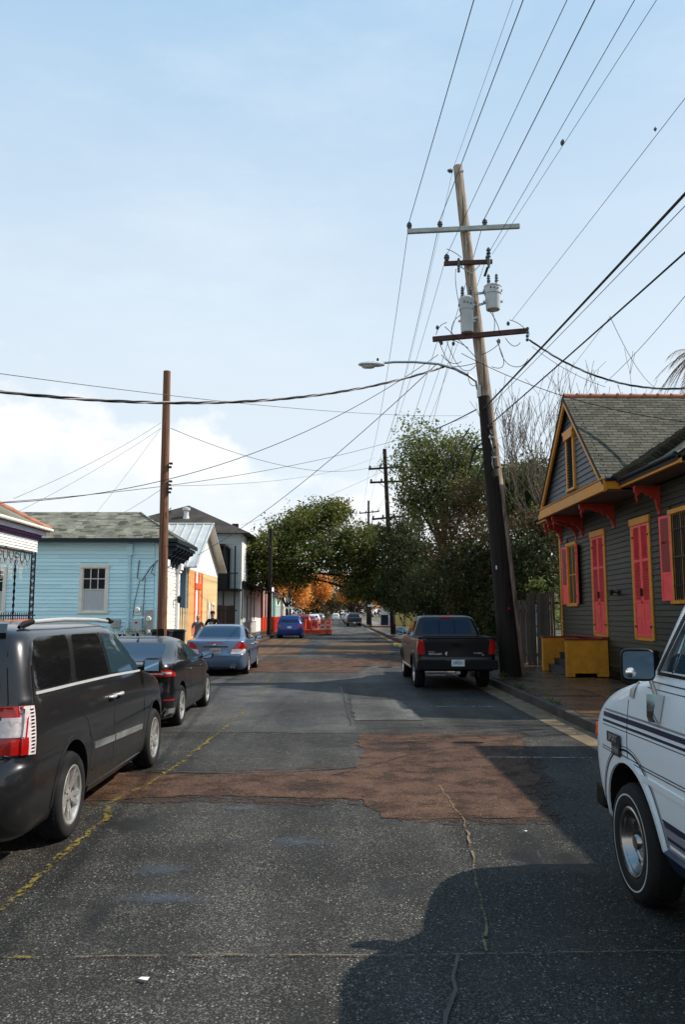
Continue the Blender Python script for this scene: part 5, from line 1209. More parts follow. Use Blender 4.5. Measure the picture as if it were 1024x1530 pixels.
# autumn trees far down the street
gold = [(430, 880, 118, 3.0, 3, 2.6, 'tall golden cypress behind the far left pole', -7.5), (470, 885, 140, 3.4, 3, 3.0, 'golden cypress left of the vanishing point', -6.5), (410, 872, 108, 2.2, 2, 2.2, 'golden tree nearest the corner shop', -9.5), (530, 885, 150, 3.8, 3, 3.0, 'orange cypress right of the vanishing point', 6.2), (550, 872, 125, 1.8, 3, 3.4, 'narrow orange tree beside the far right sign pole', 6.8)]
for k, (px_, py_, Y_, rx, ry, rz, lab, X_) in enumerate(gold):
    c0 = at(px_, py_, Y_); rg = random.Random(50 + k)
    cl = [(c0.x + rg.uniform(-1, 1) * rx * .7, c0.y + rg.uniform(-2, 2), c0.z + rg.uniform(-1.1, 1) * rz * .7, rx * .45, 1.6, rz * .5, 1) for _ in range(8)]
    tree('autumn_cypress', lab, c0.x, Y_, cl, 5500, .26, L_GOLD if k not in (3,) else L_GOLD, 2.5, .25, seed=60 + k)
for k, (px_, Y_, lab) in enumerate(((487, 230, 'hazy brown tree at the end of the street'), (508, 260, 'hazy grey tree right at the vanishing point'), (525, 215, 'brown far tree right of the vanishing point'), (470, 200, 'brown far tree left of the vanishing point'))):
    c0 = at(px_, 898, Y_); rg = random.Random(70 + k); cl = [(c0.x + rg.uniform(-3.5, 3.5), Y_, c0.z + rg.uniform(-3.2, 2.2), 2.4, 2, 2.2, 1) for _ in range(8)]
    tree('far_tree', lab, c0.x, Y_, cl, 2600, .35, L_RUST if k != 1 else L_MID, 3, .3, seed=80 + k)
tl = thing('far_tree_line', 'dark mass of trees closing the far end of the street', 'tree line', (0, 330, 0)); tl['kind'] = 'stuff'
rg = random.Random(77); leaves('foliage', [(rg.uniform(-150, 150), 330 + rg.uniform(-8, 8), rg.uniform(2, 9), 8, 4, 4, 1) for _ in range(90)], 14000, .9, L_RUST, tl, 5, .7, (0, 330, 0))
tl2 = thing('yard_trees', 'mixed trees in the yards behind the right hand houses', 'tree line', (30, 90, 0)); tl2['kind'] = 'stuff'
leaves('foliage', [(rg.uniform(16, 40), rg.uniform(60, 130), rg.uniform(1, 6), 4, 4, 3, 1) for _ in range(40)], 14000, .4, L_MID, tl2, 6, .7, (30, 90, 0))
# tall trees to the right of the camera, seen only in the car windows
wt = thing('bare_tree', 'leafless tree on the right outside the frame', 'tree', (10, 13.8, 0)); mb = MB(); MB().tube([(0, 0, 0), (0, 0, 4)], [.2, .15], 8).build('trunk', M_TWIG, wt)
for k in range(5): branchy(rg, Vector((0, 0, 3.5)), Vector((rg.uniform(-.5, .5), rg.uniform(-.4, .4), 1)).normalized(), 2.2, .05, 3, mb, .4, .4, .6, 3, .010)
mb.build('branches', M_TWIG, wt)

wd = thing('weeds', 'small weeds sprouting along the cottage wall and pole foot', 'weeds', (6.9, 20, .15)); wd['kind'] = 'stuff'
leaves('weed_leaves', [(7.15, y, .24, .12, .25, .12, 1) for y in (17, 19.8, 24.3, 25.5)] + [(4.45, 21.5, .2, .12, .2, .07, .6), (5.25, 22.3, .22, .2, .2, .1, 1), (4.15, 18.2, .17, .05, .4, .03, .5), (4.15, 15.5, .17, .05, .5, .03, .5), (6.9, 25.9, .25, .5, .12, .14, 1)], 1500, .035, L_GREEN, wd, 9, .5, (6.9, 20, .15))
rg = random.Random(3); lf = []
gl_ = thing('leaf_litter', 'scattered dry leaves and grit along the right gutter', 'leaf litter', (3.9, 14, 0)); gl_['kind'] = 'stuff'
lm_ = MB()
for k in range(900):
    x, y = (4.0 - abs(rg.gauss(0, .16)), rg.uniform(4, 60)) if k < 620 else (rg.uniform(4.2, 6.8), rg.uniform(10, 40)) if k < 740 else (-4.5 + abs(rg.gauss(0, .3)), rg.uniform(6, 50))
    z = .010 if x < 4.0 else .168; a = rg.uniform(0, 6.3); s_ = rg.uniform(.012, .035); ca, sa = math.cos(a) * s_, math.sin(a) * s_
    lm_.mi = k % 2; lm_.add([(x - 3.9 - ca, y - 14 - sa, z), (x - 3.9 + sa * .5, y - 14 - ca * .5, z + s_ * .3), (x - 3.9 + ca, y - 14 + sa, z + .003), (x - 3.9 - sa * .5, y - 14 + ca * .5, z + s_ * .15)], [(0, 1, 2, 3)])
lm_.build('dry_leaves', [L_FERN, M_TWIG], gl_)['kind'] = 'stuff'
# ---------------------------------------------------------------- bins, barrier, planter, people
bn = thing('wheelie_bin', 'black wheeled bin nearest the bare pole, first of three', 'bin', (-6.25, 29.6, .14), 0, 'black bins beside the bare pole')
def binparts(root):
    MB().add([(-.26, -.28, .08), (.26, -.28, .08), (.26, .28, .08), (-.26, .28, .08), (-.30, -.34, .98), (.30, -.34, .98), (.30, .34, .98), (-.30, .34, .98)], [(3, 2, 1, 0), (4, 5, 6, 7), (0, 1, 5, 4), (1, 2, 6, 5), (2, 3, 7, 6), (3, 0, 4, 7)]).build('bin_body', M_BIN, root, bevel=.02)
    MB().box((-.33, -.38, .985), (.33, .36, 1.04)).box((-.28, -.32, 1.04), (.28, .30, 1.08)).build('lid', M_BIN, root, bevel=.015)
    MB().tube([(-.28, .40, .95), (.28, .40, .95)], .02, 6).build('handle', M_BIN, root)
    for s_ in (-1, 1): MB().cyl((s_ * .24, .26, .11), (s_ * .30, .26, .11), .11, n=14).build('wheel', M_TYRE, root)
binparts(bn)
for (x, y, rz, lab) in ((-5.95, 30.6, .1, 'black wheeled bin in the middle, its lid slightly higher'), (-6.6, 31.1, -.1, 'black wheeled bin against the aqua house corner')):
    c = copy_tree(bn); c.location = (x, y, .14); c.rotation_euler.z = rz; c['label'] = lab
# orange mesh barrier around the street works
BR = thing('mesh_barrier', 'orange mesh safety barrier closing the left lane beside the blue car', 'barrier', (-2.55, 70, 0))
def mesh_panel(x0, y0, x1, y1, h, parent):
    b = MB(); L = math.hypot(x1 - x0, y1 - y0); n = int(L / .16)
    for k in range(n + 1): t = k / n; x = x0 + (x1 - x0) * t; y = y0 + (y1 - y0) * t; b.box((x - .02, y - .01, .05), (x + .02, y + .01, h))
    for k in range(8): z = .1 + k * (h - .15) / 7; b.bar((x0, y0, z), (x1, y1, z), .02, .035)
    return b.build('safety_mesh', M_SAFE, parent)
mesh_panel(0, 0, 2.2, .5, 1.2, BR); mesh_panel(0, 0, -.4, 22, 1.2, BR); mesh_panel(2.2, .5, 2.0, 22, 1.1, BR)
MB().box((.0, -.06, .0), (2.3, .10, .34)).build('barrier_base', M_SAFE, BR)
for (x, y) in ((0, 0), (1.1, .2), (2.2, .5), (2.1, 8), (2.05, 15)): MB().tube([(x, y, 0), (x, y, 1.3)], .04, 6).build('barrier_post', M_SAFE, BR)
def cone(x, y, lab, grp=None):
    r_ = thing('traffic_drum', lab, 'traffic drum', (x, y, 0), 0, grp)
    MB().lathe([(0, 1.06), (.10, 1.05), (.13, .98), (.16, .6), (.20, .12), (.22, .1)], 16).build('drum_body', M_SAFE, r_, 40)
    for z, a in ((.75, .155), (.45, .182)): MB().lathe([(a, z), (a, z + .12)], 16).build('reflective_band', M_WHITE, r_, 40)
    MB().box((-.3, -.3, 0), (.3, .3, .07)).build('base', M_BLACK, r_); return r_
cone(-1.0, 66.5, 'left of the two slim orange drums at the barrier end'); cone(-.55, 68, 'right of the two slim orange drums at the barrier end')
BR2 = thing('mesh_barrier', 'orange mesh safety barrier on the pavement before the corner shop', 'barrier', (-5.2, 66, .15)); mesh_panel(0, -2, -.2, 18, 1.3, BR2)
for y in (-2, 3, 8, 13): MB().tube([(0, y, 0), (0, y, 1.35)], .04, 6).build('barrier_post', M_SAFE, BR2)
st = thing('planter', 'low coral red planter box at the left kerb before the dark pole', 'planter', (-4.9, 50, .0)); MB().box((-.3, -2.5, 0), (.25, 2.2, .22)).build('planter_box', M_CONC, st, bevel=.02); MB().box((-.1, -3.2, 0), (.35, -1.4, .13)).build('painted_end', M_REDOR, st)
kb = thing('kerb_block', 'pale broken concrete block at the right kerb left of the pickup', 'block', (3.35, 31, 0)); MB().box((0, 0, 0), (.6, .18, .16)).box((.28, .2, 0), (.42, 2.3, .1)).build('block_piece', M_CONC, kb, bevel=.01); kb.rotation_euler.z = .25
pb = thing('kerb_ramp', 'yellowish concrete kerb ramp before the middle power pole', 'ramp', (3.5, 43, 0)); MB().box((0, 0, 0), (.75, 1.0, .12)).box((-.2, 1.8, 0), (.7, 2.4, .12)).build('ramp_slab', M_YWALL, pb, bevel=.01)
tb = thing('street_box', 'small teal utility box by the far right sign pole', 'utility box', (6.3, 101.8, .15)); MB().box((-.45, -.4, .1), (.45, .4, 1.3)).box((-.5, -.45, 1.3), (.5, .45, 1.4)).build('cabinet', M_NAVY, tb, bevel=.03)
hl = thing('plant_pots', 'row of small red and yellow flower pots below the aqua wall', 'plant pots', (-8.6, 31.3, .9)); fl = MB()
MB().box((-.2, -.2, -.75), (1.3, .2, 0)).build('bench', M_FENCE, hl)
for k in range(8): MB().lathe([(0, 0), (.05, 0), (.07, .12), (0, .12)], 8, TM((k * .17, 0, 0))).build('pot', (M_LRED, M_YWALL, M_BLACK)[k % 3], hl)
leaves('flowers', [(-8.5 + k * .17, 31.3, 1.13, .06, .06, .1, 1) for k in range(8)], 300, .035, L_GREEN, hl, 4, .6, (-8.6, 31.3, .9))

def person(lab, x, y, z, h, facing, shirt, hair, cap, longhair, pants, arms):
    """one continuous skinned body, head with face, hair and clothes as children"""
    P = thing('person', lab, 'person', (x, y, z), facing); s = h / 1.75
    J = dict(pel=(0, 0, .93), wai=(0, .01, 1.08), che=(0, 0, 1.30), nek=(0, .01, 1.47), hd0=(0, 0, 1.56), hd1=(0, -.01, 1.68),
             hl=(-.09, 0, .90), kl=(-.11, -.02, .50), al=(-.11, .02, .09), tl=(-.12, -.14, .04), hr=(.09, 0, .90), kr=(.11, .04, .50), ar=(.11, .10, .09), tr=(.12, -.05, .04),
             sl=(-.18, 0, 1.41), el=arms[0], wl=arms[1], sr=(.18, 0, 1.41), er=arms[2], wr=arms[3])
    rad = dict(pel=.15, wai=.135, che=.155, nek=.06, hd0=.075, hd1=.085, hl=.095, kl=.062, al=.045, tl=.04, hr=.095, kr=.062, ar=.045, tr=.04, sl=.075, el=.048, wl=.032, sr=.075, er=.048, wr=.032)
    E_ = [('pel', 'wai'), ('wai', 'che'), ('che', 'nek'), ('nek', 'hd0'), ('hd0', 'hd1'), ('pel', 'hl'), ('hl', 'kl'), ('kl', 'al'), ('al', 'tl'), ('pel', 'hr'), ('hr', 'kr'), ('kr', 'ar'), ('ar', 'tr'), ('che', 'sl'), ('sl', 'el'), ('el', 'wl'), ('che', 'sr'), ('sr', 'er'), ('er', 'wr')]
    for sd, w_ in (('l', 'wl'), ('r', 'wr')):
        e_ = Vector(J['el' if sd == 'l' else 'er']); v_ = Vector(J[w_]); dr = (v_ - e_).normalized(); sx_ = Vector((0, -1, 0)) if abs(dr.y) < .8 else Vector((1, 0, 0)); sx_ = dr.cross(sx_).normalized()
        J['p' + sd] = tuple(v_ + dr * .07); rad['p' + sd] = .028; E_.append((w_, 'p' + sd))
        for k in range(4): nme = 'f%d%s' % (k, sd); J[nme] = tuple(v_ + dr * (.15 - .01 * abs(k - 1.5)) + sx_ * (.02 * (k - 1.5))); rad[nme] = .009; E_.append(('p' + sd, nme))
        J['t' + sd + 'h'] = tuple(v_ + dr * .07 + sx_ * -.055); rad['t' + sd + 'h'] = .010; E_.append((w_, 't' + sd + 'h'))
    names = list(J); me = bpy.data.meshes.new('body'); me.from_pydata([Vector(J[k]) * s for k in names], [(names.index(a), names.index(b)) for a, b in E_], [])
    ob = bpy.data.objects.new('body', me); link(ob)
    sk = ob.modifiers.new('s', 'SKIN'); ob.modifiers.new('u', 'SUBSURF').levels = 2
    ly = me.skin_vertices[0] if me.skin_vertices else None
    if ly is None:
        bm = bmesh.new(); bm.from_mesh(me); bm.verts.layers.skin.verify(); bm.to_mesh(me); bm.free(); ly = me.skin_vertices[0]
    for i, k in enumerate(names): ly.data[i].radius = (rad[k] * s, rad[k] * s * (.72 if k in ('pel', 'wai', 'che') else 1)); ly.data[i].use_root = (k == 'pel')
    dg = bpy.context.evaluated_depsgraph_get(); m2 = bpy.data.meshes.new_from_object(ob.evaluated_get(dg)); bpy.data.objects.remove(ob)
    m2.materials.clear()
    for q in (M_SKIN, shirt, pants, M_TRIM): m2.materials.append(q)
    for f in m2.polygons:
        c = f.center / s; f.use_smooth = True; side = abs(c.x) > .16
        if c.z < .12: f.material_index = 3
        elif c.z < .96 and not (side and abs(c.x) > .19): f.material_index = 2
        elif c.z < 1.49 and (abs(c.x) < .20 or c.z > 1.22): f.material_index = 1
    b = bpy.data.objects.new('body', m2); link(b, P)
    hm = MB(); hc = Vector((0, -.01, 1.64)) * s
    for i in range(9):
        for k in range(16):
            th = math.pi * i / 8; ph = 2 * math.pi * k / 16; d_ = Vector((math.sin(th) * math.cos(ph) * .078, math.sin(th) * math.sin(ph) * .098, math.cos(th) * .118)); hm.v.append(tuple(hc + d_ * s))
    for i in range(8):
        for k in range(16): hm.f.append((i * 16 + k, i * 16 + (k + 1) % 16, (i + 1) * 16 + (k + 1) % 16, (i + 1) * 16 + k)); hm.m.append(0)
    hd = hm.build('head', M_SKIN, P, 60)
    fc = MB()
    for sx_ in (-1, 1): fc.cbox(hc + Vector((sx_ * .03, -.095, .01)) * s, (.022 * s, .012 * s, .010 * s))
    fc.cbox(hc + Vector((0, -.094, -.055)) * s, (.04 * s, .012 * s, .010 * s)); fc.build('facial_features', M_DRED, hd)
    MB().tube([hc + Vector((0, -.096, .015)) * s, hc + Vector((0, -.118, -.018)) * s, hc + Vector((0, -.098, -.028)) * s], [.008 * s, .014 * s, .010 * s], 6).build('nose', M_SKIN, hd, 60)
    for sx_ in (-1, 1): MB().cbox(hc + Vector((sx_ * .080, .0, -.005)) * s, (.014 * s, .035 * s, .055 * s)).build('ear', M_SKIN, hd, bevel=.005)
    ha = MB(); lo = 12 if not longhair else 12
    Vs = []
    for i in range(6):
        for k in range(16):
            th = math.pi * (.02 + (.52 if not longhair else .62) * i / 5); ph = 2 * math.pi * k / 16
            zc = math.cos(th) * .128; back = .106 if math.sin(ph) > -.2 else .100; 
            if math.sin(ph) < -.25 and i > 3: zc = max(zc, .055)
            Vs.append(tuple(hc + Vector((math.sin(th) * math.cos(ph) * .087, math.sin(th) * math.sin(ph) * back + .004, zc)) * s))
    ha.v = Vs
    for i in range(5):
        for k in range(16): ha.f.append((i * 16 + k, i * 16 + (k + 1) % 16, (i + 1) * 16 + (k + 1) % 16, (i + 1) * 16 + k)); ha.m.append(0)
    if longhair: ha.tube([hc + Vector((0, .07, .03)) * s, hc + Vector((0, .10, -.1)) * s, hc + Vector((0, .09, -.24)) * s], [.085 * s, .08 * s, .03 * s], 10)
    ha.build('hair', hair, hd, 60)
    if cap:
        c_ = MB().lathe([(0, .135), (.05, .13), (.085, .10), (.098, .05), (.098, .03)], 16, Matrix.Translation(hc) @ Matrix.Diagonal((s, s * 1.12, s, 1)))
        c_.add([hc + Vector(q) * s for q in ((-.07, -.09, .045), (.07, -.09, .045), (.05, -.18, .03), (-.05, -.18, .03))], [(0, 1, 2, 3)]); c_.build('cap', M_SHIRTB, hd, 60)
    return P
wmn = person('woman in a grey shirt with blond hair by the orange shed', -5.42, 32.2, .15, 1.60, 0.2, M_SHIRTG, M_HAIRB, False, True, M_JEANS, [(-.25, -.03, 1.18), (-.24, -.16, .98), (.25, -.03, 1.18), (.24, -.16, .98)])
mn = person('man in a black shirt and dark cap beside the woman', -4.86, 32.3, .15, 1.74, -.2, M_SHIRTB, M_SHIRTB, True, False, M_JEANS, [(-.30, -.02, 1.20), (-.34, -.05, .96), (.30, -.02, 1.20), (.34, -.05, .96)])
MB().cbox((0, -.115, 1.28), (.14, .01, .10)).build('shirt_print', M_STRIPG, mn)
# ---------------------------------------------------------------- vehicles: bodies are stacks of plan outlines, panels are laid on their surface
def outline(yr, yf, w, rr, rf, br, bf, tp):
    ym, hl = (yr + yf) / 2, (yf - yr) / 2; rr = min(rr, w * .9, hl * .8); rf = min(rf, w * .9, hl * .8); H_ = []
    def side(y): return w * (1 - tp * abs((y - ym) / hl) ** 3)
    wr_, wf_ = side(yr + rr), side(yf - rf)
    for i in range(8): x = (wr_ - rr) * i / 8; H_.append((x, yr + br * (x / w) ** 2))
    y0 = yr + br * ((wr_ - rr) / w) ** 2
    for i in range(9):
        t = math.pi / 2 * i / 8; H_.append((wr_ - rr + rr * math.sin(t), y0 + (yr + br + rr - y0) * (1 - math.cos(t))))
    ya, yb = yr + br + rr, yf - bf - rf
    for i in range(1, 26): y = ya + (yb - ya) * i / 26; H_.append((side(y), y))
    y1 = yf - bf * ((wf_ - rf) / w) ** 2
    for i in range(9):
        t = math.pi / 2 * i / 8; H_.append((wf_ - rf + rf * math.cos(t), yb + (y1 - yb) * math.sin(t)))
    for i in range(8): x = (wf_ - rf) * (7 - i) / 8; H_.append((x, yf - bf * (x / w) ** 2))
    L_ = [(-x, y) for x, y in H_[-2:0:-1]]
    return H_ + L_
def body_mesh(name, keys, m, sub=3, crown=.03, tp=.03, arches=(), ang=32, extra=None):
    """keys: z, rear y, front y, half width, rear radius, front radius, rear bow, front bow"""
    K = np.array(keys, float); rows = []
    for i in range(len(K) - 1):
        p0, p1, p2, p3 = K[max(i - 1, 0)], K[i], K[i + 1], K[min(i + 2, len(K) - 1)]
        for j in range(sub):
            t = j / sub; m1 = (p2 - p0) / 2; m2 = (p3 - p1) / 2
            lim = 1.6 * np.abs(p2 - p1); m1 = np.clip(m1, -lim, lim); m2 = np.clip(m2, -lim, lim)
            rows.append((2 * t ** 3 - 3 * t * t + 1) * p1 + (t ** 3 - 2 * t * t + t) * m1 + (-2 * t ** 3 + 3 * t * t) * p2 + (t ** 3 - t * t) * m2)
    rows.append(K[-1]); B = MB(); n = None
    for r_ in rows:
        o = outline(*r_[1:], tp); n = len(o); B.v += [(x, y, r_[0]) for x, y in o]
    last = rows[-1]; o = outline(*last[1:], tp); cy = (last[1] + last[2]) / 2
    for s, dz_ in ((.93, .35), (.8, .68), (.55, .9), (.25, 1.0)): B.v += [(x * s, cy + (y - cy) * s, last[0] + crown * dz_) for x, y in o]
    R_ = len(rows) + 4
    for i in range(R_ - 1):
        for k in range(n): B.f.append((i * n + k, i * n + (k + 1) % n, (i + 1) * n + (k + 1) % n, (i + 1) * n + k)); B.m.append(0)
    B.f.append(tuple(range(n))[::-1]); B.f.append(tuple((R_ - 1) * n + k for k in range(n))); B.m += [0, 0]
    me = B.mesh(name, [m, M_WELL], None); ob = bpy.data.objects.new(name, me); COL.objects.link(ob); cut = []
    def boo(cm):
        c = bpy.data.objects.new('c', cm); COL.objects.link(c); cut.append(c)
        bo = ob.modifiers.new('b', 'BOOLEAN'); bo.operation = 'DIFFERENCE'; bo.object = c; bo.solver = 'EXACT'
        try: bo.material_mode = 'TRANSFER'
        except Exception: pass
    for (y, z, r, w) in arches:
        for s_ in (-1, 1): boo(MB().cyl((s_ * (w - .34), y, z), (s_ * (w + .3), y, z), r, n=40).mesh('c', M_WELL))
    for e_ in (extra or []): boo(e_)
    if cut:
        dg = bpy.context.evaluated_depsgraph_get(); m2 = bpy.data.meshes.new_from_object(ob.evaluated_get(dg)); ob.modifiers.clear(); ob.data = m2
        for c in cut: bpy.data.objects.remove(c)
    shade(ob.data, ang); return ob
class Car:
    def __init__(s, name, lab, cat, x, y, rz, body, grp=None):
        s.root = thing(name, lab, cat, (x, y, 0), rz, grp); s.body = body; body.parent = s.root
        s.refresh()
    def refresh(s):
        bm = bmesh.new(); bm.from_mesh(s.body.data); s.bvh = BVHTree.FromBMesh(bm); bm.free()
    def panel(s, name, poly, axis, m, parent=None, off=.004, th=.006, step=.12, sgn=1, smooth=35, body=None):
        """poly lies in side view (y, z) or end view (x, z) or from above (x, y); it is laid on the body and given thickness"""
        bm = bmesh.new()
        def P(a, b): return (0, a, b) if axis == 'x' else (a, 0, b) if axis in 'yf' else (a, b, 0)
        bm.faces.new([bm.verts.new(P(a, b)) for a, b in poly])
        us = [p[0] for p in poly]; vs = [p[1] for p in poly]
        def cutl(lo, hi, nrm):
            n = int((hi - lo) / step)
            for k in range(1, n + 1):
                c = lo + (hi - lo) * k / (n + 1); co = P(c, 0) if nrm == 0 else P(0, c); no = P(1, 0) if nrm == 0 else P(0, 1)
                bmesh.ops.bisect_plane(bm, geom=bm.verts[:] + bm.edges[:] + bm.faces[:], plane_co=co, plane_no=no)
        cutl(min(us), max(us), 0); cutl(min(vs), max(vs), 1)
        o_, d_ = {'x': (Vector((sgn * 4, 0, 0)), Vector((-sgn, 0, 0))), 'y': (Vector((0, -4, 0)), Vector((0, 1, 0))), 'f': (Vector((0, 12, 0)), Vector((0, -1, 0))), 'z': (Vector((0, 0, 5)), Vector((0, 0, -1)))}[axis]
        hits = {}
        for v in bm.verts:
            h = s.bvh.ray_cast(v.co + o_, d_)
            if h[0] is None: h = s.bvh.find_nearest(v.co + o_ * .25)
            hits[v] = (h[0].copy(), h[1].copy())
        if axis in 'xy' and 'window' not in name and 'glass' not in name:
            ix = 0 if axis == 'x' else 1; base_ = sorted(abs(h[0][ix]) if axis == 'x' else h[0][ix] for h in hits.values()); md = base_[len(base_) // 3]
            for v, (p, nn) in list(hits.items()):
                val = abs(p[ix]) if axis == 'x' else p[ix]
                if abs(val - md) > .22:
                    q = v.co.copy(); q[ix] = (sgn * md) if axis == 'x' else md; h = s.bvh.find_nearest(q); hits[v] = (h[0].copy(), h[1].copy())
        for v, (p, nn) in hits.items(): v.co = p
        bm.normal_update()
        for v in bm.verts:
            nn = v.normal if v.normal.length > .1 else hits[v][1]
            if nn.dot(hits[v][1]) < 0: nn = -nn
            v.co = hits[v][0] + nn * off
        bm.normal_update()
        if sum((f.normal.dot(-d_) > 0) for f in bm.faces) < len(bm.faces) / 2: bmesh.ops.reverse_faces(bm, faces=bm.faces[:])
        if th:
            low = {}; be = [e for e in bm.edges if len(e.link_faces) == 1]
            for e in be:
                for v in e.verts:
                    if v not in low: low[v] = bm.verts.new(v.co - v.normal * th)
            for e in be:
                l_ = e.link_loops[0]; a, b = l_.vert, l_.link_loop_next.vert
                try: bm.faces.new((b, a, low[a], low[b]))
                except ValueError: pass
        me = bpy.data.meshes.new(name); bm.to_mesh(me); bm.free(); me.materials.append(m); shade(me, smooth)
        o = bpy.data.objects.new(name, me); return link(o, parent or s.root)
    def seam(s, pts, axis='x', w=.008, sgn=1, m=None, name='panel_gap', parent=None, off=.0015, th=.002, step=.15):
        for a, b in zip(pts[:-1], pts[1:]):
            a_, b_ = Vector(a), Vector(b); t = (b_ - a_); 
            if t.length < 1e-4: continue
            n_ = Vector((-t.y, t.x)).normalized() * w / 2
            s.panel(name, [tuple(a_ + n_), tuple(a_ - n_), tuple(b_ - n_), tuple(b_ + n_)], axis, m or M_SEAM, parent or s.body, off, th, step, sgn)
def grip(c, y0, y1, z, sg, m, out=.035):
    P_ = []
    for i, (t, o) in enumerate(((0, .0), (.08, out * .8), (.3, out), (.7, out), (.92, out * .8), (1, .0))):
        y = y0 + (y1 - y0) * t; h = c.bvh.ray_cast(Vector((sg * 4, y, z)), Vector((-sg, 0, 0))); P_.append((h[0].x + sg * o, y, z))
    MB().tube(P_, [.012, .015, .017, .017, .015, .012], 8).build('door_handle', m, c.root, 60)
def rounded(poly, r, n=4):
    out = []; N_ = len(poly)
    for i in range(N_):
        p = Vector(poly[i]); a = Vector(poly[i - 1]); b = Vector(poly[(i + 1) % N_]); rr = min(r, (a - p).length * .45, (b - p).length * .45)
        pa = p + (a - p).normalized() * rr; pb = p + (b - p).normalized() * rr
        for k in range(n + 1): t = k / n; q = pa * (1 - t) ** 2 + p * 2 * t * (1 - t) + pb * t * t; out.append((q.x, q.y))
    return out
def wheel(root, x, y, r, w, sgn, kind='ten', rimr=None, lo=False, tread=True):
    """axle along x. sgn +1: outer face towards +x"""
    rr = rimr or r * .64; M = TM((x, y, r)) @ Matrix.Rotation(sgn * math.pi / 2, 4, 'Y'); n = 20 if lo else 48
    h = w / 2; tprof = [(rr - .01, -h * .8), (rr + .02, -h), (r - .04, -h * 1.02), (r - .012, -h * .85), (r, -h * .6), (r, h * .6), (r - .012, h * .85), (r - .035, h * 1.02), (rr + .03, h * 1.0), (rr + .008, h * .93), (rr - .006, h * .80)]
    wh = MB().lathe(tprof, n, M).build('wheel', M_TYRE, root, 50)
    if tread and not lo:
        g = MB()
        for k in range(56):
            a = 2 * math.pi * k / 56
            for zz in (-.55, -.1, .3): Mk = M @ Matrix.Rotation(a + zz * .05, 4, 'Z') @ Matrix.Translation((r, 0, h * zz)); g.box((-.004, -r * .035, 0), (.004, r * .035, h * .3), Mk)
        o = g.build('tread', M_TYRE, wh); o['kind'] = 'stuff'
    rim = MB().lathe([(rr + .008, h * .90), (rr - .004, h * .96), (rr - .018, h * .90), (rr - .028, h * .70), (rr - .03, -.6 * h), (0, -.6 * h)], n, M).build('rim', [M_RIM if kind != 'steel' else M_HUB], wh, 40)
    MB().lathe([(rr - .034, -h * .2), (rr * .3, -h * .15), (0, -h * .1)], n, M).build('brake_disc', M_TRIM, rim)
    sp = MB()
    if kind in ('ten', 'five', 'seven'):
        ns = {'ten': 5, 'five': 5, 'seven': 7}[kind]
        for k in range(ns):
            a = 2 * math.pi * k / ns
            for da in ((-.20, .20) if kind == 'ten' else (0,)):
                Mk = M @ Matrix.Rotation(a + da * (1 if kind == 'ten' else 0), 4, 'Z'); w0 = .020 if kind == 'ten' else .032; w1 = .026 if kind == 'ten' else .045
                sp.add([Mk @ Vector(q) for q in ((.03, -w0, h * .62), (rr - .014, -w1 * rr * 3.2, h * .88), (rr - .014, w1 * rr * 3.2, h * .88), (.03, w0, h * .62), (.03, -w0, h * .45), (rr - .014, -w1 * rr * 3.2, h * .55), (rr - .014, w1 * rr * 3.2, h * .55), (.03, w0, h * .45))],
                       [(0, 1, 2, 3), (7, 6, 5, 4), (0, 4, 5, 1), (1, 5, 6, 2), (2, 6, 7, 3)])
        sp.lathe([(.068, h * .45), (.066, h * .66), (.04, h * .72), (.034, h * .74), (0, h * .75)], 16, M)
        sp.build('spoke', M_RIM, rim, 30, bevel=0)
        if not lo:
            lg = MB()
            for k in range(5): a = 2 * math.pi * (k + .5) / 5; lg.cyl(M @ Vector((.05 * math.cos(a), .05 * math.sin(a), h * .6)), M @ Vector((.05 * math.cos(a), .05 * math.sin(a), h * .72)), .009, n=6)
            lg.build('lug_nuts', M_TRIM, rim)
    else:
        MB().lathe([(rr - .028, h * .72), (rr - .05, h * .25), (rr * .66, h * .15), (rr * .60, h * .34), (rr * .54, h * .36), (rr * .50, h * .28), (rr * .28, h * .30), (rr * .25, h * .62), (rr * .20, h * .74), (0, h * .76)], n, M).build('hub_cap', M_HUB, rim, 35)
        MB().lathe([(r - .066, h * 1.035), (r - .076, h * 1.035)], n, M).build('whitewall', M_TANK, wh)
        hl = MB()
        for k in range(12): a = 2 * math.pi * k / 12; hl.cbox((0, 0, 0), (.012, .03, .01), M @ Matrix.Rotation(a, 4, 'Z') @ Matrix.Translation((rr * .78, 0, h * .24)))
        hl.build('vent_hole', M_TRIM, rim)['kind'] = 'stuff'
    return wh
def mirror(c, x, y, z, sgn, m, w=.24, h=.16, d=.16, face=None):
    pr = []; r_ = MB()
    for i, (k, q) in enumerate(((.82, 0), (1, .03), (1, .07), (.85, d * .8), (.4, d))):
        for j in range(14): t = 2 * math.pi * j / 14; cx = abs(math.cos(t)) ** .6 * math.copysign(1, math.cos(t)); cz = abs(math.sin(t)) ** .6 * math.copysign(1, math.sin(t)); r_.v.append((cx * w / 2 * k, q, cz * h / 2 * k))
    for i in range(4):
        for j in range(14): r_.f.append((i * 14 + j, i * 14 + (j + 1) % 14, (i + 1) * 14 + (j + 1) % 14, (i + 1) * 14 + j)); r_.m.append(0)
    r_.f += [tuple(range(14))[::-1], tuple(56 + j for j in range(14))]; r_.m += [0, 0]
    r_.box((-sgn * w * .5 - .06 * sgn, .05, -h * .35) if sgn > 0 else (w * .5 - .02, .05, -h * .35), (-w * .5 + .02, .1, -h * .1) if sgn > 0 else (w * .5 + .06, .1, -h * .1))
    o = r_.build('wing_mirror', m, c.root, 40); o.location = (x, y, z)
    MB().cbox((0, -.003, 0), (w * .74, .004, h * .74)).build('mirror_glass', face or G_SKYB, o, bevel=.001); return o
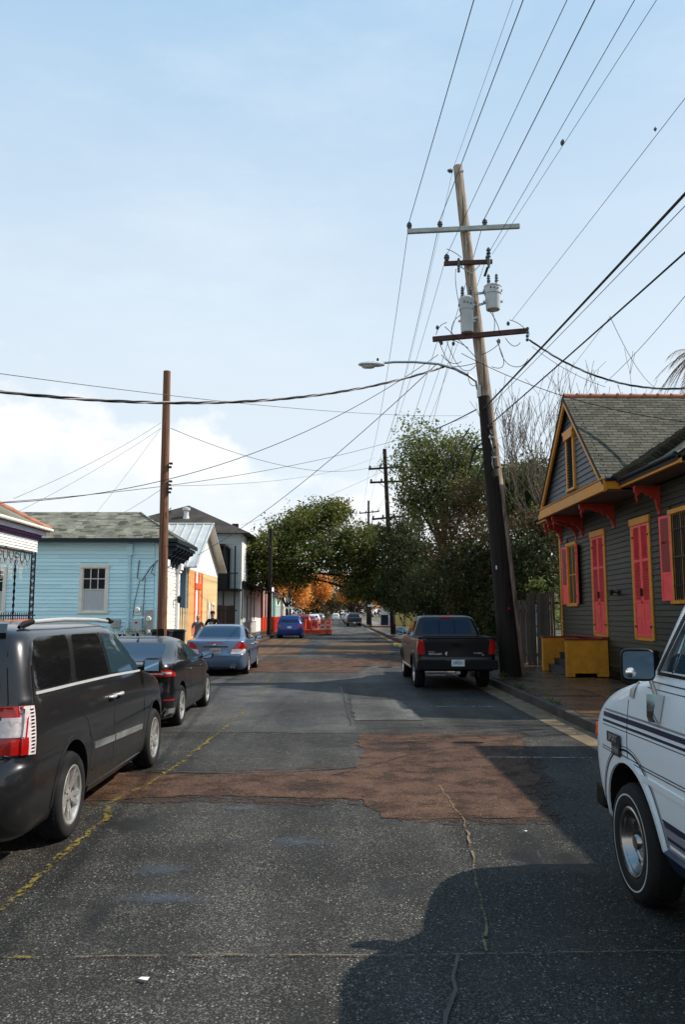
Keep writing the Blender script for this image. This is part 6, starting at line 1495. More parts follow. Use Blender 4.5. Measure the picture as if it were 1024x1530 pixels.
def arch_lip(c, y, z, r, sgn, m, w=.03, a0=-10, a1=190, step=20, name='arch_lip', off=.006, th=.010):
    for k in range(int((a1 - a0) / step)):
        t0, t1 = R(a0 + k * step), R(a0 + (k + 1) * step)
        poly = [(y + r * math.cos(t0), z + r * math.sin(t0)), (y + (r + w) * math.cos(t0), z + (r + w) * math.sin(t0)), (y + (r + w) * math.cos((t0 + t1) / 2), z + (r + w) * math.sin((t0 + t1) / 2)), (y + (r + w) * math.cos(t1), z + (r + w) * math.sin(t1)), (y + r * math.cos(t1), z + r * math.sin(t1)), (y + r * math.cos((t0 + t1) / 2), z + r * math.sin((t0 + t1) / 2))]
        c.panel(name, poly, 'x', m, c.body, off, th, .2, sgn)
def plate(c, x, y, z, s, m=None, w=.31, h=.155, size=.085, rx=0, sx=.75, sub=None):
    M = Matrix.Translation((x, y, z)) @ Matrix.Rotation(rx, 4, 'X'); p = MB().cbox((0, 0, 0), (w, .008, h), M).build('number_plate', m or M_PLATE, c.root, bevel=.003)
    text_mesh('plate_text', s, size, M_INK, p, M @ Matrix.Translation((0, -.006, -.004)) @ Matrix.Rotation(math.pi / 2, 4, 'X'), .0006, sx)
    if sub: text_mesh('plate_text', sub, size * .3, M_INK, p, M @ Matrix.Translation((0, -.006, h * .36)) @ Matrix.Rotation(math.pi / 2, 4, 'X'), .0006)
    return p

M_RAIL = mat('satin_rail', (.42, .42, .42), .35, .2, var=.05)
M_BADGED = mat('badge_dark', (.035, .035, .038), .4, .3, var=.1)
# ---- charcoal minivan, nearest on the left
mk = [(.20, .20, 4.95, .86, .18, .3, .05, .25), (.26, .08, 5.05, .95, .22, .3, .07, .25), (.42, .01, 5.12, .985, .24, .32, .08, .28), (.62, .0, 5.14, 1.0, .26, .32, .08, .28), (.72, .02, 5.12, 1.0, .26, .32, .09, .28),
      (.775, .10, 5.08, .995, .20, .3, .07, .28), (.90, .115, 4.98, .995, .18, .3, .06, .25), (1.02, .125, 4.75, .988, .17, .25, .06, .18), (1.10, .13, 4.35, .978, .16, .2, .06, .12), (1.19, .14, 4.02, .962, .15, .2, .06, .2),
      (1.24, .15, 3.90, .945, .15, .2, .06, .22), (1.45, .20, 3.52, .895, .15, .2, .06, .22), (1.62, .26, 3.18, .845, .15, .22, .07, .20), (1.70, .32, 3.00, .79, .18, .25, .08, .18), (1.735, .42, 2.85, .70, .2, .25, .08, .16)]
R_W = .345; AY1, AY2 = 1.13, 4.21
bd = body_mesh('body', mk, P_GREY, 3, .035, .025, [(AY1, R_W + .03, .415, 1.0), (AY2, R_W + .03, .415, 1.0)])
V = Car('minivan', 'charcoal grey minivan with chrome roof rails, nearest car on the left', 'minivan', -3.18, 5.82, 0, bd)
for sg in (1, -1):
    V.panel('side_window', rounded([(.36, 1.27), (1.16, 1.265), (1.30, 1.655), (.62, 1.66), (.47, 1.60)], .10), 'x', G_TINT, None, .004, .008, .1, sg)
    V.panel('side_window', rounded([(1.30, 1.265), (2.27, 1.25), (2.20, 1.645), (1.42, 1.655)], .06), 'x', G_TINT, None, .004, .008, .1, sg)
    V.panel('side_window', rounded([(2.37, 1.25), (3.60, 1.215), (3.50, 1.27), (2.98, 1.58), (2.85, 1.625), (2.30, 1.64)], .05), 'x', G_CLEAR, None, .004, .008, .1, sg)
    V.seam([(.36, 1.245), (1.2, 1.24), (2.3, 1.225), (3.6, 1.19)], w=.022, sgn=sg, m=M_RAIL, name='chrome_strip', off=.012, th=.010)
    V.seam([(1.22, 1.235), (1.23, 1.66)], w=.10, sgn=sg, m=M_TRIM, name='window_pillar', off=.003, th=.003)
    V.seam([(2.32, 1.235), (2.24, 1.65)], w=.06, sgn=sg, m=M_TRIM, name='window_pillar', off=.003, th=.003)
    V.seam([(1.62, .30), (1.66, .55), (1.66, .9), (1.30, 1.1), (1.26, 1.235)], sgn=sg) if False else None
    V.seam([(2.35, .27), (2.37, .8), (2.34, 1.23)], sgn=sg); V.seam([(3.55, .28), (3.64, .6), (3.62, 1.0), (3.60, 1.19)], sgn=sg)
    V.seam([(1.60, .34), (1.62, .72), (1.50, .90), (1.32, 1.0), (1.28, 1.24)], sgn=sg)
    V.seam([(.13, 1.20), (.155, .80)], sgn=sg); V.seam([(.155, .795), (.68, .79)], sgn=sg, w=.006)
    for a, b in (((1.68, .655), (2.34, .625)), ((2.38, .623), (3.50, .575))):
        V.seam([a, b], w=.055, sgn=sg, m=M_STEEL, name='door_moulding', off=.016, th=.014)
    V.seam([(1.62, .29), (3.6, .255)], w=.05, sgn=sg, m=P_GREY, name='sill_strip', off=.014, th=.014)
    V.seam([(1.68, .44), (3.55, .40)], w=.012, sgn=sg, m=P_GREY, name='body_crease', off=.006, th=.005)
    for yy in (2.16, 2.42):
        grip(V, yy - .01, yy + .18, 1.035, sg, M_RAIL)
        V.panel('handle_recess', rounded([(yy + .01, .99), (yy + .15, .985), (yy + .15, 1.04), (yy + .01, 1.045)], .02), 'x', M_TRIM, None, .003, .003, .1, sg)
    for yy in (AY1, AY2): arch_lip(V, yy, R_W + .03, .415, sg, P_GREY, .035, -5, 185, 19)
    for yy in (AY1, AY2): wheel(V.root, sg * .89, yy, R_W, .225, sg, 'ten', .235)
    mirror(V, sg * 1.09, 3.52, 1.25, sg, M_TRIM, .22, .17, .15)
    rl_ = V.root
    rail = MB().tube([(sg * .72, .62, 1.735), (sg * .73, .80, 1.775), (sg * .74, 1.5, 1.787), (sg * .73, 2.5, 1.775), (sg * .72, 3.0, 1.752), (sg * .71, 3.12, 1.73)], [.012, .019, .019, .019, .018, .01], 8).build('roof_rail', M_RAIL, rl_, 50)
    MB().tube([(sg * .72, .52, 1.735), (sg * .72, .62, 1.757), (sg * .733, .76, 1.775)], [.014, .026, .024], 8).build('rail_foot', M_TRIM, rail, 50)
    MB().tube([(sg * .73, 2.95, 1.765), (sg * .72, 3.15, 1.75)], [.03, .02], 8).build('rail_foot', M_TRIM, rail, 50)
# rear lamp cluster wrapping the corner
for sx in (1, -1):
    def q_(p): return [(sx * a, b) for a, b in p]
    V.panel('tail_lamp', q_([(.74, .83), (.93, .82), (.93, 1.165), (.78, 1.17)]), 'y', M_LRED, None, .010, .02, .05)
    V.panel('lamp_reflector', q_([(.76, .95), (.92, .95), (.92, 1.09), (.77, 1.09)]), 'y', M_LCLR, None, .016, .012, .05)
    V.panel('tail_lamp', [(.10, .83), (.30, .815), (.30, 1.165), (.12, 1.17)], 'x', M_LCLR, None, .010, .018, .05, sx)
    V.panel('lamp_reflector', rounded([(.14, .95), (.20, .96), (.20, 1.06), (.14, 1.08)], .02), 'x', M_LCLR, None, .016, .012, .05, sx)
    V.panel('lamp_lower', [(.13, .83), (.235, .822), (.235, .945), (.13, .93)], 'x', M_LRED, None, .016, .012, .05, sx)
    V.panel('lamp_upper', [(.13, 1.10), (.19, 1.10), (.185, 1.165), (.13, 1.165)], 'x', M_LRED, None, .016, .012, .05, sx)
    for k in range(13): z = .835 + k * .025; V.panel('lamp_rib', [(.255, z), (.285, z), (.285, z + .010), (.255, z + .010)], 'x', M_CHROME, None, .014, .005, .1, sx)
    V.seam([(.30, 1.17), (.38, 1.45), (.50, 1.62)], w=.014, sgn=sx, m=M_CHROME, name='pillar_edge', off=.006, th=.004)
V.panel('rear_window', rounded([(-.74, 1.26), (.74, 1.26), (.66, 1.62), (-.66, 1.62)], .06), 'y', G_TINT, None, .004, .008, .1)
V.seam([(.80, .8), (.80, 1.2), (.72, 1.66), (-.72, 1.66), (-.80, 1.2), (-.80, .8), (.80, .8)], axis='y')
V.panel('rear_spoiler', [(-.70, 1.655), (.70, 1.655), (.66, 1.72), (-.66, 1.72)], 'y', P_GREY, None, .05, .045, .12)
plate(V, 0, .10, .92, 'WTF 419', None) if False else None
V.panel('windscreen', [(-.78, 1.22), (.78, 1.22), (.70, 1.64), (-.70, 1.64)], 'f', G_CLEAR, None, .004, .008, .12)
V.panel('bumper_vent', [(-.6, .30), (.6, .30), (.6, .40), (-.6, .40)], 'y', M_TRIM, None, .004, .006, .1)
MB().tube([(-.3, .25, 1.77), (.2, .25, 1.80)], .01, 5)

# ---- black hatchback
hk = [(.16, .25, 4.3, .76, .2, .3, .06, .2), (.22, .10, 4.42, .86, .22, .35, .08, .3), (.40, .03, 4.49, .89, .24, .38, .09, .36), (.58, .01, 4.5, .895, .25, .4, .10, .38), (.68, .05, 4.46, .89, .22, .4, .08, .38),
      (.78, .06, 4.35, .885, .20, .38, .08, .36), (.90, .03, 3.95, .88, .20, .3, .08, .3), (.97, .0, 3.55, .87, .20, .25, .09, .28), (1.035, .02, 3.33, .85, .2, .2, .10, .25), (1.06, .16, 3.22, .83, .2, .2, .10, .25),
      (1.13, .46, 2.98, .79, .2, .2, .10, .22), (1.27, .90, 2.58, .71, .2, .2, .10, .2), (1.36, 1.20, 2.32, .64, .2, .22, .10, .18), (1.40, 1.42, 2.12, .56, .2, .22, .08, .16)]
def rear_lights(c, polys, m=M_LRED):
    for p in polys:
        for sx in (1, -1): c.panel('tail_lamp', [(sx * a, b) for a, b in p], 'y', m, None, .012, .02, .05)
RV = .325; b2 = body_mesh('body', hk, P_BLACK, 3, .035, .03, [(.93, RV + .02, .38, .89), (3.62, RV + .02, .38, .89)])
C2 = Car('hatchback', 'glossy black hatchback parked between the minivan and the blue sedan', 'car', -3.42, 12.72, 0, b2)
for sg in (1, -1):
    C2.panel('side_window', rounded([(.98, 1.06), (1.62, 1.03), (1.66, 1.30), (1.35, 1.27)], .05), 'x', G_TINT, None, .004, .008, .1, sg)
    C2.panel('side_window', rounded([(1.70, 1.03), (3.02, 1.0), (2.50, 1.27), (2.2, 1.32), (1.74, 1.31)], .05), 'x', G_CLEAR, None, .004, .008, .1, sg)
    C2.seam([(.9, 1.035), (1.65, 1.01), (3.1, .985)], w=.016, sgn=sg, m=M_TRIM, name='window_strip', off=.008, th=.006)
    C2.seam([(1.68, .25), (1.70, .6), (1.67, 1.0)], sgn=sg); C2.seam([(2.85, .25), (2.98, .6), (2.98, .97)], sgn=sg); C2.seam([(1.20, .65), (1.05, .85), (1.02, 1.0)], sgn=sg)
    C2.seam([(1.3, .20), (3.2, .20)], w=.05, sgn=sg, m=M_TRIM, name='sill_strip', off=.006, th=.008)
    for yy in (1.5, 2.55): grip(C2, yy, yy + .18, .88, sg, P_BLACK)
    for yy in (.93, 3.62): wheel(C2.root, sg * .79, yy, RV, .215, sg, 'five', .225)
    mirror(C2, sg * .98, 2.90, 1.04, sg, P_BLACK, .23, .15, .15)
    C2.panel('tail_lamp', [(.05, .86), (.40, .84), (.34, .90), (.05, .97)], 'x', M_LRED, None, .01, .014, .05, sg)
    C2.panel('lamp_bar', [(.04, .90), (.20, .885), (.20, .915), (.04, .935)], 'x', M_LCLR, None, .016, .008, .05, sg)
    C2.panel('reflector', [(.10, .48), (.34, .47), (.34, .49), (.10, .50)], 'x', M_LRED, None, .008, .008, .05, sg)
    C2.panel('bumper_skirt', [(.05, .22), (.45, .20), (.42, .34), (.05, .36)], 'x', M_STEEL, None, .006, .008, .1, sg)
rear_lights(C2, [[(.45, .86), (.82, .85), (.84, .95), (.48, .94)]]); rear_lights(C2, [[(.52, .885), (.74, .88), (.74, .915), (.52, .92)]], M_LCLR)
C2.panel('tailgate_glass', [(-.42, .80), (.42, .80), (.44, .96), (-.44, .96)], 'y', G_TINT, None, .006, .008, .1)
C2.panel('rear_window', rounded([(-.66, .25), (.66, .25), (.56, 1.12), (-.56, 1.12)], .06), 'z', G_BLUE, None, .005, .008, .1)
C2.panel('windscreen', [(-.72, 1.05), (.72, 1.05), (.60, 1.36), (-.60, 1.36)], 'f', G_CLEAR, None, .004, .008, .12)
MB().prism([(0, 0), (.10, 0), (.0, .06)], 'x', -.015, .015).build('antenna_fin', M_TRIM, C2.root, loc=(0, 1.38, 1.44))
plate(C2, 0, .03, .66, 'VRT 208', None) if False else None

# ---- steel blue sedan
sk_ = [(.18, .22, 4.62, .80, .2, .3, .06, .2), (.24, .08, 4.75, .88, .22, .35, .10, .3), (.42, .0, 4.83, .905, .24, .38, .12, .34), (.60, .0, 4.86, .91, .24, .4, .12, .36), (.66, .06, 4.83, .908, .22, .4, .10, .36),
       (.78, .07, 4.72, .905, .20, .38, .10, .34), (.90, .08, 4.2, .895, .18, .3, .10, .3), (1.0, .10, 3.85, .88, .18, .25, .10, .26), (1.035, .16, 3.72, .865, .18, .2, .10, .25), (1.055, .55, 3.66, .83, .2, .2, .08, .25),
       (1.08, .80, 3.60, .80, .2, .2, .08, .25), (1.20, 1.05, 3.28, .75, .2, .2, .08, .22), (1.36, 1.40, 2.85, .67, .2, .2, .08, .2), (1.43, 1.62, 2.62, .60, .2, .22, .08, .18), (1.45, 1.78, 2.45, .54, .2, .22, .07, .16)]
RA = .325; b3 = body_mesh('body', sk_, P_STEEL, 3, .03, .03, [(1.03, RA + .02, .375, .905), (3.77, RA + .02, .375, .905)])
C3 = Car('sedan', 'steel blue sedan with red triangular tail lamps, third car on the left', 'car', -3.50, 23.75, 0, b3)
for sg in (1, -1):
    C3.panel('side_window', rounded([(1.28, 1.07), (2.02, 1.04), (2.04, 1.35), (1.66, 1.34)], .05), 'x', G_TINT, None, .004, .008, .1, sg)
    C3.panel('side_window', rounded([(2.10, 1.04), (3.36, 1.0), (2.86, 1.28), (2.6, 1.36), (2.12, 1.36)], .05), 'x', G_CLEAR, None, .004, .008, .1, sg)
    C3.seam([(1.1, 1.045), (3.45, .985)], w=.014, sgn=sg, m=M_CHROME, name='chrome_strip', off=.008, th=.006)
    C3.seam([(2.06, .25), (2.08, .6), (2.06, 1.02)], sgn=sg); C3.seam([(3.12, .25), (3.25, .6), (3.28, .98)], sgn=sg)
    C3.seam([(1.5, .42), (3.2, .38)], w=.03, sgn=sg, m=P_STEEL, name='door_moulding', off=.010, th=.008)
    for yy in (1.82, 2.86): grip(C3, yy, yy + .18, .88, sg, M_RAIL)
    for yy in (1.03, 3.77): wheel(C3.root, sg * .80, yy, RA, .215, sg, 'seven', .215)
    mirror(C3, sg * 1.0, 3.22, 1.05, sg, M_TRIM, .22, .14, .15)
    C3.panel('tail_lamp', [(.06, .80), (.42, .80), (.16, .98), (.06, 1.0)], 'x', M_LRED, None, .012, .016, .05, sg)
rear_lights(C3, [[(.50, .79), (.885, .80), (.80, .99), (.66, .99)]]); rear_lights(C3, [[(.46, .64), (.86, .65), (.885, .79), (.50, .78)]], M_LCLR)
C3.panel('rear_window', rounded([(-.66, .72), (.66, .72), (.56, 1.62), (-.56, 1.62)], .08), 'z', G_BLUE, None, .005, .008, .1)
C3.panel('brake_light', [(-.26, .955), (.26, .955), (.22, .985), (-.22, .985)], 'y', M_LRED, None, .012, .02, .1)
C3.panel('plate_recess', rounded([(-.30, .62), (.34, .62), (.38, .84), (-.34, .84)], .04), 'y', P_STEEL, None, .003, .003, .1)
C3.panel('boot_garnish', [(-.34, .835), (.38, .835), (.38, .865), (-.34, .865)], 'y', M_TRIM, None, .016, .014, .1)
MB().cbox((0, .03, .91), (.09, .02, .05)).build('badge', M_CHROME, C3.root, bevel=.01)
C3.seam([(-.62, .64), (-.48, .60), (.48, .60), (.62, .64)], axis='y', w=.012)
C3.panel('windscreen', [(-.74, 1.06), (.74, 1.06), (.62, 1.38), (-.62, 1.38)], 'f', G_CLEAR, None, .004, .008, .12)
C3.panel('under_bumper', [(-.75, .20), (.75, .20), (.75, .27), (-.75, .27)], 'y', M_TRIM, None, .006, .006, .1)
for dx_ in (.50, .58): MB().cyl((dx_, .0, .27), (dx_, .25, .27), .03, n=12).build('exhaust_pipe', M_CHROME, C3.root)
plate(C3, .02, .028, .73, 'TNX 377', M_PLATE2)
for x_ in (-.34, .34): MB().tube([(x_, 1.35, 1.02), (x_, 1.36, 1.16)], [.10, .07], 10).build('headrest', M_GREYB, C3.root, 50) if False else None

# ---- dark pickup on the right
tk = [(.46, .16, 5.2, .90, .1, .3, .03, .1), (.52, .12, 5.25, .935, .12, .3, .03, .2), (.72, .10, 5.30, .945, .12, .3, .04, .22), (.80, .12, 5.28, .945, .10, .3, .03, .22), (1.0, .12, 5.2, .945, .09, .3, .02, .22), (1.14, .11, 4.7, .935, .08, .25, .02, .2), (1.20, .11, 4.1, .925, .08, .2, .02, .2), (1.225, .115, 3.95, .92, .08, .2, .02, .2)]
bedcut = MB().box((-.74, .20, .72), (.74, 1.66, 1.6)).mesh('c', M_TRIM)
RT = .37; b4 = body_mesh('body', tk, P_TRUCK, 3, .012, .015, [(1.28, RT + .03, .44, .94), (4.48, RT + .03, .44, .94)], extra=[bedcut])
C4 = Car('pickup_truck', 'dark navy crew cab pickup parked on the right before the leaning pole', 'pickup truck', 2.92, 19.25, 0, b4)
ck = [(1.15, 1.72, 4.1, .90, .1, .25, .02, .2), (1.24, 1.73, 3.98, .885, .1, .2, .02, .2), (1.45, 1.80, 3.66, .82, .1, .2, .02, .2), (1.66, 1.88, 3.35, .74, .12, .2, .03, .18), (1.73, 1.95, 3.22, .69, .14, .2, .03, .16), (1.755, 2.03, 3.1, .62, .16, .2, .03, .15)]
b4c = body_mesh('cab', ck, P_TRUCK, 3, .025, .015); b4c.parent = C4.root
keep = C4.bvh; C4.body_ = C4.body; C4.body = b4c; C4.refresh(); cabbvh = C4.bvh
C4.panel('rear_window', rounded([(-.66, 1.30), (.66, 1.30), (.58, 1.64), (-.58, 1.64)], .08), 'y', G_BLUE, None, .005, .008, .1)
for x_ in (-.20, .20): C4.seam([(x_, 1.30), (x_, 1.64)], axis='y', w=.022, m=M_TRIM, name='window_divider', off=.010, th=.006)
C4.panel('brake_light', [(-.13, 1.685), (.13, 1.685), (.12, 1.725), (-.12, 1.725)], 'y', M_LRED, None, .02, .02, .1)
C4.panel('windscreen', [(-.76, 1.26), (.76, 1.26), (.66, 1.66), (-.66, 1.66)], 'f', G_CLEAR, None, .004, .008, .12)
for sg in (1, -1):
    C4.panel('side_window', rounded([(1.95, 1.27), (2.55, 1.26), (2.52, 1.62), (2.02, 1.62)], .05), 'x', G_TINT, None, .004, .008, .1, sg)
    C4.panel('side_window', rounded([(2.64, 1.26), (3.75, 1.25), (3.30, 1.56), (2.62, 1.62)], .05), 'x', G_CLEAR, None, .004, .008, .1, sg)
C4.body = C4.body_; C4.bvh = keep
for sg in (1, -1):
    C4.seam([(1.70, .5), (1.70, 1.2)], sgn=sg, w=.02); C4.seam([(2.6, .5), (2.6, 1.2)], sgn=sg); C4.seam([(3.7, .5), (3.75, 1.2)], sgn=sg)
    for yy in (2.35, 3.35): grip(C4, yy, yy + .18, 1.04, sg, P_TRUCK)
    for yy in (1.28, 4.48): wheel(C4.root, sg * .80, yy, RT, .25, sg, 'five', .225); arch_lip(C4, yy, RT + .03, .44, sg, P_TRUCK, .06, -10, 190, 20, off=.03, th=.03)
    mirror(C4, sg * 1.06, 3.55, 1.32, sg, P_TRUCK, .22, .20, .12)
    MB().tube([(sg * .93, 1.8, .46), (sg * .93, 4.0, .46)], .04, 10).build('side_step', M_CHROME, C4.root, 50)
    C4.panel('tail_lamp', [(sg * .76, .86), (sg * .93, .86), (sg * .93, 1.20), (sg * .80, 1.20), (sg * .77, 1.05)], 'y', M_LRED, None, .012, .02, .05)
    C4.panel('tail_lamp', [(.10, .86), (.26, .88), (.24, 1.20), (.10, 1.20)], 'x', M_LRED, None, .012, .016, .05, sg)
    MB().box((sg * .86 - .02, .95, .12), (sg * .86 + .02, .99, .45)).build('mud_flap', M_TRIM, C4.root)
tg_ = C4.panel('tailgate', rounded([(-.73, .80), (.73, .80), (.74, 1.21), (-.74, 1.21)], .03), 'y', P_TRUCK, None, .010, .016, .1)
C4.panel('tailgate_handle', rounded([(-.13, 1.04), (.13, 1.04), (.13, 1.13), (-.13, 1.13)], .02), 'y', M_TRIM, None, .022, .016, .1)
MB().box((-.74, .085, 1.225), (.74, .22, 1.255)).build('tailgate_cap', M_TRIM, C4.root, bevel=.008)
for sx in (-1, 1): MB().box((sx * .84 - .085, .12, 1.232), (sx * .84 + .085, 1.70, 1.262)).build('bed_rail', M_TRIM, C4.root, bevel=.008)
bp_ = MB().prism([(-.95, .50), (.95, .50), (.97, .62), (.95, .735), (.30, .735), (.22, .68), (-.22, .68), (-.30, .735), (-.95, .735), (-.97, .62)], 'y', -.04, .16).build('rear_bumper', M_TRIM, C4.root, bevel=.02)
MB().cyl((-.05, -.02, .42), (.05, -.02, .42), .03, n=10).cbox((0, .05, .44), (.10, .2, .06)).build('tow_hitch', M_STEEL, C4.root)
MB().cbox((-.45, .5, .36), (.5, .12, .08)).build('exhaust_pipe', M_STEEL, C4.root, bevel=.02)
plate(C4, 0, -.052, .665, 'X995375', M_PLATE, sub='Louisiana', size=.09, sx=.68)
RX = Matrix.Rotation(math.pi / 2, 4, 'X')
text_mesh('lettering', 'TOYOTA', .035, M_BADGE, C4.root, Matrix.Translation((-.60, .096, .915)) @ RX, .003)
text_mesh('lettering', 'PRERUNNER', .062, M_BADGE, C4.root, Matrix.Translation((-.52, .096, .865)) @ RX, .003, .95)
text_mesh('lettering', 'TACOMA', .05, M_BADGE, C4.root, Matrix.Translation((.50, .096, .885)) @ RX, .003)
text_mesh('lettering', 'V6', .045, M_BADGE, C4.root, Matrix.Translation((.62, .096, .84)) @ RX, .003)
MB().prism([(-.26, .83), (-.235, .86), (-.25, .885), (-.225, .90), (-.24, .925), (-.275, .905), (-.285, .87)], 'y', .090, .098).build('decal', M_BADGE, C4.root)

# ---- white camper van on the right edge
vk = [(.36, .10, 5.02, .90, .1, .2, .02, .08), (.42, .05, 5.10, .955, .12, .22, .02, .10), (.60, .02, 5.18, .985, .12, .22, .02, .10), (.80, .02, 5.20, 1.0, .12, .22, .02, .10), (1.0, .02, 5.18, 1.005, .12, .22, .02, .10),
      (1.12, .02, 5.12, 1.0, .12, .22, .02, .10), (1.22, .02, 5.02, .992, .12, .24, .02, .12), (1.30, .02, 4.86, .984, .12, .26, .02, .15), (1.37, .02, 4.60, .976, .12, .25, .02, .18), (1.42, .025, 4.36, .966, .12, .2, .02, .2), (1.46, .03, 4.22, .955, .12, .14, .02, .2),
      (1.70, .05, 4.02, .92, .14, .13, .03, .2), (1.93, .08, 3.82, .88, .16, .15, .03, .18), (2.03, .14, 3.70, .82, .2, .2, .04, .16), (2.08, .24, 3.55, .72, .2, .2, .04, .14)]
RVN = .365; b5 = body_mesh('body', vk, P_VAN, 3, .05, .012, [(4.32, .40, .46, .99), (1.25, .40, .46, .99)])
C5 = Car('camper_van', 'white van with navy pinstripes and whitewall tyre cut by the right edge', 'van', 2.93, 1.12, 0, b5)
for sg in (-1, 1):
    C5.panel('side_window', [(3.02, 1.50), (3.62, 1.50), (3.36, 1.90), (3.02, 1.90)], 'x', G_CLEAR, None, .003, .006, .08, sg)
    C5.panel('vent_window', [(3.66, 1.50), (3.82, 1.50), (3.46, 1.88), (3.41, 1.88)], 'x', G_CLEAR, None, .003, .006, .08, sg)
    C5.seam([(3.64, 1.50), (3.385, 1.90)], w=.020, sgn=sg, m=M_CHROME, name='window_divider', off=.010, th=.008)
    C5.seam([(3.87, 1.485), (3.47, 1.92)], w=.035, sgn=sg, m=M_TRIM, name='window_seal', off=.004, th=.004)
    C5.seam([(2.96, 1.48), (3.87, 1.48)], w=.02, sgn=sg, m=M_TRIM, name='window_seal', off=.004, th=.004)
    C5.panel('side_window', rounded([(1.4, 1.42), (2.7, 1.42), (2.7, 1.88), (1.4, 1.88)], .08), 'x', G_TINT, None, .003, .006, .08, sg)
    C5.seam([(4.28, 1.40), (4.30, .9)], sgn=sg, w=.010); C5.seam([(3.02, .45), (3.02, 1.95)], sgn=sg, w=.010)
    # stripes
    C5.seam([(4.93, 1.165), (4.0, 1.175), (.1, 1.19)], w=.014, sgn=sg, m=M_STRIPG, name='stripe', off=.0012, th=0, step=.2)
    C5.seam([(4.96, 1.13), (4.0, 1.14), (.1, 1.155)], w=.033, sgn=sg, m=M_STRIPE, name='stripe', off=.0012, th=0, step=.2)
    C5.seam([(4.97, 1.085), (4.0, 1.095), (.1, 1.11)], w=.018, sgn=sg, m=M_STRIPE, name='stripe', off=.0012, th=0, step=.2)
    C5.seam([(4.97, 1.058), (4.0, 1.068), (.1, 1.083)], w=.006, sgn=sg, m=M_STRIPE, name='stripe', off=.0012, th=0, step=.2)
    C5.seam([(3.95, 1.425), (3.0, 1.42)], w=.008, sgn=sg, m=M_STRIPE, name='stripe', off=.0012, th=0, step=.2); C5.seam([(3.98, 1.385), (3.0, 1.38)], w=.006, sgn=sg, m=M_STRIPE, name='stripe', off=.0012, th=0, step=.2)
    for dz_ in (0, .018): C5.seam([(4.92, .895 + dz_), (4.0, .875 + dz_), (.1, .85 + dz_)], w=.007, sgn=sg, m=M_STRIPE, name='stripe', off=.0012, th=0, step=.2)
    C5.seam([(4.22, .83), (3.0, .80), (.1, .76)], w=.035, sgn=sg, m=P_VAN, name='body_crease', off=.010, th=.010)
    for (r_, w_, mm) in ((.535, .016, M_STRIPE), (.562, .006, M_STRIPE)):
        arch_lip(C5, 4.32, .40, r_, sg, mm, w_, 0, 84, 12, 'arch_stripe', .0015, 0); arch_lip(C5, 4.32, .40, r_, sg, mm, w_, 84, 178, 11.75, 'arch_stripe', .0015, 0)
    arch_lip(C5, 4.32, .40, .462, sg, P_VAN, .035, -12, 192, 17, 'arch_flare', .012, .014)
    C5.panel('lower_band', [(3.80, .62), (3.74, .46), (.5, .40), (.5, .50), (3.2, .56)], 'x', M_STRIPG, None, .0015, 0, .1, sg)
    C5.panel('stripe', [(3.80, .64), (3.76, .60), (.5, .56), (.5, .60)], 'x', M_STRIPE, None, .003, 0, .1, sg)
    C5.panel('stripe', [(3.76, .55), (3.75, .53), (.5, .49), (.5, .51)], 'x', M_STRIPE, None, .003, 0, .1, sg)
    C5.panel('stripe', [(3.74, .51), (3.73, .49), (.5, .45), (.5, .47)], 'x', M_WHITE, None, .003, 0, .1, sg)
    C5.seam([(3.78, .42), (.6, .38)], w=.10, sgn=sg, m=M_STRIPE, name='running_board', off=.035, th=.04)
    C5.panel('marker_lamp', rounded([(4.93, .955), (5.04, .95), (5.04, 1.045), (4.93, 1.05)], .01), 'x', M_LAMB, None, .014, .016, .04, sg)
    grip(C5, 3.08, 3.26, 1.25, sg, M_RAIL)
    C5.panel('hinge_cover', [(4.18, 1.30), (4.25, 1.30), (4.225, 1.40), (4.15, 1.40)], 'x', M_STEEL, None, .012, .014, .05, sg)
    wheel(C5.root, sg * .885, 4.32, RVN, .225, sg, 'steel', .215); wheel(C5.root, sg * .885, 1.25, RVN, .225, sg, 'steel', .215)
MB().box((-.95, 4.95, .42), (.95, 5.15, .60)).build('front_bumper', M_TRIM, C5.root, bevel=.03)
C5.panel('windscreen', [(-.82, 1.50), (.82, 1.50), (.74, 1.92), (-.74, 1.92)], 'f', G_CLEAR, None, .003, .006, .1)
C5.panel('headlamp', rounded([(-.9, .78), (-.62, .78), (-.62, 1.0), (-.9, 1.0)], .03), 'f', M_LCLR, None, .01, .02, .08)
C5.panel('headlamp', rounded([(.62, .78), (.9, .78), (.9, 1.0), (.62, 1.0)], .03), 'f', M_LCLR, None, .01, .02, .08)
# badge on the front wing (reads towards the rear of the van from the left side)
Mb = Matrix.Translation((-1.008, 4.50, .99)) @ Matrix.Rotation(-math.pi / 2, 4, 'Z') @ RX
text_mesh('badge', 'SPORT', .062, M_STEEL, C5.root, Mb @ Matrix.Translation((-.015, .004, .012)), .003, .9)
text_mesh('badge', 'VAN', .062, M_STEEL, C5.root, Mb @ Matrix.Translation((.025, -.07, .012)), .003, .9)
MB().box((-.14, -.030, .0), (.11, .040, .008)).box((-.05, -.105, .0), (.10, -.032, .008)).build('badge_plate', M_BADGED, C5.root, bevel=.003)
bb = [o for o in C5.root.children if o.name.startswith('badge_plate')][0]; bb.data.transform(Mb @ Matrix.Translation((0, 0, .004)))
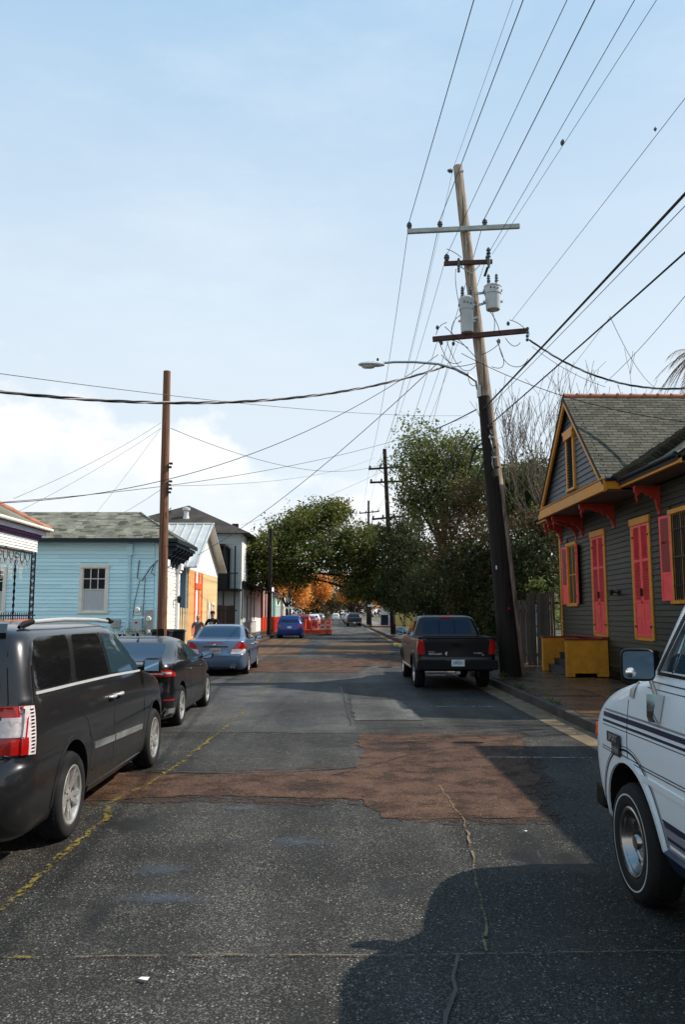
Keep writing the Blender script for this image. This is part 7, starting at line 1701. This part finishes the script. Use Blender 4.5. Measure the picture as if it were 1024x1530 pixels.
# mirror on its chrome bracket
mr_ = MB(); w_, h_, d_ = .20, .195, .07
for k, q in ((.94, -.008), (1, 0), (1, d_ * .5), (.86, d_), (.5, d_ * 1.2)):
    for j in range(24):
        t = 2 * math.pi * j / 24; e = .42; cx = abs(math.cos(t)) ** e * math.copysign(1, math.cos(t)); cz = abs(math.sin(t)) ** e * math.copysign(1, math.sin(t)); mr_.v.append((cx * w_ / 2 * k, q, cz * h_ / 2 * k))
for i in range(4):
    for j in range(24): mr_.f.append((i * 24 + j, i * 24 + (j + 1) % 24, (i + 1) * 24 + (j + 1) % 24, (i + 1) * 24 + j)); mr_.m.append(0)
mr_.f += [tuple(range(24))[::-1], tuple(96 + j for j in range(24))]; mr_.m += [0, 0]
mo = mr_.build('wing_mirror', M_TRIM, C5.root, 35); mo.location = (-1.09, 3.80, 1.535); mo.rotation_euler = (R(2), 0, R(-14))
gq = rounded([(-.088, -.082), (.088, -.082), (.088, .082), (-.088, .082)], .03)
MB().prism(gq, 'y', -.014, -.0085).build('mirror_glass', G_SKYB, mo)
MB().lathe([(0, .006), (.02, .004), (.03, 0)], 18, Matrix.Translation((-.045, -.016, -.045)) @ Matrix.Rotation(R(90), 4, 'X')).build('spot_mirror', M_CHROME, mo, 60)
MB().tube([(-1.02, 3.80, 1.46), (-1.00, 3.78, 1.36), (-.99, 3.77, 1.32)], .014, 8).build('mirror_arm', M_STEEL, C5.root, 50)
C5.panel('mirror_bracket', [(3.70, 1.36), (3.86, 1.35), (3.83, 1.22), (3.79, 1.19), (3.74, 1.20)], 'x', M_CHROME, None, .05, .045, .05, -1)
MB().tube([(-.3, 3.9, 1.6), (-.3, 3.3, 1.5)], .01, 5)

# ---- simpler cars farther off
def small_car(name, lab, cat, x, y, kind, pm_, grp=None, rz=0):
    if kind == 'suv':
        k = [(.22, .12, 4.3, .84, .2, .3, .05, .2), (.35, .03, 4.42, .91, .22, .35, .07, .3), (.70, .0, 4.45, .925, .22, .35, .08, .3), (.95, .06, 4.25, .92, .2, .3, .06, .3), (1.06, .08, 3.6, .90, .2, .3, .06, .3), (1.12, .10, 3.35, .87, .2, .3, .06, .25), (1.45, .30, 2.85, .74, .2, .2, .06, .2), (1.60, .50, 2.5, .64, .2, .2, .06, .2)]
        wy = (.85, 3.5); wr = .35; win = (1.14, 1.52)
    elif kind == 'pickup':
        k = [(.46, .1, 5.2, .92, .1, .3, .03, .2), (.75, .05, 5.3, .97, .12, .3, .04, .22), (1.10, .06, 4.8, .96, .08, .25, .02, .2), (1.18, .08, 4.1, .94, .08, .2, .02, .2), (1.20, 1.6, 3.9, .90, .1, .2, .02, .2), (1.60, 1.8, 3.4, .76, .12, .2, .03, .18), (1.76, 2.0, 3.1, .66, .16, .2, .03, .15)]
        wy = (1.2, 4.4); wr = .38; win = (1.26, 1.62)
    else:
        k = [(.20, .15, 4.5, .82, .2, .3, .05, .2), (.40, .02, 4.62, .90, .22, .35, .09, .3), (.65, .02, 4.65, .905, .22, .35, .09, .3), (.90, .08, 4.1, .89, .18, .3, .09, .3), (1.0, .12, 3.7, .87, .18, .25, .09, .26), (1.05, .70, 3.5, .81, .2, .2, .08, .25), (1.36, 1.35, 2.8, .66, .2, .2, .08, .2), (1.43, 1.7, 2.45, .56, .2, .22, .07, .16)]
        wy = (1.0, 3.65); wr = .33; win = (1.08, 1.36)
    b = body_mesh('body', k, pm_, 2, .03, .03, [(wy[0], wr + .02, wr + .05, .9), (wy[1], wr + .02, wr + .05, .9)])
    c = Car(name, lab, cat, x, y, rz, b, grp)
    hw = .68
    c.panel('rear_window', rounded([(-hw, win[0]), (hw, win[0]), (hw * .86, win[1]), (-hw * .86, win[1])], .06), 'y', G_TINT, None, .005, .006, .2)
    c.panel('windscreen', [(-hw, win[0]), (hw, win[0]), (hw * .86, win[1]), (-hw * .86, win[1])], 'f', G_TINT, None, .005, .006, .2)
    for sg in (1, -1):
        y0 = .45 if kind == 'suv' else 2.0 if kind == 'pickup' else 1.35
        c.panel('side_window', rounded([(y0, win[0]), (3.3, win[0] - .03), (2.7, win[1] - .03), (y0 + .25, win[1] - .02)], .05), 'x', G_TINT, None, .005, .006, .3, sg)
        c.panel('tail_lamp', [(sg * .62, .82), (sg * .88, .82), (sg * .86, .98), (sg * .64, .98)], 'y', M_LRED, None, .012, .02, .2)
        for yy in wy: wheel(c.root, sg * .79, yy, wr, .22, sg, 'five', wr * .64, lo=True)
    c.panel('rear_bumper', [(-.86, .40), (.86, .40), (.86, .62), (-.86, .62)], 'y', pm_ if kind != 'pickup' else M_CHROME, None, .02, .02, .2)
    MB().cbox((0, -.03, .80 if kind != 'pickup' else .52), (.31, .01, .15)).build('number_plate', M_PLATE, c.root)
    return c
s1 = small_car('suv', 'royal blue compact suv parked against traffic works on the left', 'car', -3.2, 57.6, 'suv', P_BLUE)
s1.seam([(.10, .30), (.5, .30)], sgn=1)
MB().tube([(.62, .8, 1.60), (.62, 2.6, 1.64)], .02, 6).tube([(-.62, .8, 1.60), (-.62, 2.6, 1.64)], .02, 6).build('roof_rail', M_CHROME, s1.root)
spec = [('car', 'dark red car behind the orange mesh, just past the blue car', -3.2, 80, 'suv', P_RED), ('car', 'red car beyond the white roofed one on the left', -3.0, 96, 'sedan', P_RED), ('car', 'white car nearest the vanishing point on the left row', -2.9, 112, 'suv', P_WHITE),
        ('car', 'dark car behind the white one on the left row', -2.8, 128, 'sedan', P_DARK), ('car', 'silver car far down the left row', -2.8, 146, 'suv', P_SILV), ('car', 'farthest dark car of the left row', -2.8, 166, 'sedan', P_DARK)]
for nm, lab, x, y, kd, pm_ in spec: small_car(nm, lab, 'car', x, y, kd, pm_, 'cars parked along the left kerb beyond the works')
small_car('pickup_truck', 'dark blue pickup with chrome bumper, nearest of the far right row', 'pickup truck', 2.6, 105, 'pickup', P_DARK, 'vehicles parked along the far right kerb')
for k, (y, pm_, kd, lab) in enumerate(((113, P_SILV, 'suv', 'silver car just beyond the far dark pickup'), (121, P_RED, 'sedan', 'red car in the far right row'), (129, P_WHITE, 'suv', 'white car in the far right row'), (138, P_DARK, 'sedan', 'black car in the far right row'), (148, P_SILV, 'sedan', 'pale silver sedan deep in the far right row'), (160, P_BLUE, 'suv', 'blue car deep in the far right row'), (175, P_WHITE, 'sedan', 'last white car of the far right row'))):
    small_car('car', lab, 'car', 2.6, y, kd, pm_, 'vehicles parked along the far right kerb')
mc = small_car('car', 'pale car driving at the far end of the street', 'car', .3, 190, 'suv', P_WHITE)
